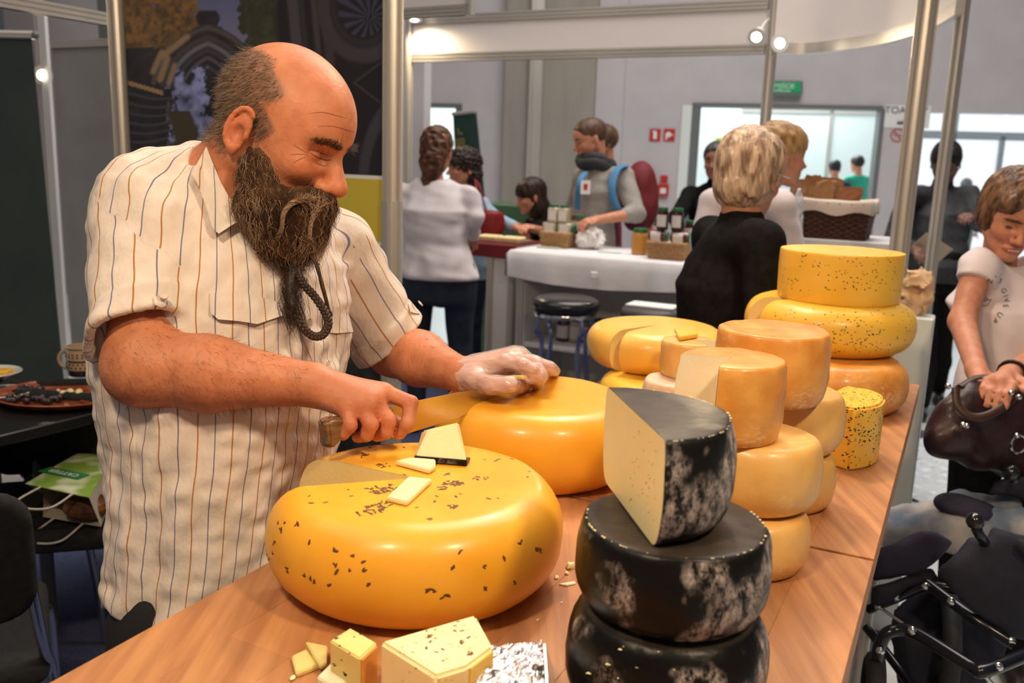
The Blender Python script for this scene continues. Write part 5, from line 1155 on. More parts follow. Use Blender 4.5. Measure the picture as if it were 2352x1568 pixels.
drape('collar', ([(660, 590), (690, 600), (715, 640)], [(652, 600), (660, 640), (672, 628)]), m_shirt, off=.008, th=.003)
drape('placket', ([(660, 640), (672, 700), (690, 760), (722, 840), (752, 900), (764, 960)], [(676, 640), (690, 700), (712, 760), (744, 840), (772, 900), (784, 960)]), m_shirt, off=.002, th=.002, n=24)
drape('sleeve_tab', ([(352, 682), (372, 676), (384, 686)], [(356, 700), (372, 706), (386, 700)]), m_shirt, off=.006, th=.004, n=8, stripe=True)
drape('sleeve_tab', ([(938, 696), (955, 692), (968, 704)], [(942, 716), (958, 720), (972, 722)]), m_shirt, off=.006, th=.004, n=8, stripe=True)
m_btn = mat('shirt_button', (0.62, 0.50, 0.40), rough=0.3)
for x, y in ((370, 692), (955, 706), (738, 838), (700, 740)):
    h_ = cast(tS, x, y)
    if h_:
        q = h_[1].to_track_quat('Z', 'Y').to_matrix().to_4x4(); MB().lathe([(.0055, 0), (.006, .001), (.0055, .002), (.003, .0016), (0, .0016)], 14).xf(Matrix.Translation(h_[0] + h_[1] * .010) @ q).build('button', m_btn, shirt)
# ---- trousers, shoes (mostly hidden by the counter)
hipc = tr[1]; legs = []
lat3 = np.array([LAT[0], LAT[1], 0]); fd3 = np.array([FD[0], FD[1], 0]); hp0 = np.array([tr[1][0], tr[1][1], .82])
def trou(P):
    d = ell(P, hp0, (.128, .105, .13), np.array([lat3, fd3, [0, 0, 1]]).T)
    for s in (-1, 1):
        h0 = hp0 + lat3 * .055 * s + np.array([0, 0, -.03]); kn = hp0 + lat3 * .085 * s + fd3 * .0; kn[2] = .48; an = hp0 + lat3 * .12 * s; an[2] = .09
        d = smin(d, cap(P, h0, kn, .072, .070), .03); d = smin(d, cap(P, kn, an, .074, .060), .02)
    return smax(d - vnoise(P * np.array([1, 1, .5]), 8, 3) * .004, .06 - P[:, 2], .005)
link('trousers', sdf_mesh(trou, (hp0[0] - .3, hp0[1] - .3, .03), (hp0[0] + .3, hp0[1] + .3, 1.02), .008, 'trousers'), mat('black_trousers', (0.012, 0.012, 0.013), rough=0.8, bump=.2, bscale=300), man, True)
def shoe_mesh(c, f, l=.27):
    f = np.array([f[0], f[1], 0.0]); c = np.array([c[0], c[1], 0.0]); a = c - f * .05; b = c + f * (l - .13)
    return sdf_mesh(lambda P: smax(smin(cap(P, a + [0, 0, .045], b + [0, 0, .032], .042, .038), cap(P, a + [0, 0, .05], a + [0, 0, .10], .04, .045), .02), .004 - P[:, 2], .004), (min(a[0], b[0]) - .08, min(a[1], b[1]) - .08, -.01), (max(a[0], b[0]) + .08, max(a[1], b[1]) + .08, .17), .008)
m_shoe = mat('dark_shoe', (0.02, 0.018, 0.016), rough=0.4)
for s in (-1, 1): link('shoe', shoe_mesh(hp0 + lat3 * .12 * s, FD), m_shoe, man, True)
# ---- beard
BP = [(A3(592, 372, 1.225), A3(596, 470, 1.225), .022, .031), (A3(600, 472, 1.225), A3(652, 524, 1.24), .032, .050), (A3(664, 520, 1.245), A3(662, 575, 1.26), .050, .018), (A3(700, 470, 1.225), A3(645, 494, 1.215), .019, .020), (A3(742, 468, 1.25), A3(700, 470, 1.225), .014, .019), (A3(722, 478, 1.25), A3(708, 545, 1.26), .027, .024)]
def beard_f(P):
    d = None
    for a, b, r0, r1 in BP: e = cap(P, a, b, r0, r1); d = e if d is None else smin(d, e, .015)
    w = np.abs(vnoise(P * np.array([1, 1, .25]), 30, 5)) * .006; return d + w - .003
bc = A3(650, 490, 1.24)
def beard_cols(P):
    n = vnoise(P * np.array([1, 1, .3]), 26, 9); n2 = vnoise(P, 7, 12); g = np.clip(.28 + .35 * n + .30 * n2, 0, 1)[:, None]; return np.array([[0.024, 0.012, 0.007]]) * (1 - g) + np.array([[0.12, 0.066, 0.036]]) * g
bdm = sdf_mesh(beard_f, bc - np.array([.13, .13, .14]), bc + np.array([.13, .13, .16]), .0028, 'beard', beard_cols, relax=0)
beard = link('beard', bdm, mat('beard_base', (1, 1, 1), rough=.95, attr=True, spec=.05), man, True)
co = np.array([v.co[:] for v in bdm.vertices]); nn = np.array([v.normal[:] for v in bdm.vertices])
tie = A3(668, 596, 1.245)
def pick(n, mask=None):
    idx = np.arange(len(co)) if mask is None else np.nonzero(mask)[0]; return idx[RNG.integers(0, len(idx), n)]
def growf(norms, amp, seed, lift=.35, pull=.7):
    ph = RNG.uniform(0, 6.28, (len(norms), 3)); fr = RNG.uniform(.5, 1.1, (len(norms), 1))
    side = RNG.normal(size=(len(norms), 3)) * .25
    def f(P, i):
        to = tie - P; to /= np.linalg.norm(to, axis=1)[:, None] + 1e-6; d = np.array([0, 0, -.75]) + to * pull + side + norms * (lift if i < 2 else .03); return d + amp * np.sin(ph + fr * i * 1.3)
    return f
id1 = np.concatenate([pick(4600), pick(3000, co[:, 2] > np.percentile(co[:, 2], 55))]); gr = RNG.random(7600)[:, None]; dark = np.array([[0.035, 0.018, 0.010]]); brown = np.array([[0.15, 0.066, 0.030]]); grey = np.array([[0.40, 0.27, 0.17]])
light = np.clip((co[id1] - CAMP) @ RM[:, 0:1] * 0 + .0, 0, 1); px_ = 1176 + FPX * ((co[id1] - CAMP) @ RM)[:, 0] / -((co[id1] - CAMP) @ RM)[:, 2]; py_ = 784 - FPX * ((co[id1] - CAMP) @ RM)[:, 1] / -((co[id1] - CAMP) @ RM)[:, 2]
greyness = (.28 + .5 * (np.exp(-((px_ - 575) / 30) ** 2) * (py_ > 420)) + .45 * (py_ > 535) * (px_ > 675))[:, None]
cols1 = np.where(gr < greyness, grey * RNG.uniform(.6, 1.2, (7600, 1)), np.where(gr < greyness + .35, brown, dark))
strands('beard_hair', co[id1], growf(nn[id1], .62, 1, .50), 7, RNG.uniform(.0024, .0062, 7600), .00027, cols1, m_hairm, beard)
# hair tie and braided loop
m_dk = mat('dark_hair', (0.018, 0.009, 0.006), (0.05, 0.025, 0.014), scale=60, rough=0.5, bump=.6, bscale=200)
tp_ = A3(668, 590, 1.235); tq = A3(672, 622, 1.232)
MB().tube([tp_, tp_ * .66 + tq * .34, tp_ * .33 + tq * .67, tq], .009, 14, radii=[.0085, .0105, .0100, .0080]).build('hair_tie', mat('black_elastic', (.006, .006, .006), rough=.6, bump=.5, bscale=400), beard, 40)
def spl(pts, n):
    pts = [np.asarray(p, float) for p in pts]; out = []
    for i in range(len(pts) - 1):
        a = pts[max(i - 1, 0)]; b = pts[i]; c = pts[i + 1]; d = pts[min(i + 2, len(pts) - 1)]
        for k in range(n): t = k / n; out.append(.5 * (2 * b + (c - a) * t + (2 * a - 5 * b + 4 * c - d) * t * t + (3 * b - a - 3 * c + d) * t ** 3))
    out.append(pts[-1]); return np.array(out)
tail = spl([tq, A3(668, 660, 1.222), A3(674, 705, 1.212), A3(694, 748, 1.205), A3(718, 771, 1.203), A3(742, 768, 1.204), A3(754, 742, 1.206), A3(744, 712, 1.210), A3(722, 680, 1.215), A3(700, 655, 1.220), A3(685, 628, 1.228), A3(684, 612, 1.232)], 12)
def braid(path, r, turns, name, rad=None):
    for s in range(3):
        ps = []
        for i, p in enumerate(path):
            t = path[min(i + 1, len(path) - 1)] - path[max(i - 1, 0)]; t /= np.linalg.norm(t); a = np.cross(t, [0, 1, 0]); a /= np.linalg.norm(a); b = np.cross(t, a); th = turns * i / len(path) + s * 2 * PI / 3; ps.append(p + a * math.sin(th) * r * .95 + b * math.sin(2 * th) * r * .5)
        MB().tube(ps, r * .8, 7).build(name, m_dk, beard, 60)
braid(tail[20:], .0036, 74, 'braid_strand')
MB().tube(tail[:26], .009, 10, radii=list(np.linspace(.0085, .0060, 26))).build('beard_tail', m_dk, beard, 60)
n3 = 900; ti = RNG.integers(0, 30, n3); rt = tail[ti] + RNG.normal(size=(n3, 3)) * .006
strands('loose_hair', rt, lambda P, i: np.array([0.10, 0, -1.0]) + .6 * np.sin(np.arange(n3)[:, None] * 1.7 + np.array([0, 2, 4]) + i * .8), 8, RNG.uniform(.002, .006, n3), .0003, np.repeat(dark, n3, 0), m_hairm, beard)
n4 = 420; lp = spl([A3(690, 600, 1.235), A3(712, 585, 1.228), A3(728, 600, 1.225), A3(735, 630, 1.222), A3(748, 680, 1.218), A3(758, 720, 1.216)], 8)
def loopf(P, i):
    d = np.linalg.norm(P[:, None] - lp[None], axis=2); j = np.minimum(d.argmin(1) + 2, len(lp) - 1); return (lp[j] - P) / (np.linalg.norm(lp[j] - P, axis=1)[:, None] + 1e-6) + .45 * np.sin(np.arange(n4)[:, None] * 2.3 + np.array([0, 2, 4]) + i * .55) + np.array([0, 0, -.2])
strands('loose_hair', lp[0] + RNG.normal(size=(n4, 3)) * .004, loopf, 20, RNG.uniform(.004, .0075, n4), .00036, np.where(RNG.random((n4, 1)) < .3, brown, dark), m_hairm, beard)
MB().tube(spl([A3(689, 604, 1.236), A3(708, 588, 1.23), A3(722, 598, 1.226), A3(730, 622, 1.223), A3(740, 655, 1.22)], 8), .003, 7, radii=list(np.linspace(.0034, .0016, 33))).build('hair_lock', m_dk, beard, 60)
# curled grey lock over the moustache
for q_, (pts_, r_) in enumerate((([A3(712, 448, 1.195), A3(676, 452, 1.188), A3(652, 478, 1.182), A3(648, 515, 1.183), A3(630, 548, 1.195)], .0045), ([A3(735, 455, 1.215), A3(715, 500, 1.198), A3(712, 540, 1.20)], .004))):
    lk = spl([p + np.array([0, 0, -.006]) for p in pts_], 6); n5 = 120
    def lf(P, i, lk=lk): d = np.linalg.norm(P[:, None] - lk[None], axis=2); j = np.minimum(d.argmin(1) + 2, len(lk) - 1); return (lk[j] - P) + .0034 * np.sin(np.arange(n5)[:, None] + np.array([0, 2, 4]) + i)
    strands('beard_lock', lk[0] + RNG.normal(size=(n5, 3)) * r_ * 1.3, lf, 16, RNG.uniform(.0045, .0065, n5), .00035, np.where(RNG.random((n5, 1)) < .6, grey, brown), m_hairm, beard)
# ---- short side hair, eyebrows, arm hair
bco = np.array([v.co[:] for v in bme.vertices]); bnn = np.array([v.normal[:] for v in bme.vertices]); bl_ = hl_(bco)
hmk = hair_mask(bl_) * (np.linalg.norm(bl_ - np.array([0.0, 0, .03]), axis=1) < .14) * (np.abs(bl_[:, 1]) < .0815)
def grow_region(name, mask, n, steps, ds, rad, dirf, cf, parent=None):
    w = np.clip(mask, 0, None); w = w / w.sum(); idx = RNG.choice(len(bco), n, p=w); nr = bnn[idx]; rnd = RNG.normal(size=(n, 3)); root = bco[idx] + RNG.normal(size=(n, 3)) * .001
    strands(name, root, lambda P, i: dirf(root, nr, rnd, i), steps, RNG.uniform(ds[0], ds[1], n), rad, cf(n), m_hairm, parent or man, .8)
dn = HR @ np.array([-.55, 0, -.75])
hcol = lambda n: np.where(RNG.random((n, 1)) < .38, np.array([[0.36, 0.27, 0.18]]), np.array([[0.11, 0.065, 0.04]])) * RNG.uniform(.7, 1.2, (n, 1))
grow_region('side_hair', hmk, 6500, 3, (.0028, .0052), .00024, lambda r, nr, rn, i: dn + nr * .42 + rn * .30, hcol)
A__ = np.abs(bl_[:, 1]); bm_ = ((bl_[:, 0] > .055) & (np.hypot((A__ - .031) / .025, (bl_[:, 2] - .0235 + .14 * np.abs(A__ - .028)) / .0062) < 1)).astype(float)
bd = HR @ np.array([.35, 0, .25])
def browd(r, nr, rn, i): s = np.sign((hl_(r))[:, 1:2]); return bd + (HR @ np.array([0, 1.0, 0])) * s * .9 + nr * .12 + rn * .22 + np.array([0, 0, -.35]) * i * .3
grow_region('eyebrow', bm_, 520, 4, (.0018, .0034), .00026, browd, lambda n: np.repeat([[0.045, 0.025, 0.016]], n, 0) * RNG.uniform(.6, 1.6, (n, 1)))
def armmask(a, b, r, t0, t1): ba = b - a; t = (bco - a) @ ba / (ba @ ba); q = np.linalg.norm(bco - a - t[:, None] * ba, axis=1); return ((t > t0) & (t < t1) & (q < r)).astype(float)
for (a, b, t0, t1, n) in ((elR, wrR, -.15, .98, 1900), (elL, wrL, .05, .95, 700)):
    axd = (b - a) / np.linalg.norm(b - a); grow_region('arm_hair', armmask(a, b, .075, t0, t1), n, 4, (.0016, .0034), .00013, lambda r, nr, rn, i, axd=axd: axd * .55 + np.array([0, 0, -.65]) + nr * .45 + rn * .35, lambda n: np.repeat([[0.09, 0.04, 0.02]], n, 0))
# eyelid creases and lashes
for s in (1,):
    pts_ = [hw(.0885 - .35 * (abs(t) ** 2) * .03, s * (.0325 + t * .014), -.0035 - .003 * (1 - t * t)) for t in np.linspace(-1, 1, 9)]; MB().tube(pts_, .0011, 6).build('eyelashes', m_dk, man, 60)
# dark lines put the shade of eye, forehead and nose creases into colour
crl = MB()
for pts_, r_ in (([(712, 350), (724, 358), (738, 365), (752, 368), (762, 366)], .0013), ([(708, 343), (722, 346), (740, 353), (757, 359)], .0007), ([(703, 350), (690, 343), (674, 332)], .0006), ([(701, 355), (684, 354), (664, 356)], .0006), ([(703, 360), (688, 366), (672, 376)], .0006), ([(724, 372), (738, 380), (754, 380)], .0006),
                 ([(705, 262), (740, 258), (775, 266), (812, 276)], .0006), ([(728, 290), (765, 290), (800, 300), (816, 304)], .0006), ([(716, 410), (704, 424), (688, 436)], .0012), ([(788, 305), (783, 330), (779, 345)], .0007)):
    ps = []
    for x, y in spl([(x, y, 0) for x, y in pts_], 4)[:, :2]:
        h_ = cast(tB, x, y)
        if h_: ps.append(h_[0] - h_[1] * r_ * .35)
    if len(ps) > 3: crl.tube(ps, r_, 6, radii=[r_ * (.35 + .65 * math.sin(PI * (i + .5) / len(ps))) for i in range(len(ps))])
crl.build('crease_shade_lines', mat('crease_shade', (.20, .062, .030), rough=.7), man, 60)
# ---- plastic glove on the left hand
m_glove = mat('thin_plastic', (0.95, 0.90, 0.88), rough=0.18, alpha=0.33, coat=0.8, bump=1.0, bscale=42, bdist=.008, spec=.8, stretch=(.6, 1, 1.6))
def glove_f(P): 
    w = np.abs(vnoise(P, 16, 14)) * .0016 + np.abs(vnoise(P * np.array([.5, 1, 1.4]), 40, 15)) * .0008; c = wrL + (wrL - hL['mid'][0]) * .12; ax = (hL['mid'][0] - wrL); ax /= np.linalg.norm(ax)
    return smax(hand(P, hL, wrL, g=.0016) - w, -((P - c) @ ax), .003)
gc = (wrL + hL['mid'][1]) / 2
link('plastic_glove', sdf_mesh(glove_f, gc - .13, gc + .13, .0022, 'glove', None, relax=1), m_glove, man, True)
# ---- knife
kn = thing('knife', 'long steel cheese knife with a wooden handle held by the bearded man', 'knife', KB)
kx = Vector(kn_dir); kz = Vector((0, 0, 1)) - kx * kx.z; kz.normalize(); ky = kz.cross(kx); KM = basis(kx, ky, kz, KB)
hl = 0.128
hp_ = [(0.004, -.004), (0.0, .012), (.010, .016), (.03, .013), (.06, .015), (.095, .013), (hl, .014), (hl, -.013), (.095, -.015), (.06, -.012), (.03, -.014), (.014, -.024), (.006, -.020)]
def plate(pl, t): return MB().prism([(x, z) for x, z in pl], t, KM @ Matrix(((1, 0, 0, 0), (0, 0, 1, -t / 2), (0, 1, 0, 0), (0, 0, 0, 1))))
me = plate(hp_, .020).mesh(); bm = bmesh.new(); bm.from_mesh(me); bmesh.ops.bevel(bm, geom=bm.edges[:], offset=.0035, segments=3, affect='EDGES'); bm.to_mesh(me); bm.free(); autosmooth(me, 40); link('handle', me, mat('knife_wood', (0.16, 0.075, 0.03), (0.25, 0.13, 0.06), scale=40, rough=.3, stretch=(1, 1, 6)), kn, True)
plate([(x * 1.002, z * 1.03 + .0002) for x, z in hp_], .0035).build('tang', mat('blade_steel', (.62, .60, .57), rough=.22, metal=1.0), kn)
bd_ = [(hl - .004, .013), (KL * .6, .012), (KL * .93, .004), (KL, -.001), (KL * .9, -.016), (KL * .6, -.028), (hl + .012, -.033), (hl - .004, -.020)]
plate(bd_, .0016).build('blade', MATS['blade_steel'], kn)
for x in (.03, .065, .1): MB().lathe([(.0035, -.0106), (.0035, .0106)], 10).xf(KM @ Matrix.Translation((x, 0, 0)) @ Matrix.Rotation(PI / 2, 4, 'X')).build('rivet', MATS['blade_steel'], kn)
# ================================================================== PEOPLE IN THE BACKGROUND
def bghand(P, wr, dr, up_, curl=.4, s=1.0, g=0.0):
    dr = dr / np.linalg.norm(dr); sd = np.cross(dr, up_); sd /= np.linalg.norm(sd); nz_ = np.cross(sd, dr); kn = wr + dr * .085 * s; d = cap(P, wr, kn, .026 * s + g, .022 * s + g)
    for i, (o, l) in enumerate(((-.030, .068), (-.010, .076), (.010, .072), (.028, .056))):
        a = kn + sd * o * s * 1.0; d1 = dr * math.cos(curl) - nz_ * math.sin(curl); b = a + d1 * l * .5 * s; d2 = dr * math.cos(curl * 2.2) - nz_ * math.sin(curl * 2.2); c = b + d2 * l * .5 * s
        d = smin(d, cap(P, wr + dr * .04, a, .015, .011 * s), .01); d = smin(d, finger(P, [a, b, c], .0098 * s, .0078 * s), .004)
    t0 = wr + dr * .025 * s - sd * .024 * s; t1 = t0 + (dr * .7 - sd * .6) * .045 * s; t2 = t1 + (dr * .95 - sd * .1 - nz_ * .2) * .035 * s; return smin(d, finger(P, [t0, t1, t2], .014 * s, .009 * s), .008)
FIGC = {}
def fig(label, hpx, d, yaw, pitch=0.0, roll=0.0, byaw=None, hs=1.0, skin=(0.62, 0.28, 0.17), top=None, bottom=None, hair=None, haircol=((.05, .025, .015), (.12, .07, .04)), arms=None, sleeve='long', w=1.0, dep=1.0,
        hips=None, vox=.008, brow=(0.06, .035, .02), smile=0.0, fem=0.0, group=None, hem=0.0, legs=None, sh=None, hips_z=None, hairvox=None, foldamp=.004, handcurl=.5, shoe=True, top_len=.10, coll=0.0, neckdrop=0.0, seed=0):
    hp = np.array(at(*hpx, d)); R = rotm(math.radians(yaw), math.radians(pitch), math.radians(roll)); byaw = yaw if byaw is None else byaw
    f = np.array([math.cos(math.radians(byaw)), math.sin(math.radians(byaw))]); l = np.array([-f[1], f[0]]); f3 = np.array([*f, 0]); l3 = np.array([*l, 0]); up3 = np.array([0, 0, 1.0])
    hh = np.array([math.cos(math.radians(yaw)), math.sin(math.radians(yaw)), 0]); nb = hp - hh * .045 * hs - f3 * .0 + up3 * (-.175 * hs - neckdrop)
    H_ = hp[2] + .13; hz_ = hips_z or H_ * .515; hc = np.array([*(nb[:2] - f * .0), hz_]) if hips is None else np.array([hips[0], hips[1], hz_])
    sw = .165 * w; shs = {s: nb + l3 * s * sw + up3 * -.055 for s in (1, -1)}
    if sh: shs.update({k: np.array(v) for k, v in sh.items()})
    # arms: keys 1 = left, -1 = right -> (elbow, wrist)
    A = {}
    for s in (1, -1):
        if arms and s in arms: A[s] = tuple(np.array(q, float) for q in arms[s])
        else: e = shs[s] + up3 * -.27 + l3 * s * .04; A[s] = (e, e + up3 * -.16 + f3 * .18)
    zs = np.array([hc[2] - .12, hc[2], hc[2] + (nb[2] - hc[2]) * .35, hc[2] + (nb[2] - hc[2]) * .72, nb[2] - .06, nb[2] + .03]); tt = np.clip((zs - hc[2]) / (nb[2] - hc[2]), 0, 1)
    cx_ = hc[0] + (nb[0] - hc[0]) * tt; cy_ = hc[1] + (nb[1] - hc[1]) * tt; a_ = np.array([.165 + .015 * fem, .168 + .012 * fem, .140 - .01 * fem, .160, .135, .07]) * w; b_ = np.array([.115, .12, .105, .118, .085, .06]) * dep
    LR = (l, f)
    if legs: LG = {k: tuple(np.array(q, float) for q in v) for k, v in legs.items()}
    else: LG = {s: (hc + l3 * s * .095 * w + up3 * -.02, np.array([*(hc + l3 * s * .10 * w + f3 * .02)[:2], hz_ * .53]), np.array([*(hc + l3 * s * .10 * w)[:2], .09])) for s in (1, -1)}
    def hsdf(P): return hs * head_sdf((P - hp) @ R / hs, fem=fem, smile=smile)
    def bodyf(P):
        q = loft(P, zs, cx_, cy_, a_ - .018, b_ - .018, LR)
        for s in (1, -1):
            e, wr = A[s]; q = smin(q, cap(P, shs[s], e, .046 * (1 - .12 * fem), .037 * (1 - .1 * fem)), .03); q = smin(q, cap(P, e, wr, .040 * (1 - .12 * fem), .025), .015)
            q = smin(q, near(P, wr, .25, lambda Q: bghand(Q, wr, wr - e, up3 + f3 * .01, handcurl)), .01)
            h0, kn_, an = LG[s]; q = smin(q, cap(P, h0, kn_, .075, .050), .03); q = smin(q, cap(P, kn_, an, .050, .035), .02)
        q = smin(q, cap(P, nb + up3 * -.02, hp + R @ np.array([-.03, 0, -.03]) * hs, .058 - .01 * fem, .052 - .008 * fem), .02)
        return smin(q, near(P, hp, .27, hsdf), .02)
    def cols(Vx):
        L = (Vx - hp) @ R / hs; c = head_cols(L, skin, brow=brow); m = np.linalg.norm(L, axis=1) < .17; return np.where(m[:, None], c, np.array([skin]))
    pts_ = [hp + up3 * .16, hp - up3 * .2, hc + [.25, .25, 0], hc - [.25, .25, 0], nb + [.22, .22, 0], nb - [.22, .22, 0]] + [q for s in A for q in A[s]] + [q for s in LG for q in LG[s]] + [A[s][1] + (A[s][1] - A[s][0]) / np.linalg.norm(A[s][1] - A[s][0]) * .18 for s in A]
    lo = np.min(pts_, 0) - .12; hi = np.max(pts_, 0) + .12; vox = vox * 1.14; root = thing('person', label, 'person', (hc[0], hc[1], 0), group=group)
    vb = vox; link('body', sdf_mesh(bodyf, lo, hi, vb, 'body', cols), m_skin, root, True)
    if top:
        def topf(P):
            q = loft(P, zs, cx_, cy_, a_ + .010, b_ + .010, LR)
            for s in (1, -1):
                e, wr = A[s]; q = smin(q, cap(P, nb + up3 * -.03, shs[s], .062 - .012 * fem, .060 - .010 * fem), .04)
                if sleeve == 'long': q = smin(q, cap(P, shs[s], e, .060 * (1 - .1 * fem) * (.5 + .5 * w), .050 * (1 - .08 * fem)), .025); q = smin(q, cap(P, e, wr - (wr - e) * .06, .051 * (1 - .08 * fem), .036), .015)
                elif sleeve == 'elbow': q = smin(q, cap(P, shs[s], e, .060, .056), .025); q = smin(q, cap(P, e, e + (wr - e) * .25, .054, .050), .015)
                else: q = smin(q, smax(cap(P, shs[s], e, .055 * (1 - .1 * fem), .060 * (1 - .1 * fem)), ((P - (shs[s] * .72 + e * .28)) @ ((e - shs[s]) / np.linalg.norm(e - shs[s]))), .004), .02)
            if coll: q = smin(q, cap(P, nb + up3 * -.02, nb + up3 * (.02 + coll) + hh * .005, .075, .066), .02)
            q = q - vnoise(P * np.array([1, 1, .6]) + seed, 6, 41) * foldamp - vnoise(P * np.array([.6, .6, 1.6]) + seed, 9, 43) * foldamp * .7
            q = smax(q, (hc[2] - top_len + hem) - P[:, 2], .006)
            if not coll: q = smax(q, -cap(P, nb + up3 * .015, hp, .058, .09), .008)
            return q
        link('top', sdf_mesh(topf, lo, hi, vox, 'top'), top, root, True)
    if bottom:
        def botf(P):
            q = loft(P, np.array([hc[2] - .16, hc[2] - .02, hc[2] + .10]), np.array([hc[0]] * 3), np.array([hc[1]] * 3), np.array([.155, .166, .15]) * w, np.array([.11, .115, .10]) * dep, LR)
            for s in (1, -1): h0, kn_, an = LG[s]; q = smin(q, cap(P, h0, kn_, .088 * (.6 + .4 * w), .062), .03); q = smin(q, cap(P, kn_, an, .062, .048), .02)
            return q - vnoise(P * np.array([1, 1, .6]), 7, 44) * .003
        link('trousers', sdf_mesh(botf, lo, hi, max(vox, .008), 'trousers'), bottom, root, True)
        if shoe:
            for s in (1, -1): link('shoe', shoe_mesh(LG[s][2], f if not legs else f, .25), m_shoe, root, True)
    if hair:
        def hf(P):
            L = (P - hp) @ R / hs; return hs * hair(L)
        def hcol(Vx):
            L = (Vx - hp) @ R / hs; n = np.clip(.5 + .5 * vnoise(L * np.array([1, 1, .25]), 22, 5 + seed) + .3 * vnoise(L * np.array([1, 1, .3]), 60, 6), 0, 1)[:, None]; return np.array([haircol[0]]) * (1 - n) + np.array([haircol[1]]) * n
        link('hair', sdf_mesh(hf, hp - np.array([.24, .24, .42]), hp + np.array([.24, .24, .24]), hairvox or max(vox * .75, .004), 'hair', hcol, relax=0), m_hairm, root, True)
    root['_hp'] = 0; del root['_hp']; FIGC[label] = dict(hp=hp, R=R, nb=nb, sh=shs, arms=A, hc=hc, f=f3, l=l3, root=root); return FIGC[label]
def hv(L, amp=.006, fr=16, st=(1, 1, .3), seed=2): return np.abs(vnoise(L * np.array(st), fr, seed)) * amp
def hbase(L, t=.0): return smin(ell(L, (-.010, 0, .046), (.106 + t, .083 + t, .094 + t)), ell(L, (.030, 0, .046), (.083 + t, .074 + t, .080 + t)), .02)
def facecut(d, L, x0=.088, z0=-.03, rx=.055, ry=.064, rz=.085): return smax(d, -ell(L, (x0, 0, z0), (rx, ry, rz)), .012)
def h_short(L, t=.010, low=-.05): d = hbase(L, t - .006) + hv(L, .004) - .002; d = facecut(d, L); return smax(smax(d, low - L[:, 2] + .35 * np.clip(L[:, 0] + .02, 0, 1), .01), (L[:, 0] - .075 - .6 * (L[:, 2] - .03)), .015)
def h_crop(L): d = hbase(L, -.0035) + hv(L, .002, 40) - .001; d = smax(d, -ell(L, (.112, 0, -.005), (.070, .1, .090)), .008); return smax(d, -.045 - L[:, 2] + .6 * np.clip(L[:, 0] + .03, 0, 1), .01)
m_wht = mat('white_knit', (0.66, 0.60, 0.61), (0.70, 0.64, 0.65), scale=20, rough=.9, bump=.3, bscale=120); m_jean = mat('dark_denim', (0.012, 0.018, 0.035), (0.020, 0.028, 0.050), scale=20, rough=.85)
m_blackc = mat('black_cloth', (0.008, 0.008, 0.0085), (0.014, 0.013, 0.013), scale=40, rough=.95, bump=.3, bscale=200, spec=.08); m_bluel = mat('light_blue_cotton', (0.30, 0.42, 0.52), (0.36, 0.48, 0.58), scale=20, rough=.9)
m_grys = mat('grey_marl', (0.30, 0.275, 0.25), (0.36, 0.33, 0.30), scale=60, rough=.95, bump=.3, bscale=200); m_char = mat('charcoal_jacket', (0.022, 0.023, 0.025), (0.035, 0.036, 0.040), scale=30, rough=.7)
m_navy = mat('navy_cotton', (0.02, 0.045, 0.08), rough=.9); m_grn = mat('green_cotton', (0.03, 0.36, 0.22), rough=.9); m_tee = mat('white_tee', (0.74, 0.64, 0.66), (0.78, 0.69, 0.71), scale=12, rough=.9, bump=.15, bscale=80); m_red2 = mat('red_leather', (0.20, 0.008, 0.010), rough=.45); m_wine = mat('wine_nylon', (0.16, 0.012, 0.018), rough=.7)
# A  woman seen from behind, white long-sleeved top
def h_wavy(L):
    d = smin(hbase(L), ell(L, (-.07, 0, -.03), (.055, .068, .10)), .03); d = smin(d, cap(L, (-.085, 0, -.05), (-.105, .005, -.20), .055, .030), .04); d = smin(d, cap(L, (-.10, .02, -.15), (-.10, .03, -.27), .03, .008), .02); return facecut(d + hv(L, .014, 14, (1, 1, .8)) - .005, L)
a = fig('woman in a white long-sleeved top and dark jeans with wavy brown hair, seen from behind', (1003, 348), 4.7, 78, byaw=82, hs=.98, top=m_wht, bottom=m_jean, hair=h_wavy, haircol=((.05, .018, .009), (.16, .065, .03)), w=1.16, dep=1.2, fem=1, vox=.0075, arms={-1: (at(1090, 500, 4.65), at(1085, 540, 4.42 + .5)), 1: (at(925, 500, 4.75), at(960, 530, 5.0))}, hips=at(1008, 640, 4.72)[:2], hips_z=.86, top_len=.02, foldamp=.006)
# B  curly woman with sunglasses on her head
def h_curl(L): d = smin(hbase(L, .008), ell(L, (-.05, 0, -.04), (.075, .092, .075)), .03); return facecut(d + hv(L, .022, 22, (1, 1, 1)) - .008, L, .106, -.04, .052, .060, .082)
b = fig('dark curly-haired woman with sunglasses pushed up, light blue shirt and red bag', (1066, 388), 5.8, 205, byaw=215, hs=.99, top=m_bluel, bottom=m_jean, hair=h_curl, haircol=((.010, .006, .004), (.045, .026, .018)), w=.95, fem=1, vox=.008, arms={1: (at(1140, 505, 5.7), at(1178, 520, 5.6)), -1: (at(1070, 520, 5.75), at(1110, 540, 5.6))}, neckdrop=.0, seed=3)
q = b['hp']; Rb_ = b['R']; br = b['root']
for s in (1, -1): me = MB().lathe([(.024, 0), (.026, .003), (.0, .006)], 14).mesh(); me.transform(Matrix.Translation(q + Rb_ @ np.array([.085, s * .034, .105])) @ Matrix(Rb_.tolist()).to_4x4() @ Matrix.Rotation(1.0, 4, 'Y')); link('sunglasses_lens', me, mat('dark_lens', (.02, .015, .012), rough=.08), br, True)
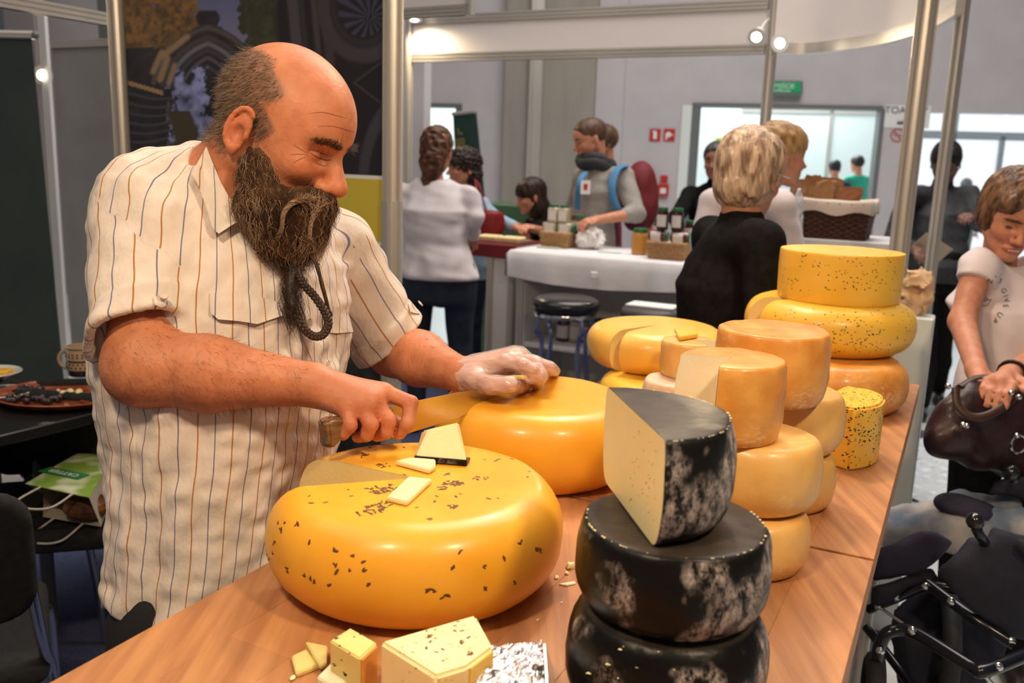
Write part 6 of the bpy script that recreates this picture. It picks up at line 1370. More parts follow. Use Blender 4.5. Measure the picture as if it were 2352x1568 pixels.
# red handbag with straps on her shoulder
hb = thing('shoulder_bag', 'red leather shoulder bag with two straps worn by the curly-haired woman', 'bag', at(1125, 520, 5.55)); 
def bagf(P, c, r, ax): return ell(P, c, r, ax)
c_ = np.array(at(1128, 512, 5.58)); link('bag_body', sdf_mesh(lambda P: smax(ell(P, c_, (.085, .05, .13)), P[:, 2] - c_[2] - .075, .02) - vnoise(P, 10, 3) * .003, c_ - .2, c_ + .2, .008), m_red2, hb, True)
for dx in (0, 14): MB().tube(spl([at(1108 + dx, 500, 5.55), at(1100 + dx * .7, 460, 5.55), at(1094 + dx * .5, 425, 5.57), at(1092, 412, 5.65)], 5), .010, 7, flat=.4).build('strap', m_red2, hb)
# C  long straight dark hair
def h_long(L): d = smin(hbase(L, .002), ell(L, (-.03, 0, -.06), (.078, .085, .12)), .03); d = smin(d, cap(L, (-.04, -.01, -.10), (-.03, -.02, -.30), .080, .055), .04); return facecut(d + hv(L, .006, 20, (1, 1, .12)) - .002, L, .106, -.055, .046, .056, .078)
cgirl = fig('young woman with long straight dark hair in black, reaching over the red table', (1222, 452), 5.95, 190, pitch=12, byaw=195, hs=.93, top=m_blackc, bottom=m_jean, hair=h_long, haircol=((.012, .006, .004), (.045, .02, .012)), w=.86, fem=1, vox=.008, arms={-1: (at(1262, 535, 5.8), at(1222, 525, 5.6)), 1: (at(1230, 540, 6.0), at(1190, 520, 5.95))}, sleeve='elbow', seed=5)
# D  young man with scarf and backpack
dman = fig('young man with cropped hair, dark scarf, grey sweatshirt and blue-strapped backpack, looking down', (1358, 322), 5.55, 194, pitch=14, byaw=205, hs=1.0, top=m_grys, bottom=m_jean, hair=h_crop, haircol=((.07, .035, .02), (.13, .07, .04)), w=1.02, vox=.0075, sleeve='elbow', arms={1: (at(1462, 490, 5.35), at(1372, 505, 5.2)), -1: (at(1318, 480, 5.9), at(1330, 515, 5.75))}, sh={1: at(1432, 408, 5.45)}, seed=6, hips_z=.92)
nb_ = dman['nb']; c0 = nb_ + np.array([0, 0, .02]); pth = [c0 + np.array([math.cos(t) * .095, math.sin(t) * .095, .03 * math.cos(t * 1 + 3.0) + .015 * math.sin(3 * t)]) for t in np.linspace(0, 2 * PI, 19)[:-1]]
sc_o = thing('scarf', 'dark charcoal scarf wound round the neck of the grey sweatshirt man', 'scarf', c0); MB().tube(pth, .045, 10, closed=True, flat=1.0).build('wrap', m_char, sc_o, 60); MB().tube([p + np.array([0, 0, .035]) for p in pth], .032, 10, closed=True).build('wrap', m_char, sc_o, 60)
bp_o = thing('backpack', 'dark red backpack with blue shoulder straps on the grey sweatshirt man', 'backpack', at(1470, 470, 5.75)); c_ = np.array(at(1470, 445, 5.72))
link('pack', sdf_mesh(lambda P: smin(ell(P, c_, (.11, .13, .21)), ell(P, c_ + [-.0, 0, -.10], (.12, .14, .14)), .04) - vnoise(P, 7, 3) * .004, c_ - .3, c_ + .3, .009), m_wine, bp_o, True)
m_strap = mat('blue_strap', (0.06, 0.22, 0.42), rough=.8)
MB().tube(spl([at(1438, 380, 5.42), at(1418, 388, 5.33), at(1406, 420, 5.29), at(1408, 455, 5.285), at(1424, 490, 5.30), at(1440, 505, 5.38)], 6), .024, 8, flat=.35).build('strap', m_strap, bp_o, 60)
MB().tube(spl([at(1345, 395, 5.5), at(1334, 410, 5.42), at(1328, 440, 5.42), at(1326, 480, 5.5)], 6), .018, 8, flat=.35).build('strap', m_strap, bp_o, 60)
bd = thing('name_badge', 'white card badge hanging on the chest of the grey sweatshirt man', 'badge', at(1345, 430, 5.25)); p = at(1345, 428, 5.27); MB().box(-.028, -.002, -.045, .028, .002, .035, 0, Matrix.Translation(p)).build('card', m_ltxt, bd); MB().box(-.012, -.004, -.02, .012, -.002, .015, 0, Matrix.Translation(p)).build('print', m_red, bd); MB().tube([p + Vector((0, 0, .035)), at(1350, 395, 5.32)], .003, 5).build('cord', m_dark, bd)
fig('brown-haired person almost hidden behind the grey sweatshirt man', (1384, 330), 6.3, 200, hs=.95, top=m_wine, bottom=m_jean, hair=lambda L: h_short(L, .014), haircol=((.06, .03, .015), (.14, .08, .04)), vox=.011, w=.9)
# F  man in black, greying hair
fig('grey-haired man in a black pullover beside the wide doorway', (1646, 373), 6.1, -118, byaw=-120, hs=1.02, skin=(.42, .20, .13), top=m_blackc, bottom=m_blackc, hair=lambda L: h_short(L, .010), haircol=((.02, .02, .02), (.13, .12, .12)), w=1.12, dep=1.15, vox=.009, arms={-1: (at(1552, 500, 5.9), at(1560, 560, 5.8)), 1: (at(1700, 500, 6.1), at(1690, 560, 5.9))}, coll=.03)
# G  fair woman in white behind the coat woman
def h_bun(L): d = smin(hbase(L, .004), ell(L, (-.09, 0, .05), (.045, .05, .05)), .02); return facecut(d + hv(L, .008, 20) - .003, L)
fig('fair-haired woman in a white top mostly hidden behind the black coat', (1788, 362), 3.35, 15, byaw=40, hs=.95, top=m_tee, bottom=m_jean, hair=h_bun, haircol=((.30, .14, .05), (.52, .32, .14)), fem=1, w=1.0, vox=.008, sh={1: at(1640, 462, 3.5), -1: at(1790, 470, 3.15)}, arms={1: (at(1612, 560, 3.5), at(1640, 600, 3.4)), -1: (at(1830, 600, 3.2), at(1850, 640, 3.3))}, hips=at(1720, 600, 3.35)[:2])
# H  short-haired woman in black coat
def h_layer(L):
    d = smin(ell(L, (-.012, 0, .045), (.116, .094, .101)), ell(L, (-.045, 0, -.03), (.078, .080, .072)), .03); d = d + hv(L, .006, 22, (1, 1, .25)) + hv(L, .003, 60, (1, 1, .2), 8) - .006; d = facecut(d, L, .105, -.03, .058, .075, .09); return smax(d, -(ell(L, (.000, -.095, -.015), (.018, .03, .035))), .008)
h = fig('woman with short layered fair hair and glasses in a black coat, seen from behind', (1722, 408), 2.45, 52, pitch=8, byaw=48, hs=.94, skin=(.55, .25, .15), top=m_blackc, bottom=m_blackc, hair=h_layer, haircol=((.20, .125, .085), (.58, .44, .33)), w=.98, dep=1.15, fem=0, vox=.006, hairvox=.0034, coll=.02, top_len=.30, arms={1: (at(1625, 720, 2.65), at(1680, 760, 2.9)), -1: (at(1760, 720, 2.25), at(1800, 740, 2.4))}, sh={1: at(1640, 545, 2.62), -1: at(1745, 560, 2.28)}, hips=at(1685, 720, 2.48)[:2], foldamp=.003)
hh_ = h['R']; q = h['hp']; MB().tube([q + hh_ @ np.array([x, -.0785, z]) for x, z in ((-.01, .012), (.03, .013), (.085, .014))], .0018, 6).build('glasses_temple', mat('thin_metal', (.6, .6, .6), rough=.2, metal=1), h['root'])
MB().tube([q + hh_ @ np.array([.092 + .0 * t, -.032 + .024 * math.cos(t), .002 + .018 * math.sin(t)]) for t in np.linspace(0, 2 * PI, 15)[:-1]], .0015, 5, closed=True).build('glasses_rim', MATS['thin_metal'], h['root'])
# I  two visitors in the corridor
fig('dark-haired man in a navy shirt far off in the corridor', (1917, 388), 13.0, 85, hs=1.0, top=m_navy, bottom=m_blackc, hair=lambda L: h_short(L, .008), haircol=((.01, .01, .01), (.03, .03, .03)), vox=.016, w=1.1)
fig('dark-haired man in a bright green shirt far off in the corridor', (1969, 378), 13.2, 110, hs=1.0, top=m_grn, bottom=m_blackc, hair=lambda L: h_short(L, .008), haircol=((.02, .01, .01), (.05, .03, .02)), vox=.016, w=1.0)
# J  man in dark jacket behind the posts
j = fig('man in a dark charcoal jacket looking at a paper, behind the aluminium posts', (2172, 376), 5.6, -118, pitch=28, byaw=-112, hs=1.02, skin=(.22, .11, .08), top=m_char, bottom=m_blackc, hair=lambda L: h_short(L, .012), haircol=((.008, .007, .007), (.02, .018, .016)), w=1.18, dep=1.2, vox=.008, arms={-1: (at(2052, 545, 5.4), at(2100, 572, 5.05)), 1: (at(2262, 520, 5.5), at(2225, 500, 5.1))}, coll=.03, sh={-1: at(2085, 445, 5.6), 1: at(2225, 450, 5.65)}, top_len=.10, hips_z=.90,
        legs={-1: (at(2118, 690, 5.6), at(2125, 850, 5.6), (*at(2112, 955, 5.5)[:2], .09)), 1: (at(2160, 690, 5.65), at(2160, 830, 5.75), (*at(2150, 930, 5.9)[:2], .09))}, hips=at(2140, 640, 5.62)[:2])
pp = thing('paper_sheet', 'folded paper held by the man in the charcoal jacket', 'paper', at(2140, 570, 5.0)); MB().box(-.09, -.002, -.06, .09, .002, .06, 0, Matrix.Translation(at(2140, 570, 5.02)) @ Matrix.Rotation(.5, 4, 'Y') @ Matrix.Rotation(.6, 4, 'X')).build('sheet', mat('beige_paper', (.5, .4, .3), rough=.9), pp)
# L far small visitor by the entrance
fig('tiny distant visitor near the bright glazed entrance', (2219, 430), 13.2, 60, hs=.95, top=m_char, bottom=m_blackc, hair=lambda L: h_short(L, .010), haircol=((.01, .01, .01), (.03, .03, .03)), vox=.018)
# K  smiling woman in T-shirt
def h_bob(L):
    d = smin(ell(L, (-.012, 0, .050), (.113, .092, .098)), ell(L, (-.02, 0, -.01), (.090, .090, .070)), .03); d = d + hv(L, .005, 26, (1, 1, .22)) + hv(L, .0025, 60, (1, 1, .22), 8) - .004; d = smax(d, -ell(L, (.112, -.005, -.035), (.062, .066, .098)), .008); d = smax(d, -.075 - L[:, 2], .01)
    fr = ell(L, (.070, .035, .072), (.045, .045, .030)); fr2 = ell(L, (.066, -.045, .066), (.042, .035, .034)); return smin(d, smin(fr, fr2, .01) + hv(L, .005, 30), .012)
k = fig('smiling woman with a highlighted brown bob in a printed white T-shirt at the right edge', (2322, 497), 2.5, -98, pitch=20, roll=-6, byaw=-105, hs=.93, skin=(.60, .27, .17), top=m_tee, bottom=m_blackc, hair=h_bob, haircol=((.055, .022, .011), (.24, .125, .06)), w=.86, dep=1.05, fem=1, smile=1, vox=.0045, hairvox=.0034, sleeve='short',
        arms={-1: (at(2210, 738, 2.45), at(2243, 850, 2.28)), 1: (at(2420, 790, 2.55), at(2318, 862, 2.22))}, sh={-1: at(2248, 612, 2.5), 1: at(2400, 615, 2.55)}, hips=at(2345, 850, 2.52)[:2], hips_z=.86, foldamp=.0045, top_len=.04)
# bust volume handled in the loft; shirt print laid on the surface
kt = [c for c in k['root'].children if c.name.startswith('top')][0]; tK = bvh([kt]); m_prt = mat('grey_print', (.12, .10, .12), rough=.8)
def stamp(body, px, py, size, rot):
    h_ = cast(tK, px, py)
    if not h_: return
    me = text_mesh(body, size, .0006); n = h_[1]; x = Vector((1, 0, 0)); x = (x - n * x.dot(n)).normalized(); y = n.cross(x); me.transform(basis(x, y, n, h_[0] + n * .0012) @ Matrix.Rotation(rot, 4, 'Z')); link('printed_letter', me, m_prt, kt, True)
for ch, px, py, r in (('D', 2245, 661, .35), ('O', 2258, 652, .25), ('N', 2274, 645, .1), ("'", 2286, 640, 0), ('T', 2297, 646, -.3), ('G', 2305, 668, -.9), ('I', 2309, 680, -1.2), ('V', 2311, 690, -1.35), ('E', 2309, 703, -1.6), ('U', 2296, 722, -2.3), ('P', 2286, 734, -2.6)): stamp(ch, px, py, .020, r)
def stampline(pts, r=.0011):
    ps = []
    for x, y in pts:
        h_ = cast(tK, x, y)
        if h_: ps.append(h_[0] + h_[1] * .0012)
    if len(ps) > 1: MB().tube(ps, r, 5).build('boat_line', m_prt, kt)
for l_ in ([(2243, 690), (2250, 702), (2268, 702), (2277, 688)], [(2243, 690), (2258, 692), (2277, 688)], [(2250, 690), (2262, 678), (2270, 689)], [(2262, 678), (2262, 692)]): stampline(l_)
# teeth of the smile
q = k['hp']; Rk = k['R']; MB().tube([q + .93 * (Rk @ np.array([.101 - .12 * abs(y) ** 1.0 * .3, y, -.0665])) for y in np.linspace(-.016, .016, 7)], .0016, 6).build('teeth', mat('tooth', (.8, .75, .68), rough=.3), k['root'])
ws_ = thing('wrist_strap', 'broad dark leather wristband on the T-shirt woman', 'wristband', at(2322, 858, 2.22)); wr = np.array(k['arms'][1][1]); e_ = np.array(k['arms'][1][0]); ax = (e_ - wr) / np.linalg.norm(e_ - wr); u_ = np.cross(ax, [0, 0, 1]); u_ /= np.linalg.norm(u_); v_ = np.cross(ax, u_)
MB().tube([wr + ax * .03 + (u_ * math.cos(t) + v_ * math.sin(t)) * .031 for t in np.linspace(0, 2 * PI, 17)[:-1]], .010, 7, closed=True, flat=.4).build('band', mat('dark_leather', (.03, .014, .012), rough=.5), ws_, 60)
# handbag
hbg = thing('handbag', 'dark maroon leather handbag with two handles held by the T-shirt woman', 'handbag', at(2240, 1100, 2.15)); m_lea = mat('maroon_leather', (0.022, 0.008, 0.010), (0.05, 0.018, 0.020), scale=8, rough=.42, bump=.5, bscale=22, coat=.1, bdist=.01)
c1_, c2_, c3_ = A3(2215, 900, 2.2), A3(2262, 1005, 2.2), A3(2345, 930, 2.25)
def bagK(P):
    d = cap(P, A3(2222, 905, 2.2), A3(2360, 915, 2.3), .030, .040); d = smin(d, cap(P, A3(2165, 1005, 2.18), A3(2360, 1060, 2.28), .046, .055), .06); d = smin(d, cap(P, A3(2200, 950, 2.19), A3(2350, 985, 2.27), .042, .055), .06); return d - vnoise(P * np.array([1, 1, .5]), 9, 5) * .006
link('bag_body', sdf_mesh(bagK, A3(2240, 980, 2.2) - .25, A3(2300, 980, 2.25) + .3, .0045), m_lea, hbg, True)
for off in (0, .05): MB().tube(spl([A3(2195, 890, 2.12 + off), A3(2200, 930, 2.11 + off), A3(2228, 955, 2.10 + off), A3(2265, 955, 2.10 + off), A3(2310, 930, 2.12 + off), A3(2345, 895, 2.15 + off)], 6) if not off else spl([A3(2205, 888, 2.18), A3(2240, 868, 2.2), A3(2275, 866, 2.2), A3(2320, 880, 2.22), A3(2340, 900, 2.24)], 6), .010, 8, flat=.5).build('handle', mat('brown_leather', (.05, .02, .012), rough=.45), hbg, 60)
for x, y in ((2178, 887), (2322, 902), (2340, 912), (2212, 975), (2220, 978), (2335, 1000)): MB().sphere(A3(x, y, 2.09), .007).build('stud', mat('chrome', (.7, .7, .7), rough=.12, metal=1.0), hbg, True)
MB().tube([A3(2340, 1020, 2.12) + np.array([math.cos(t) * .018, 0, math.sin(t) * .022]) for t in np.linspace(0, 2 * PI, 17)[:-1]], .003, 6, closed=True).build('ring', MATS['chrome'], hbg)
# ================================================================== JAM STAND AND GOODS
m_cloth = mat('white_cloth', (0.74, 0.72, 0.74), rough=.9, bump=.3, bscale=14, bdist=.01); m_wick = mat('wicker', (0.36, 0.19, 0.08), (0.50, 0.29, 0.13), scale=60, rough=.7); m_wickd = mat('dark_wicker', (0.05, 0.015, 0.008), (0.09, 0.03, 0.015), scale=60, rough=.6)
m_lid = mat('green_lid', (0.01, 0.13, 0.04), rough=.35); m_label = mat('paper_label', (0.72, 0.66, 0.60), rough=.8); m_creamj = mat('cream_jar', (0.50, 0.42, 0.27), rough=.12, coat=.5); m_amber = mat('amber_jar', (0.16, 0.05, 0.008), rough=.08, coat=.6); m_darkj = mat('dark_jam_jar', (0.035, 0.004, 0.006), rough=.08, coat=.6); m_redj = mat('red_jam_jar', (0.13, 0.008, 0.006), rough=.08, coat=.6); m_honey = mat('honey_jar', (0.52, 0.24, 0.05), rough=.1, coat=.5)
chrome = MATS['chrome']
jp = at(1183, 574, 5.0); JZ = jp.z; JM = basis(V, U, Z, (jp.x, jp.y, 0))       # local x along stand front, y away
def jl(px, py, z=None):
    """pixel on the counter-top plane -> local coordinates"""
    p = onz(px, py, JZ if z is None else z) - Vector((jp.x, jp.y, 0)); return p.dot(V), p.dot(U)
JL = 1.75; JD = .62
ct = thing('display_counter', 'white shelved counter of the jam stand with a panel at its left end', 'counter', (jp.x, jp.y, 0), -A_)
MB().box(.03, .03, JZ - .05, JL, JD, JZ - .012, .003, JM).build('top', m_white, ct)
MB().box(.03, .03, 0.02, .055, JD, JZ - .05, .003, JM).build('end_panel', m_white, ct); MB().box(JL - .03, .03, 0.02, JL, JD, JZ - .05, .003, JM).build('end_panel', m_white, ct)
MB().box(.055, JD - .02, 0.02, JL - .03, JD, JZ - .05, 0, JM).build('back_panel', m_white, ct)
for z in (.42, .10): MB().box(.055, .04, z, JL - .03, JD - .02, z + .025, .003, JM).build('shelf', m_white, ct)
for x in (.03, JL): MB().prism(grooved(8, .022), JZ - .06, JM @ Matrix.Translation((x, .03, .02))).build('corner_post', m_alu, ct)
# cloth with soft folds hanging over the front and the left end
def table_cloth():
    xs = np.linspace(-.03, JL + .04, 70); prof = [(JD + .02, -.10), (JD + .01, 0), (JD * .5, 0), (0.0, 0), (-.012, -.01), (-.02, -.05), (-.022, -.09), (-.022, -.13)]
    vs = []; fs = []; n = len(prof)
    for i, x in enumerate(xs):
        for y, z in prof:
            w_ = .006 * math.sin(x * 19) + .004 * math.sin(x * 41 + 1); h_ = max(0, -z) / .13
            lx = x + (0 if x > 0.02 else 0); vs.append(JM @ Vector((lx, y + (w_ * h_ if y < .1 else 0), JZ + z * (1 + .25 * math.sin(x * 3 + .6) + .22 * x) if y < .1 else JZ + z)))
    for i in range(len(xs) - 1):
        for k in range(n - 1): a = i * n + k; fs.append([a, a + n, a + n + 1, a + 1])
    b = len(vs)
    for k in range(n):      # hanging left end
        y, z = prof[k]; vs.append(JM @ Vector((-.045, y, JZ - .02))); 
    for k in range(n): y, z = prof[k]; vs.append(JM @ Vector((-.05 + .008 * math.sin(y * 30), y, JZ - .15)))
    for k in range(n - 1): fs += [[k, k + 1, b + k + 1, b + k], [b + k, b + k + 1, b + n + k + 1, b + n + k]]
    return mesh(vs, fs, True)
tag(link('tablecloth', table_cloth(), m_cloth), 'white cloth draped over the jam stand counter', 'tablecloth')
cc = thing('cloth_clip', 'small square white clip on the front hem of the white tablecloth', 'clip', at(1364, 632, 4.7)); MB().box(-.018, -.006, -.018, .018, .006, .018, .003, Matrix.Translation(at(1364, 632, 4.76))).build('clip', m_ltxt, cc)
BK = {}
def basket(name, label, px0, px1, py, h, dep_, m, taper=.9, dc=None, group=None):
    """woven basket standing on the counter; staves and wavy courses"""
    x0, y0 = jl(px0, py); x1, _ = jl(px1, py); cx_, hw_ = (x0 + x1) / 2, (x1 - x0) / 2; t = thing(name, label, 'basket', JM @ Vector((cx_, y0 + dep_ / 2, JZ)), -A_, group)
    rows_ = max(4, int(h / .011)); v = MB()
    for r in range(rows_):
        z = JZ + .004 + r * h / rows_; s = taper + (1 - taper) * r / rows_; n = 48; ps = []
        for i in range(n):
            q = i / n * 4; k = int(q); u = q - k; ex, ey = hw_ * s, dep_ / 2 * s; P4 = [(-ex, -ey), (ex, -ey), (ex, ey), (-ex, ey)]; a, b = P4[k], P4[(k + 1) % 4]; x, y = a[0] + (b[0] - a[0]) * u, a[1] + (b[1] - a[1]) * u
            w_ = .003 * (1 if (i + r) % 2 else -1); ps.append(JM @ Vector((cx_ + x * (1 + w_ / ex), y0 + dep_ / 2 + y * (1 + w_ / ey), z)))
        v.tube(ps, h / rows_ * .55, 5, closed=True)
    o = v.build('weave', m, t, 60); MB().box(-hw_ * taper, -dep_ / 2 * taper, 0, hw_ * taper, dep_ / 2 * taper, .01, 0, JM @ Matrix.Translation((cx_, y0 + dep_ / 2, JZ + .001))).build('base', m, t)
    MB().box(-hw_ * .93, -dep_ / 2 * .93, h * .6, hw_ * .93, dep_ / 2 * .93, h - .004, .003, JM @ Matrix.Translation((cx_, y0 + dep_ / 2, JZ))).build('packing', m_label, t)
    BK[round(px0)] = (cx_, y0 + dep_ / 2, JZ + h - .004)
    ps = [JM @ Vector((cx_ + sx * hw_, y0 + dep_ / 2 + sy * dep_ / 2, JZ + h)) for sx, sy in ((-1, -1), (0, -1), (1, -1), (1, 0), (1, 1), (0, 1), (-1, 1), (-1, 0))]; MB().tube(ps, .008, 7, closed=True).build('rim', m, t, 60); return t
basket('basket', 'light wicker basket under the cream-coloured jars', 1240, 1330, 567, .085, .20, m_wick); basket('basket', 'light wicker basket under the dark jam jars', 1484, 1592, 594, .088, .20, m_wick)
# jars: local prototypes, standing on z=0
def jar_proto(label, m, r, h, lidm=m_lid, lab=True, group=None, square=False, name='jar'):
    t = thing(name, label, 'jar', (0, 0, 0), group=group); n = 20
    if square: b = MB().box(-r, -r, 0, r, r, h * .84, .006); b.lathe([(r * .7, h * .8), (r * .7, h * .9)], 16); link('glass', b.mesh(40), m, t)
    else: link('glass', MB().lathe([(r * .8, 0), (r, .006), (r, h * .72), (r * .95, h * .78), (r * .8, h * .84), (r * .8, h * .9)], n).mesh(40), m, t)
    rl = r * .86; link('lid', MB().lathe([(rl, h * .86), (rl, h * .98), (rl * .94, h)], n).mesh(40), lidm, t)
    if lab:
        me = MB(); v = []; 
        if square: me.box(-r * .8, -r - .0015, h * .14, r * .8, -r, h * .72, 0)
        else:
            k = 8; vs = [( (r + .001) * math.sin(a), -(r + .001) * math.cos(a), z) for z in (h * .16, h * .68) for a in np.linspace(-.9, .9, k + 1)]; fs = [[i, i + 1, k + 2 + i, k + 1 + i] for i in range(k)]; me.add(vs, fs)
        link('label', me.mesh(), m_label, t)
    return t
def place(t, p, rz=-A_, rot=None):
    t.location = p; t.rotation_euler = rot if rot else (0, 0, rz)
protos = {}
spots_ = [  # kind, basket, x, y, dz, lying, label
    ('cream', 1240, -.045, -.03, 0, 1, 'cream jar lying in the lower row, leftmost'), ('cream', 1240, .050, -.03, 0, 1, 'cream jar lying in the lower row with its green lid to the right'),
    ('cream', 1240, -.035, -.03, .062, 0, 'square cream jar on the upper row, left one'), ('cream', 1240, .029, -.03, .062, 0, 'square cream jar on the upper row, right one'),
    ('amber', 1240, .115, .02, -.0, 0, 'amber jar with white label beside the cream jars'), ('amber', 1240, .07, .055, 0, 0, 'amber jar half hidden behind the cream jars'),
    ('dark', 1484, -.045, -.03, .066, 0, 'dark jam jar standing in the upper row, left one'), ('dark', 1484, .035, -.03, .066, 0, 'dark jam jar standing in the upper row, right one'),
    ('dark', 1484, -.085, .05, 0, 0, 'dark jam jar behind the left of the upper pair'), ('dark', 1484, .085, .05, 0, 0, 'dark jam jar behind the right of the upper pair'),
    ('red', 1484, -.062, -.03, 0, 1, 'red jam jar lying in the lower row, left one'), ('red', 1484, .060, -.03, 0, 1, 'red jam jar lying in the lower row, right one')]
for kd, bk_, x, y, dz, lying, lb in spots_:
    par = dict(cream=(m_creamj, .030, .100, True), amber=(m_amber, .029, .105, False), dark=(m_darkj, .031, .12, False), red=(m_redj, .032, .105, False))[kd]
    if kd not in protos: t = protos[kd] = jar_proto(lb, par[0], par[1], par[2], square=par[3], group='jars on the two wicker baskets')
    else: t = copy_tree(protos[kd]); t['label'] = lb
    cx_, cy_, z = BK[bk_]; rj = par[1]
    if lying: place_l = JM @ Vector((cx_ + x - par[2] / 2, cy_ + y, z + rj + .002)); t.location = place_l; t.rotation_euler = basis(Vector((0, 0, -1)), U, V, (0, 0, 0)).to_euler()
    else: t.location = JM @ Vector((cx_ + x, cy_ + y, z + dz + .001)); t.rotation_euler = (0, 0, -A_)
def place(t, p, rz=-A_): t.location = p; t.rotation_euler = (0, 0, rz)
j2 = jar_proto('large honey-coloured jar with green lid standing alone on the white cloth', m_honey, .047, .145, lab=False, name='honey_jar'); place(j2, onz(1462, 586, JZ) + U * .05)
# crumpled printed tissue
def crump(name, label, c, r, m, seed=0, vox=.007, cat='paper'):
    c = np.array(c); t = thing(name, label, cat, c - [0, 0, r[2]]); me = sdf_mesh(lambda P: ell(P, c, r) + np.abs(vnoise(P, 11, seed)) * min(r) * .5 - np.abs(vnoise(P, 26, seed + 1)) * min(r) * .16, c - np.array(r) * 1.4, c + np.array(r) * 1.4, vox, relax=0); me.polygons.foreach_set('use_smooth', np.zeros(len(me.polygons), bool)); link('crumpled_sheet', me, m, t, True); return t
pt = onz(1347, 574, JZ) + U * .05; crump('tissue_bundle', 'crumpled white printed tissue paper between the baskets', pt + Z * .062, (.085, .06, .070), mat('printed_tissue', (.74, .70, .68), (.38, .33, .30), scale=16, rough=.9, lo=.52, hi=.62), 4)
fl = thing('leaflet', 'flat printed leaflet on the white cloth left of the tissue bundle', 'leaflet', onz(1260, 570, JZ)); x_, y_ = jl(1258, 570); MB().box(x_ - .06, y_ - .02, JZ + .001, x_ + .07, y_ + .05, JZ + .008, .001, JM).build('sheet', mat('leaflet_print', (.62, .52, .48), (.25, .42, .22), scale=30, rough=.6), fl)
fl = thing('leaflet', 'pale green leaflet in front of the tissue bundle', 'leaflet', onz(1400, 580, JZ)); x_, y_ = jl(1400, 581); MB().box(x_ - .07, y_ - .01, JZ + .001, x_ + .06, y_ + .04, JZ + .004, .001, JM).build('sheet', mat('leaflet_green', (.45, .58, .42), rough=.6), fl)
# bottles and bags on the shelf below
rr = random.Random(3)
for i, (px, m, lb) in enumerate(((1275, m_darkj, 'dark bottle-shaped jar with red label on the lower shelf behind the stool legs'), (1305, m_creamj, 'pale jar on the lower shelf, right of the dark jar'), (1335, m_amber, 'amber jar on the lower shelf beside the pale jar'), (1368, m_label, 'whitish jar on the lower shelf, rightmost of the four'))):
    t = jar_proto(lb, m, .045, .14, lidm=m_lid, group='jars on the lower shelf'); x_, y_ = jl(px, 790, .445); place(t, JM @ Vector((x_, .22 + .02 * i, .445)))
# counter with red cloth further left
rp = at(1128, 560, 5.25); RZ = rp.z; RMx = basis(V, U, Z, (rp.x, rp.y, 0)); rt = thing('side_counter', 'white-fronted counter left of the jam stand with a red cloth top', 'counter', (rp.x, rp.y, 0), -A_)
MB().box(0.0, 0, .02, .14, .30, RZ - .03, .003, RMx).build('body', m_white, rt); MB().prism(grooved(8, .022), RZ - .04, RMx @ Matrix.Translation((0, 0, .02))).build('corner_post', m_alu, rt); MB().prism(grooved(8, .022), RZ - .04, RMx @ Matrix.Translation((.14, 0, .02))).build('corner_post', m_alu, rt)
MB().box(-.22, .02, RZ - .03, .16, .34, RZ - .005, .003, RMx).build('top', m_white, rt)
rc_ = MB().box(-.24, -.02, RZ - .005, .17, .36, RZ + .004, .004, RMx); rc_.box(-.24, -.025, RZ - .075, .17, -.015, RZ, .002, RMx); o = rc_.build('red_cloth', mat('wine_cloth', (.17, .012, .018), rough=.9, bump=.4, bscale=30)); tag(o, 'wine-red cloth over the small side counter', 'tablecloth')
tr_ = thing('sample_board', 'board of pale bread slices on the red cloth', 'board', RMx @ Vector((0, .15, RZ))); MB().box(-.20, .05, RZ + .004, .15, .25, RZ + .018, .003, RMx).build('board', mat('dull_wood', (.25, .15, .09), rough=.6), tr_)
for x in (-.14, .01):
    b_ = thing('bread_slice', 'pale bread slice on the sample board, ' + ('left one' if x < 0 else 'right one'), 'bread', RMx @ Vector((x, .12, RZ)), group='bread on the sample board'); MB().box(x, .07, RZ + .019, x + .13, .18, RZ + .040, .006, RMx).build('slice', m_paste, b_)
gr_ = thing('green_crate', 'dull green crate behind the curly-haired woman and the dark-haired girl', 'crate', at(1180, 500, 6.4)); MB().box(-.25, 0, 0, .22, .3, at(1180, 470, 6.4).z, .01, basis(V, U, Z, (at(1180, 500, 6.4).x, at(1180, 500, 6.4).y, 0))).build('body', mat('dull_green', (.05, .12, .06), rough=.6), gr_)
# ------------------------------------------------------------------ bar stools
def stool(label, px, py, d, r, m_seat, z_top=None):
    c = at(px, py, d); z = c.z; t = thing('bar_stool', label, 'stool', (c.x, c.y, 0), group='bar stools by the jam stand')
    MB().lathe([(r * .86, z - .075), (r * .97, z - .06), (r, z - .035), (r * .96, z - .012), (r * .8, z)], 32, (c.x, c.y, 0)).build('seat', m_seat, t, 60); MB().lathe([(r * .9, z - .095), (r * .92, z - .085), (r * .9, z - .075)], 32, (c.x, c.y, 0)).build('ring', chrome, t, 60)
    for k in range(4):
        a = k * PI / 2 + .5; dx, dy = math.cos(a), math.sin(a); P_ = [(c.x + dx * r * .9, c.y + dy * r * .9, z - .10), (c.x + dx * r * .95, c.y + dy * r * .95, z - .16), (c.x + dx * r * .75, c.y + dy * r * .75, z - .26), (c.x + dx * r * 1.1, c.y + dy * r * 1.1, .012)]; MB().tube(spl(P_, 6), .012, 8).build('leg', mat('blue_chrome', (.25, .28, .50), rough=.2, metal=.9), t, 60)
    MB().tube([(c.x + math.cos(a) * r * .92, c.y + math.sin(a) * r * .92, .28) for a in np.linspace(0, 2 * PI, 25)[:-1]], .010, 7, closed=True).build('footrest', chrome, t, 60); return t
m_vinyl = mat('black_vinyl', (.012, .011, .011), rough=.28, coat=.3)
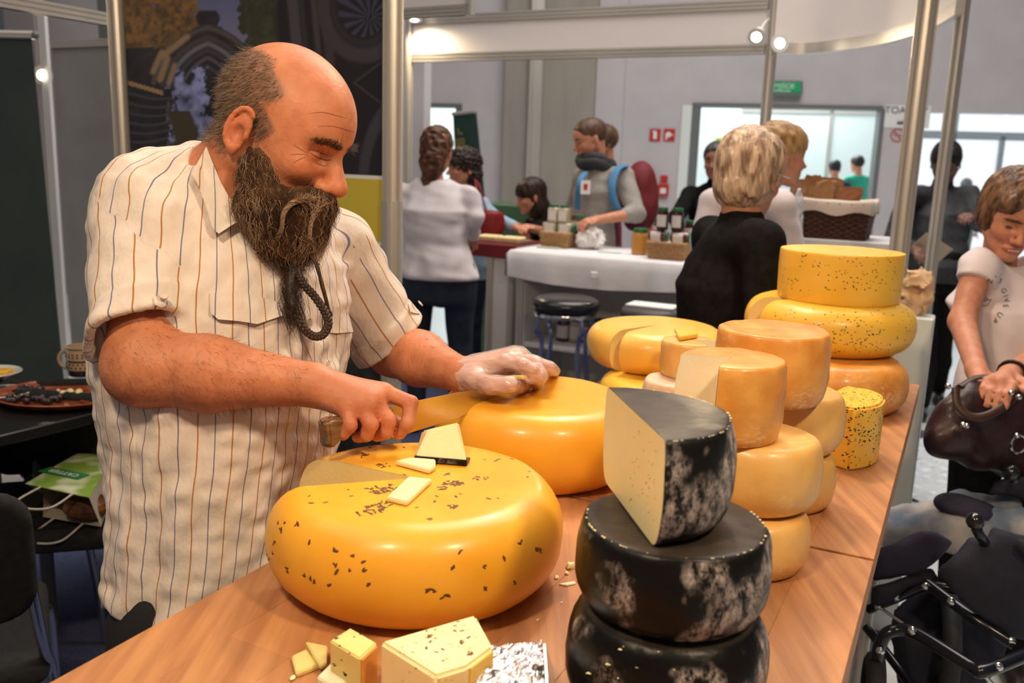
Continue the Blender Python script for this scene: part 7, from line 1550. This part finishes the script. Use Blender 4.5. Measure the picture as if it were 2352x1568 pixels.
stool('black padded bar stool with chrome ring in front of the jam stand', 1300, 682, 4.55, .175, m_vinyl); stool('grey-black bar stool half hidden behind the yellow cheeses', 1500, 705, 4.45, .16, mat('grey_vinyl', (.06, .058, .058), rough=.5))
mg = thing('magazine', 'magazine lying on the grey-black bar stool', 'magazine', at(1490, 693, 4.45)); p = at(1500, 697, 4.45); MB().box(-.12, -.07, .003, .12, .07, .012, .001, basis(V, U, Z, (p.x, p.y, at(1500, 705, 4.45).z))).build('pages', m_ltxt, mg)
# ------------------------------------------------------------------ dark basket with lining and bread bags
kc = at(1905, 545, 3.9); kb = thing('pedestal_counter', 'white counter block carrying the dark bread basket', 'counter', (kc.x, kc.y, 0)); KZ = kc.z - .0; MB().box(-.28, -.14, .02, .30, .30, KZ, .004, basis(V, U, Z, (kc.x, kc.y, 0))).build('body', m_white, kb); 
KM2 = basis(V, U, Z, (kc.x, kc.y, KZ)); bk = thing('bread_basket', 'dark brown wicker basket with white cloth lining behind the cheese tower', 'basket', kc)
mb = MB(); Wb, Db, Hb = .165, .12, .155
for r in range(14):
    s = .88 + .12 * r / 13; ps = []
    for i in range(56):
        q = i / 56 * 4; k = int(q); u = q - k; P4 = [(-Wb * s, -Db * s), (Wb * s, -Db * s), (Wb * s, Db * s), (-Wb * s, Db * s)]; a, b = P4[k], P4[(k + 1) % 4]; w_ = .004 * (1 if (i + r) % 2 else -1); ps.append(KM2 @ Vector((a[0] + (b[0] - a[0]) * u + w_, a[1] + (b[1] - a[1]) * u + w_, .005 + r * Hb / 14)))
    mb.tube(ps, .0075, 5, closed=True)
mb.build('weave', m_wickd, bk, 60)
def lining():
    vs = []; fs = []; n = 60; pr = [(.86, -.05), (.97, .0), (1.03, .012), (1.08, .0), (1.09, -.025), (1.085, -.045)]
    for i in range(n):
        q = i / n * 4; k = int(q); u = q - k; P4 = [(-Wb, -Db), (Wb, -Db), (Wb, Db), (-Wb, Db)]; a, b = P4[k], P4[(k + 1) % 4]; x, y = a[0] + (b[0] - a[0]) * u, a[1] + (b[1] - a[1]) * u
        for s, z in pr: vs.append(KM2 @ Vector((x * s, y * s, Hb + z * (1 + .18 * math.sin(i * .9)) + .003 * math.sin(i * .5))))
    m_ = len(pr)
    for i in range(n):
        for k in range(m_ - 1): a = i * m_ + k; b = ((i + 1) % n) * m_ + k; fs.append([a, b, b + 1, a + 1])
    return mesh(vs, fs, True)
link('cloth_lining', lining(), mat('cream_cloth', (.70, .58, .48), rough=.9), bk, True)
m_kraft = mat('kraft_bag', (.30, .13, .05), (.44, .23, .10), scale=12, rough=.75); m_kraftr = mat('kraft_bag_red', (.34, .10, .05), (.45, .20, .09), scale=12, rough=.75)
for i, (x, y, h_, w_, rz, m, lb) in enumerate(((-.13, -.01, .215, .055, .2, m_kraft, 'ochre paper bread bag at the left end of the lined basket'), (-.09, .04, .235, .05, -.2, m_kraft, 'tall brown paper bread bag with folded grey top, second from left'), (-.045, -.02, .215, .055, .1, m_kraft, 'brown paper bread bag in the middle of the lined basket'), (-.01, .03, .225, .05, -.3, m_kraft, 'brown paper bread bag, second from the right'), (.03, -.02, .19, .05, .35, m_kraftr, 'reddish paper bread bag leaning right in the lined basket'))):
    t = thing('bread_bag', lb, 'bag', KM2 @ Vector((x, y, .02)), rz - A_, 'paper bags in the lined basket'); vs = []; fs = []; n = 16; rng_ = random.Random(i)
    for j in range(9):
        zt = j / 8; fl_ = .55 if j > 6 else 1.0
        for k in range(n):
            a = 2 * PI * k / n; rr_ = w_ * (1 + .18 * rng_.uniform(-1, 1)) * (1 - .1 * zt); vs.append((math.copysign(abs(math.cos(a)) ** .6, math.cos(a)) * rr_ + (.05 * zt if 'leaning' in lb else 0), math.copysign(abs(math.sin(a)) ** .6, math.sin(a)) * rr_ * (.6 * (1 - zt) + .1), zt * h_ + (.012 * math.sin(k * 2.1) if j == 8 else 0)))
    for j in range(8):
        for k in range(n): a = j * n + k; b = j * n + (k + 1) % n; fs.append([a, b, b + n, a + n])
    fs.append(list(range(n))[::-1]); fs.append([8 * n + k for k in range(n)]); link('bag', mesh(vs, fs), m, t)
cp_ = np.array(at(1832, 492, 3.7)); cpt = thing('plastic_bundle', 'bundle of clear crinkled plastic standing beside the dark bread basket', 'plastic', at(1832, 540, 3.7))
link('crinkled_film', sdf_mesh(lambda P: smin(cap(P, cp_ + [0, 0, -.11], cp_ + [.0, 0, .05], .030, .024), cap(P, cp_ + [0, 0, .04], cp_ + [-.005, 0, .10], .022, .012), .01) + np.abs(vnoise(P, 20, 3)) * .008, cp_ - .2, cp_ + .2, .005, relax=0), mat('clear_film', (.80, .80, .82), rough=.12, alpha=.75, coat=.6), cpt, True)
MB().box(-.06, -.06, .02, .06, .06, cp_[2] - .13, .003, basis(V, U, Z, (cp_[0], cp_[1], 0))).build('stand_block', m_white, cpt)
hbz = thing('herb_pot', 'small pot of green herbs partly hidden behind the cheese tower', 'plant', at(1790, 560, 3.3)); c_ = at(1795, 560, 3.3)
mb = MB(); rr = random.Random(6)
for _ in range(70):
    p = Vector((c_.x + rr.uniform(-.04, .04), c_.y + rr.uniform(-.04, .04), c_.z + rr.uniform(0, .07))); a = rr.uniform(0, 6.28); d_ = Vector((math.cos(a), math.sin(a), rr.uniform(-.2, .8))) * .018; s_ = Vector((-math.sin(a), math.cos(a), 0)) * .006; mb.add([p, p + d_ * .5 + s_, p + d_, p + d_ * .5 - s_, p + d_ * .5 + Vector((0, 0, .002))], [(0, 1, 4), (1, 2, 4), (2, 3, 4), (3, 0, 4)])
o = mb.build('leaves', mat('herb_green', (.08, .18, .03), rough=.6), hbz); tag(o, kind='stuff'); MB().lathe([(.035, -c_.z + .003), (.035, -.06), (.05, .0)], 16, c_).build('pot', m_white, hbz, 40)
# dark green banner behind the stand
gb = thing('roll_up_banner', 'dark green roll-up banner with gold lettering leaning behind the curly-haired woman', 'banner', at(1080, 600, 7.2)); b0, b1, b2, b3 = at(1040, 262, 7.2), at(1092, 256, 7.0), at(1110, 440, 7.0), at(1050, 450, 7.2)
ex_ = (b2 - b1); b2 = b1 + ex_ * ((b1.z - .05) / (b1.z - b2.z)); ex_ = (b3 - b0); b3 = b0 + ex_ * ((b0.z - .05) / (b0.z - b3.z)); nrm_ = (b1 - b0).cross(b3 - b0).normalized() * .012
MB().add([b0, b1, b2, b3, b0 + nrm_, b1 + nrm_, b2 + nrm_, b3 + nrm_], [(0, 1, 2, 3), (4, 7, 6, 5), (0, 4, 5, 1), (1, 5, 6, 2), (2, 6, 7, 3), (3, 7, 4, 0)]).build('banner_sheet', mat('bottle_green', (.02, .055, .045), rough=.5), gb)
m_gold = mat('gold_print', (.22, .17, .04), rough=.5); bn = (b1 - b0).normalized(); bu = (b0 - b3).normalized(); bo = bn.cross(bu).normalized(); bo = bo if bo.y < 0 else -bo
gm = basis(bn, -bu, bo, b0 + bo * .016); ly = [(.065, .12, .085, .16), (.08, .155, .13, .172)] + [(.035 + i * .017, .20, .044 + i * .017, .275) for i in range(7)]
for x0_, y0_, x1_, y1_ in ly: MB().box(x0_, y0_, 0, x1_, y1_, .002, 0, gm).build('gold_mark', m_gold, gb)
MB().tube([b0, b1], .016, 8).build('top_bar', m_alu, gb); MB().box(-.02, -.06, 0, (b2 - b3).length + .02, .06, .07, .01, basis((b2 - b3).normalized(), Z.cross((b2 - b3).normalized()), Z, (b3.x, b3.y, 0.0))).build('base_case', m_dark, gb)
# crumpled parchment by the front post
crump('parchment_bundle', 'crumpled beige parchment bundle behind the cheese tower, beside the front post', at(2105, 670, 2.75), (.05, .05, .085), mat('parchment', (.62, .38, .20), (.72, .50, .30), scale=20, rough=.7), 7, .006)
pc = at(2105, 735, 2.75); ps_ = thing('display_stand', 'slim white stand holding the parchment bundle', 'stand', (pc.x, pc.y, 0)); MB().box(-.05, -.05, 0, .05, .05, at(2105, 670, 2.75).z - .07, .004, basis(V, U, Z, (pc.x, pc.y, 0))).build('column', m_cwhite, ps_)
# plastic film on the floor beside the counter
pf_ = MB(); n = 30; f0 = onz(2075, 1060, 0.0); vs = []; fs = []
for i in range(n):
    for k in range(16): x, y = i / n * 1.1, k / 16 * .45; vs.append(Vector((f0.x - .25, f0.y - .55, 0)) + U * x + V * y + Z * (.004 + .018 * abs(math.sin(i * 1.7 + k * .9) * math.cos(k * 1.3 - i * .4))))
for i in range(n - 1):
    for k in range(15): a = i * 16 + k; fs.append([a, a + 16, a + 17, a + 1])
tag(link('floor_film', mesh(vs, fs, False), mat('floor_film', (.75, .80, .82), rough=.12, coat=.5)), 'crinkled clear plastic film on the floor beside the counter', 'film')
# ================================================================== LEFT SIDE: table, chairs, crockery
TZb = .75; tcn = onz(228, 945, TZb); t0 = onz(62, 985, TZb); td = (tcn - t0).normalized(); tn = Vector((-td.y, td.x, 0)); 
BM = basis(td, tn, Z, (t0.x, t0.y, 0)); bt_ = thing('black_table', 'black table behind the cheese seller with crockery on it', 'table', (t0.x, t0.y, 0))
MB().box(-.62, 0, TZb - .03, .24, .62, TZb, .003, BM).build('tabletop', mat('black_laminate', (.012, .012, .013), rough=.25), bt_)
for x in (-.55, .20):
    for y in (.30, .55): MB().tube([BM @ Vector((x, y, .012)), BM @ Vector((x, y, TZb - .03))], .020, 10).build('leg', m_dark, bt_, 60)
tc_ = onz(150, 918, TZb); tray = thing('serving_tray', 'large oval terracotta tray with olives on the black table', 'tray', tc_); m_ter = mat('terracotta', (.26, .055, .018), (.36, .09, .03), scale=18, rough=.25, coat=.3)
MB().lathe([(.13, 0), (.17, .006), (.19, .022), (.185, .024), (.165, .010), (.12, .007), (0, .007)], 40).xf(Matrix.Translation(tc_ + Z * .001) @ Matrix.Scale(.82, 4, (0, 1, 0))).build('dish', m_ter, tray, 40)
for dx, dy in ((.07, .03), (.10, -.04), (.05, .08)): MB().lathe([(.030, .010), (.034, .014), (.030, .012), (0, .0095)], 18, tc_ + Vector((dx, dy, 0))).build('hollow', m_ter, tray, 40)
rr = random.Random(4); ol = None
for i in range(26):
    x = rr.uniform(-.13, .02) ; y = rr.uniform(-.10, -.035) if i < 18 else rr.uniform(.0, .05); x = x if i < 18 else rr.uniform(-.15, -.08)
    if ol is None: ol = thing('olive', 'black olive on the terracotta tray', 'olive', (0, 0, 0), group='olives on the tray'); link('fruit', MB().sphere((0, 0, .010), (.013, .010, .010), 8, 6).mesh(60), mat('olive_black', (.02, .008, .010), rough=.15, coat=.4), ol); o = ol
    else: o = copy_tree(ol)
    o.location = tc_ + Vector((x, y, .009 + .0006 * (i % 3))); o.rotation_euler = (0, 0, rr.uniform(0, 3))
ob = None
for i, (dx, dy) in enumerate(((.0, .0), (.022, .004), (.045, -.002), (.01, .022), (.035, .022))):
    if ob is None: ob = thing('cheese_ball', 'small pale cheese ball on the terracotta tray', 'cheese', (0, 0, 0), group='cheese balls on the tray'); link('ball', MB().sphere((0, 0, .010), .011, 8, 6).mesh(60), m_paste, ob); o = ob
    else: o = copy_tree(ob)
    o.location = tc_ + Vector((dx + .0, dy - .01, .010))
mc = onz(192, 880, TZb); mg = thing('mug', 'blue and cream dotted stoneware mug on the terracotta tray edge', 'mug', mc); m_cobalt = mat('cobalt_glaze', (.012, .014, .035), rough=.15, coat=.5); m_crm = mat('cream_glaze', (.50, .38, .24), rough=.2, coat=.5)
mcz = mc + Z * .026
MB().lathe([(.034, 0), (.040, .004), (.043, .045), (.044, .092), (.040, .092), (.038, .01), (0, .008)], 28, mcz).build('cup', m_crm, mg, 40)
for z0_, z1_ in ((.004, .022), (.046, .052), (.078, .088)): MB().lathe([(.0432 if z0_ > .03 else .0418, z0_), (.0442 if z0_ > .03 else .0432, z1_)], 28, mcz, False).build('glaze_band', m_cobalt, mg, 40)
mb = MB()
for z in (.030, .040, .062, .070):
    for k in range(20): a = 2 * PI * (k + .5 * (z > .035)) / 20; mb.sphere(mcz + Vector((math.cos(a) * .0432, math.sin(a) * .0432, z)), (.003, .003, .003), 6, 4)
tag(mb.build('dots', m_cobalt, mg), kind='stuff'); MB().tube([mcz + Vector((-.042 - .028 * math.sin(t), .0, .048 + .028 * math.cos(t))) for t in np.linspace(0, PI, 9)], .006, 8).build('handle', m_crm, mg, 60)
for (px, py, r, lb) in ((-18, 868, .085, 'white plate with yellow cheese at the left edge of the black table'), (10, 915, .075, 'patterned plate with food in front of the white plate')):
    c_ = onz(px, py, TZb); t = thing('plate', lb, 'plate', c_, group='plates on the black table'); MB().lathe([(r * .55, 0), (r * .7, .004), (r, .020), (r * .97, .022), (r * .65, .008), (0, .007)], 32, c_ + Z * .001).build('dish', mat('white_glaze', (.7, .68, .64), rough=.15, coat=.4), t, 40)
    if r > .08: t2 = thing('cheese_piece', 'yellow cheese piece on the white plate', 'cheese', c_ + Vector((.03, 0, .01))); MB().box(.0, -.03, .010, .06, .02, .030, .004, Matrix.Translation(c_)).build('piece', m_yelw, t2)
    else: MB().lathe([(r * .72, .0128), (r * .93, .0222)], 28, c_ + Z * .0005, False).build('rim_pattern', m_cobalt, t); t2 = thing('food_portion', 'dark red food on the patterned plate', 'food', c_); MB().sphere(c_ + Z * .012, (.035, .03, .010), 10, 6).build('portion', m_ter, t2)
# visitors chairs: black upholstered, chrome tube frame
m_uph = mat('black_upholstery', (.010, .010, .0105), (.016, .016, .016), scale=60, rough=.95, bump=.4, bscale=300)
def pad(c, ux, uy, uz, a, b, t, name, par):
    """rounded cushion: centre c, half sizes a,b along ux,uy, thickness t along uz"""
    c = np.array(c); ux, uy, uz = [np.array(q) for q in (ux, uy, uz)]
    def f(P):
        q = P - c; x, y, z = np.abs(q @ ux), np.abs(q @ uy), np.abs(q @ uz); r = .07; e = np.stack([np.maximum(x - a + r, 0), np.maximum(y - b + r, 0)], 1); d2 = np.linalg.norm(e, axis=1) - r + np.minimum(np.maximum(x - a + r, y - b + r), 0); return smax(d2, z - t + .12 * np.clip((x / a) ** 4 + (y / b) ** 4, 0, 1) * t, .02)
    R_ = max(a, b) * 1.25 + .05; return link(name, sdf_mesh(f, c - R_, c + R_, .009), m_uph, par, True)
def chair(label, base, yaw, back_h=.82, group='black visitor chairs'):
    """base: floor point under the seat centre; yaw: direction the sitter faces (degrees)"""
    t = thing('visitor_chair', label, 'chair', base, group=group); f = np.array([math.cos(math.radians(yaw)), math.sin(math.radians(yaw)), 0]); l = np.array([-f[1], f[0], 0]); u = np.array([0, 0, 1.0]); b = np.array([base[0], base[1], 0])
    pad(b + u * .455, l, f, u, .235, .225, .030, 'seat', t); bk = b - f * .235 + u * (back_h - .14); tl_ = (u * .97 - f * .22); tl_ /= np.linalg.norm(tl_); nn_ = np.cross(l, tl_); pad(bk, l, tl_, nn_, .225, .140, .024, 'backrest', t)
    for s in (1, -1):
        MB().tube(spl([b + l * .235 * s + f * .23 + u * .012, b + l * .235 * s + f * .17 + u * .38, b + l * .22 * s + f * .10 + u * .418, b + l * .22 * s - f * .16 + u * .418], 6), .011, 9).build('leg', chrome, t, 60)
        MB().tube(spl([b + l * .235 * s - f * .25 + u * .012, b + l * .235 * s - f * .15 + u * .40, b + l * .225 * s - f * .19 + u * .50, bk + l * .21 * s - tl_ * .05], 6), .011, 9).build('leg', chrome, t, 60)
    MB().tube([b + l * .22 - f * .16 + u * .418, b - l * .22 - f * .16 + u * .418], .010, 8).build('crossbar', chrome, t, 60); return t
c_ = onz(85, 1510, .0); ch1 = at(-30, 1400, 1.75); chair('black chair with chrome frame nearest the camera at the bottom left', (ch1[0] - .17, ch1[1] + .04, 0), 118, .86)
c2_ = onz(150, 1200, .455); chair('black chair carrying the green paper bag beside the cheese seller', (c2_.x - .06, c2_.y + .06, 0), 285, .78)
c3_ = onz(185, 1000, .64); chair('black chair pushed under the black table behind the paper bag', (c3_.x + .03, c3_.y + .23, 0), 82, .78)
c4_ = at(-20, 985, 2.3); chair('black chair with rounded back at the left edge in front of the table', (c4_.x - .13, c4_.y + .06, 0), 80, .80)
# green paper carrier bag lying on the chair
gbag = thing('paper_bag', 'green and white paper carrier bag with cord handles lying on a chair', 'bag', at(150, 1130, 2.05)); m_gprint = mat('green_print', (.22, .36, .05), (.66, .68, .48), scale=16, rough=.5, lo=.45, hi=.68, detail=1); m_bagp = mat('bag_paper', (.62, .55, .45), rough=.8)
zb_ = .50; tA, tB_, tC_, tD_ = onz(58, 1110, zb_ + .10), onz(205, 1142, zb_ + .10), onz(262, 1045, zb_ + .10), onz(178, 1040, zb_ + .10); lA, lB_ = onz(98, 1185, zb_), onz(232, 1208, zb_); lC_, lD_ = Vector((tC_.x, tC_.y, zb_)), Vector((tD_.x, tD_.y, zb_)); th_ = Vector((0, 0, .0015))
def sheet(ps, m, nm): MB().add([p for p in ps] + [p - th_ for p in ps], [(0, 1, 2, 3), (7, 6, 5, 4), (0, 4, 5, 1), (1, 5, 6, 2), (2, 6, 7, 3), (3, 7, 4, 0)]).build(nm, m, gbag)
sheet([tA, tB_, tC_, tD_], m_gprint, 'printed_side'); sheet([lA, lB_, lC_, lD_], m_bagp, 'lower_side'); mA = (tA + lA) / 2 + Vector((-.0, .05, 0)); sheet([tA, mA, (tD_ + lD_) / 2, tD_], m_bagp, 'gusset'); sheet([mA, lA, lD_, (tD_ + lD_) / 2], m_bagp, 'gusset'); sheet([tB_, lB_, lC_, tC_], m_bagp, 'gusset'); sheet([tD_, tC_, lC_, lD_], m_bagp, 'bottom')
for (p0_, p1_, dz) in ((tA.lerp(tB_, .25), tA.lerp(tB_, .75), .0), (lA.lerp(lB_, .2), lA.lerp(lB_, .7), -.01)):
    o_ = Vector((-.035, -.055, -.02 + dz)); MB().tube(spl([p0_, p0_ + o_, (p0_ + p1_) / 2 + o_ * 1.2, p1_ + o_ * .9, p1_], 6), .0028, 7).build('handle', mat('white_cord', (.6, .55, .48), rough=.8), gbag, 60)
mpx = (tA + tB_ + tC_ + tD_) / 4; bx_ = (tB_ - tA).normalized(); by_ = (tD_ - tA); by_ = (by_ - bx_ * by_.dot(bx_)).normalized(); bz_ = bx_.cross(by_)
MB().box(-.085, -.020, .001, .055, .020, .0025, 0, basis(bx_, by_, bz_, mpx - by_ * .03)).build('green_label', mat('label_green', (.03, .22, .07), rough=.5), gbag)
me = text_mesh('CATTIER', .026, .0003); me.transform(Matrix.Rotation(PI, 4, 'Z')); me.transform(basis(bx_, by_, bz_, mpx - by_ * .03 - bx_ * .015 + bz_ * .003)); link('lettering', me, m_ltxt, gbag, True)
oc_ = (tB_ + lB_) / 2 + Vector((-.02, .06, -.0)); ob_ = thing('wrapped_parcel', 'dark orange-brown parcel inside the green paper bag', 'parcel', oc_); MB().sphere(oc_ - Vector((.03, 0, .01)), (.06, .05, .035), 12, 8).build('parcel', mat('parcel_brown', (.25, .09, .02), (.04, .02, .01), scale=20, rough=.4), ob_)
# ================================================================== PUSHCHAIR AT THE RIGHT
pcx = thing('pushchair', 'dark navy folding pushchair with black tube frame at the bottom right', 'pushchair', onz(2200, 1560, 0)); m_nav = mat('navy_canvas', (.010, .011, .020), (.016, .016, .030), scale=30, rough=.85, bump=.3, bscale=200); m_purp = mat('dusk_canvas', (.022, .020, .045), (.030, .027, .055), scale=12, rough=.8); m_tubeb = mat('black_tube', (.006, .007, .012), rough=.22, coat=.25, spec=.4); m_den = mat('faded_denim', (.13, .17, .23), (.46, .42, .40), scale=9, rough=.9, lo=.4, hi=.65, bump=.3, bscale=150)
def tb(ps, r, nm='frame_tube', m=m_tubeb): return MB().tube(spl(ps, 6), r, 10).build(nm, m, pcx, 60)
tb([A3(2000, 1600, 1.85), A3(2012, 1520, 1.82), A3(2030, 1462, 1.80), A3(2062, 1447, 1.80), A3(2105, 1455, 1.78), A3(2230, 1530, 1.68), A3(2260, 1540, 1.66), A3(2352, 1505, 1.70), A3(2420, 1480, 1.75)], .013)
tb([A3(1990, 1440, 2.0), A3(2060, 1530, 1.90), A3(2110, 1600, 1.85)], .010); tb([A3(2026, 1398, 2.0), A3(2110, 1455, 1.95), A3(2240, 1530, 1.9)], .0035, m=chrome); tb([A3(1995, 1400, 2.05), A3(2060, 1372, 2.0), A3(2130, 1345, 1.98), A3(2200, 1355, 1.95)], .011)
tb([A3(2130, 1340, 1.95), A3(2230, 1415, 1.85), A3(2330, 1480, 1.8)], .012); tb([A3(2245, 1535, 1.7), A3(2300, 1590, 1.7)], .004, m=chrome)
for x, y, d_ in ((2126, 1346, 1.93), (2185, 1380, 1.85), (2059, 1372, 1.98), (2095, 1447, 1.76), (2293, 1530, 1.66), (2022, 1494, 1.79), (2322, 1470, 1.8), (2018, 1393, 1.99)): MB().sphere(A3(x, y, d_), .009, 8, 6).build('rivet', chrome, pcx, True)
wc = A3(2165, 1490, 2.0)
def tor(c, R_, r_, nx, nm, m, par): 
    nx = Vector(nx).normalized(); a = nx.cross(Z).normalized(); b = nx.cross(a); return MB().tube([Vector(c) + (a * math.cos(t) + b * math.sin(t)) * R_ for t in np.linspace(0, 2 * PI, 37)[:-1]], r_, 10, closed=True).build(nm, m, par, 60)
wn_ = (V + U * .15); tor(wc, .115, .020, wn_, 'tyre', mat('tyre_rubber', (.02, .02, .024), rough=.7), pcx); tor(wc, .085, .010, wn_, 'wheel_rim', mat('wheel_grey', (.20, .18, .17), rough=.4), pcx)
for k in range(5):
    a = Vector(wn_).normalized().cross(Z).normalized(); b = Vector(wn_).normalized().cross(a); d_ = a * math.cos(k * 1.2566) + b * math.sin(k * 1.2566); MB().tube([Vector(wc), Vector(wc) + d_ * .085], .006, 6).build('spoke', MATS['wheel_grey'], pcx)
c_ = A3(2005, 1580, 1.84); tor(c_, .055, .02, wn_, 'tyre', MATS['tyre_rubber'], pcx)
def sdfp(fn, c, r, vox, nm, m, par): c = np.array(c); return link(nm, sdf_mesh(fn, c - r, c + r, vox), m, par, True)
# canvas panels: soft-edged sheets with real thickness, folded by low noise
def panel(nm, pts, c, th, m, tilt=(0.0, 0.0), rnd=.02, amp=.010, bulge=.0, vox=.008, seed=0, par=None):
    c = np.array(A3(*c)); n = -(np.array(ray(1176, 784))); n /= np.linalg.norm(n); n = rotm(tilt[0], tilt[1], 0) @ n; n /= np.linalg.norm(n); ux = np.cross([0, 0, 1], n); ux /= np.linalg.norm(ux); uy = np.cross(n, ux)
    P2 = []
    for x, y in pts: q = np.array(hit(x, y, Vector(c), Vector(n))) - c; P2.append((q @ ux, q @ uy))
    P2 = np.array(P2); R_ = np.abs(P2).max() + .08; cen = P2.mean(0); ext = np.abs(P2 - cen).max()
    def f(P):
        q = P - c; x = q @ ux; y = q @ uy; z = q @ n; d = np.full(len(P), 1e9); ins = np.zeros(len(P), bool)
        for i in range(len(P2)):
            a, b = P2[i], P2[(i + 1) % len(P2)]; e = b - a; w0, w1 = x - a[0], y - a[1]; t = np.clip((w0 * e[0] + w1 * e[1]) / (e @ e), 0, 1); d = np.minimum(d, np.hypot(w0 - e[0] * t, w1 - e[1] * t)); c1_ = (a[1] > y) != (b[1] > y)
            with np.errstate(divide='ignore', invalid='ignore'): xi = (b[0] - a[0]) * (y - a[1]) / (b[1] - a[1] + 1e-12) + a[0]
            ins ^= c1_ & (x < xi)
        d = np.where(ins, -d, d); r2 = ((x - cen[0]) ** 2 + (y - cen[1]) ** 2) / ext ** 2; z = z - bulge * (1 - r2) - vnoise(np.stack([x, y, 0 * x], 1), 5, seed) * amp - np.abs(vnoise(np.stack([x + .5 * y, y * .3, 0 * x], 1), 9, seed + 1)) * amp * .6
        return smax(d + rnd * .3, np.abs(z) - th, rnd)
    return link(nm, sdf_mesh(f, c - R_, c + R_, vox), m, par or pcx, True)
K2 = lambda L: [(1960 + x / 3.087, 1060 + y / 3.087) for x, y in L]
panel('seat_back', K2([(530, 770), (560, 700), (700, 570), (780, 490), (900, 500), (945, 415), (1110, 470), (1330, 520), (1400, 1250), (1210, 1290), (1050, 1240), (900, 1130), (760, 1020), (600, 860)]), (2290, 1330, 1.86), .018, m_nav, (-.15, .1), bulge=.05, seed=2)
panel('side_pocket', K2([(1125, 500), (1330, 540), (1340, 760), (1210, 700), (1100, 640)]), (2335, 1260, 1.80), .012, m_nav, (-.15, .1), seed=3, bulge=.01)
panel('foot_cover', K2([(110, 590), (330, 490), (450, 445), (520, 440), (620, 490), (720, 550), (640, 640), (560, 720), (400, 800), (110, 890)]), (2090, 1270, 2.02), .014, m_purp, (.1, -.35), bulge=.03, seed=4)
panel('under_seat', K2([(110, 860), (400, 780), (560, 720), (620, 860), (500, 900), (380, 900), (250, 1010), (110, 1060)]), (2080, 1350, 2.0), .020, m_nav, (.1, .0), seed=5)
panel('shopping_basket', K2([(330, 1080), (500, 880), (620, 860), (900, 1120), (1060, 1240), (960, 1400), (860, 1560), (820, 1640), (330, 1640), (260, 1240)]), (2170, 1470, 2.03), .04, m_nav, (.1, .1), bulge=.03, seed=6, vox=.009)
panel('hood_fold', K2([(890, 240), (960, 120), (1040, 80), (1130, 90), (1180, 70), (1330, 120), (1330, 330), (1180, 310), (1080, 250)]), (2320, 1120, 2.2), .016, m_nav, (.0, .2), bulge=.02, seed=7)
for x, y, d_, r in ((2240, 1196, 1.80, .018), (2244, 1215, 1.80, .011), (2322, 1085, 2.12, .020), (2330, 1100, 2.12, .012)): MB().sphere(A3(x, y, d_), r, 12, 8).build('hood_knob', mat('black_plastic', (.008, .008, .009), rough=.1, coat=.6), pcx, 60)
tb([A3(2240, 1205, 1.80), A3(2248, 1225, 1.80), A3(2262, 1245, 1.82)], .010)
# person in faded jeans sitting in it, only the legs in view
sit = thing('person', 'seated person in faded jeans, only the legs showing in the pushchair', 'person', (*A3(2300, 1200, 2.1)[:2], 0))
def legsf(P, g=0.0):
    d = cap(P, A3(2380, 1190, 2.22), A3(2210, 1178, 2.26), .060 + g, .050 + g); d = smin(d, cap(P, A3(2210, 1178, 2.26), A3(2060, 1200, 2.30), .050 + g, .040 + g), .03); e = cap(P, A3(2400, 1222, 2.14), A3(2200, 1216, 2.16), .060 + g, .046 + g); e = smin(e, cap(P, A3(2200, 1216, 2.16), A3(2030, 1222, 2.22), .046 + g, .040 + g), .03); return smin(d, e, .008)
sdfp(lambda P: smin(legsf(P, -.02), smin(ell(P, A3(2450, 1200, 2.2), (.12, .12, .12)), cap(P, A3(2450, 1180, 2.2), A3(2470, 1040, 2.25), .10, .09), .05), .03), A3(2250, 1190, 2.1), .45, .012, 'body', m_skin, sit)
sdfp(lambda P: legsf(P) - vnoise(P * np.array([1.6, 1, 1]), 7, 4) * .006, A3(2230, 1200, 2.1), .42, .007, 'jeans', m_den, sit)
cu = thing('navy_cushion', 'dark navy knee pad of cloth lying between the faded jeans legs', 'cushion', A3(2215, 1185, 2.12)); sdfp(lambda P: ell(P, A3(2222, 1168, 2.17), (.080, .06, .030), rotm(0, .15, 0)) - vnoise(P, 9, 2) * .003, A3(2215, 1170, 2.17), .16, .007, 'pad', m_purp, cu)
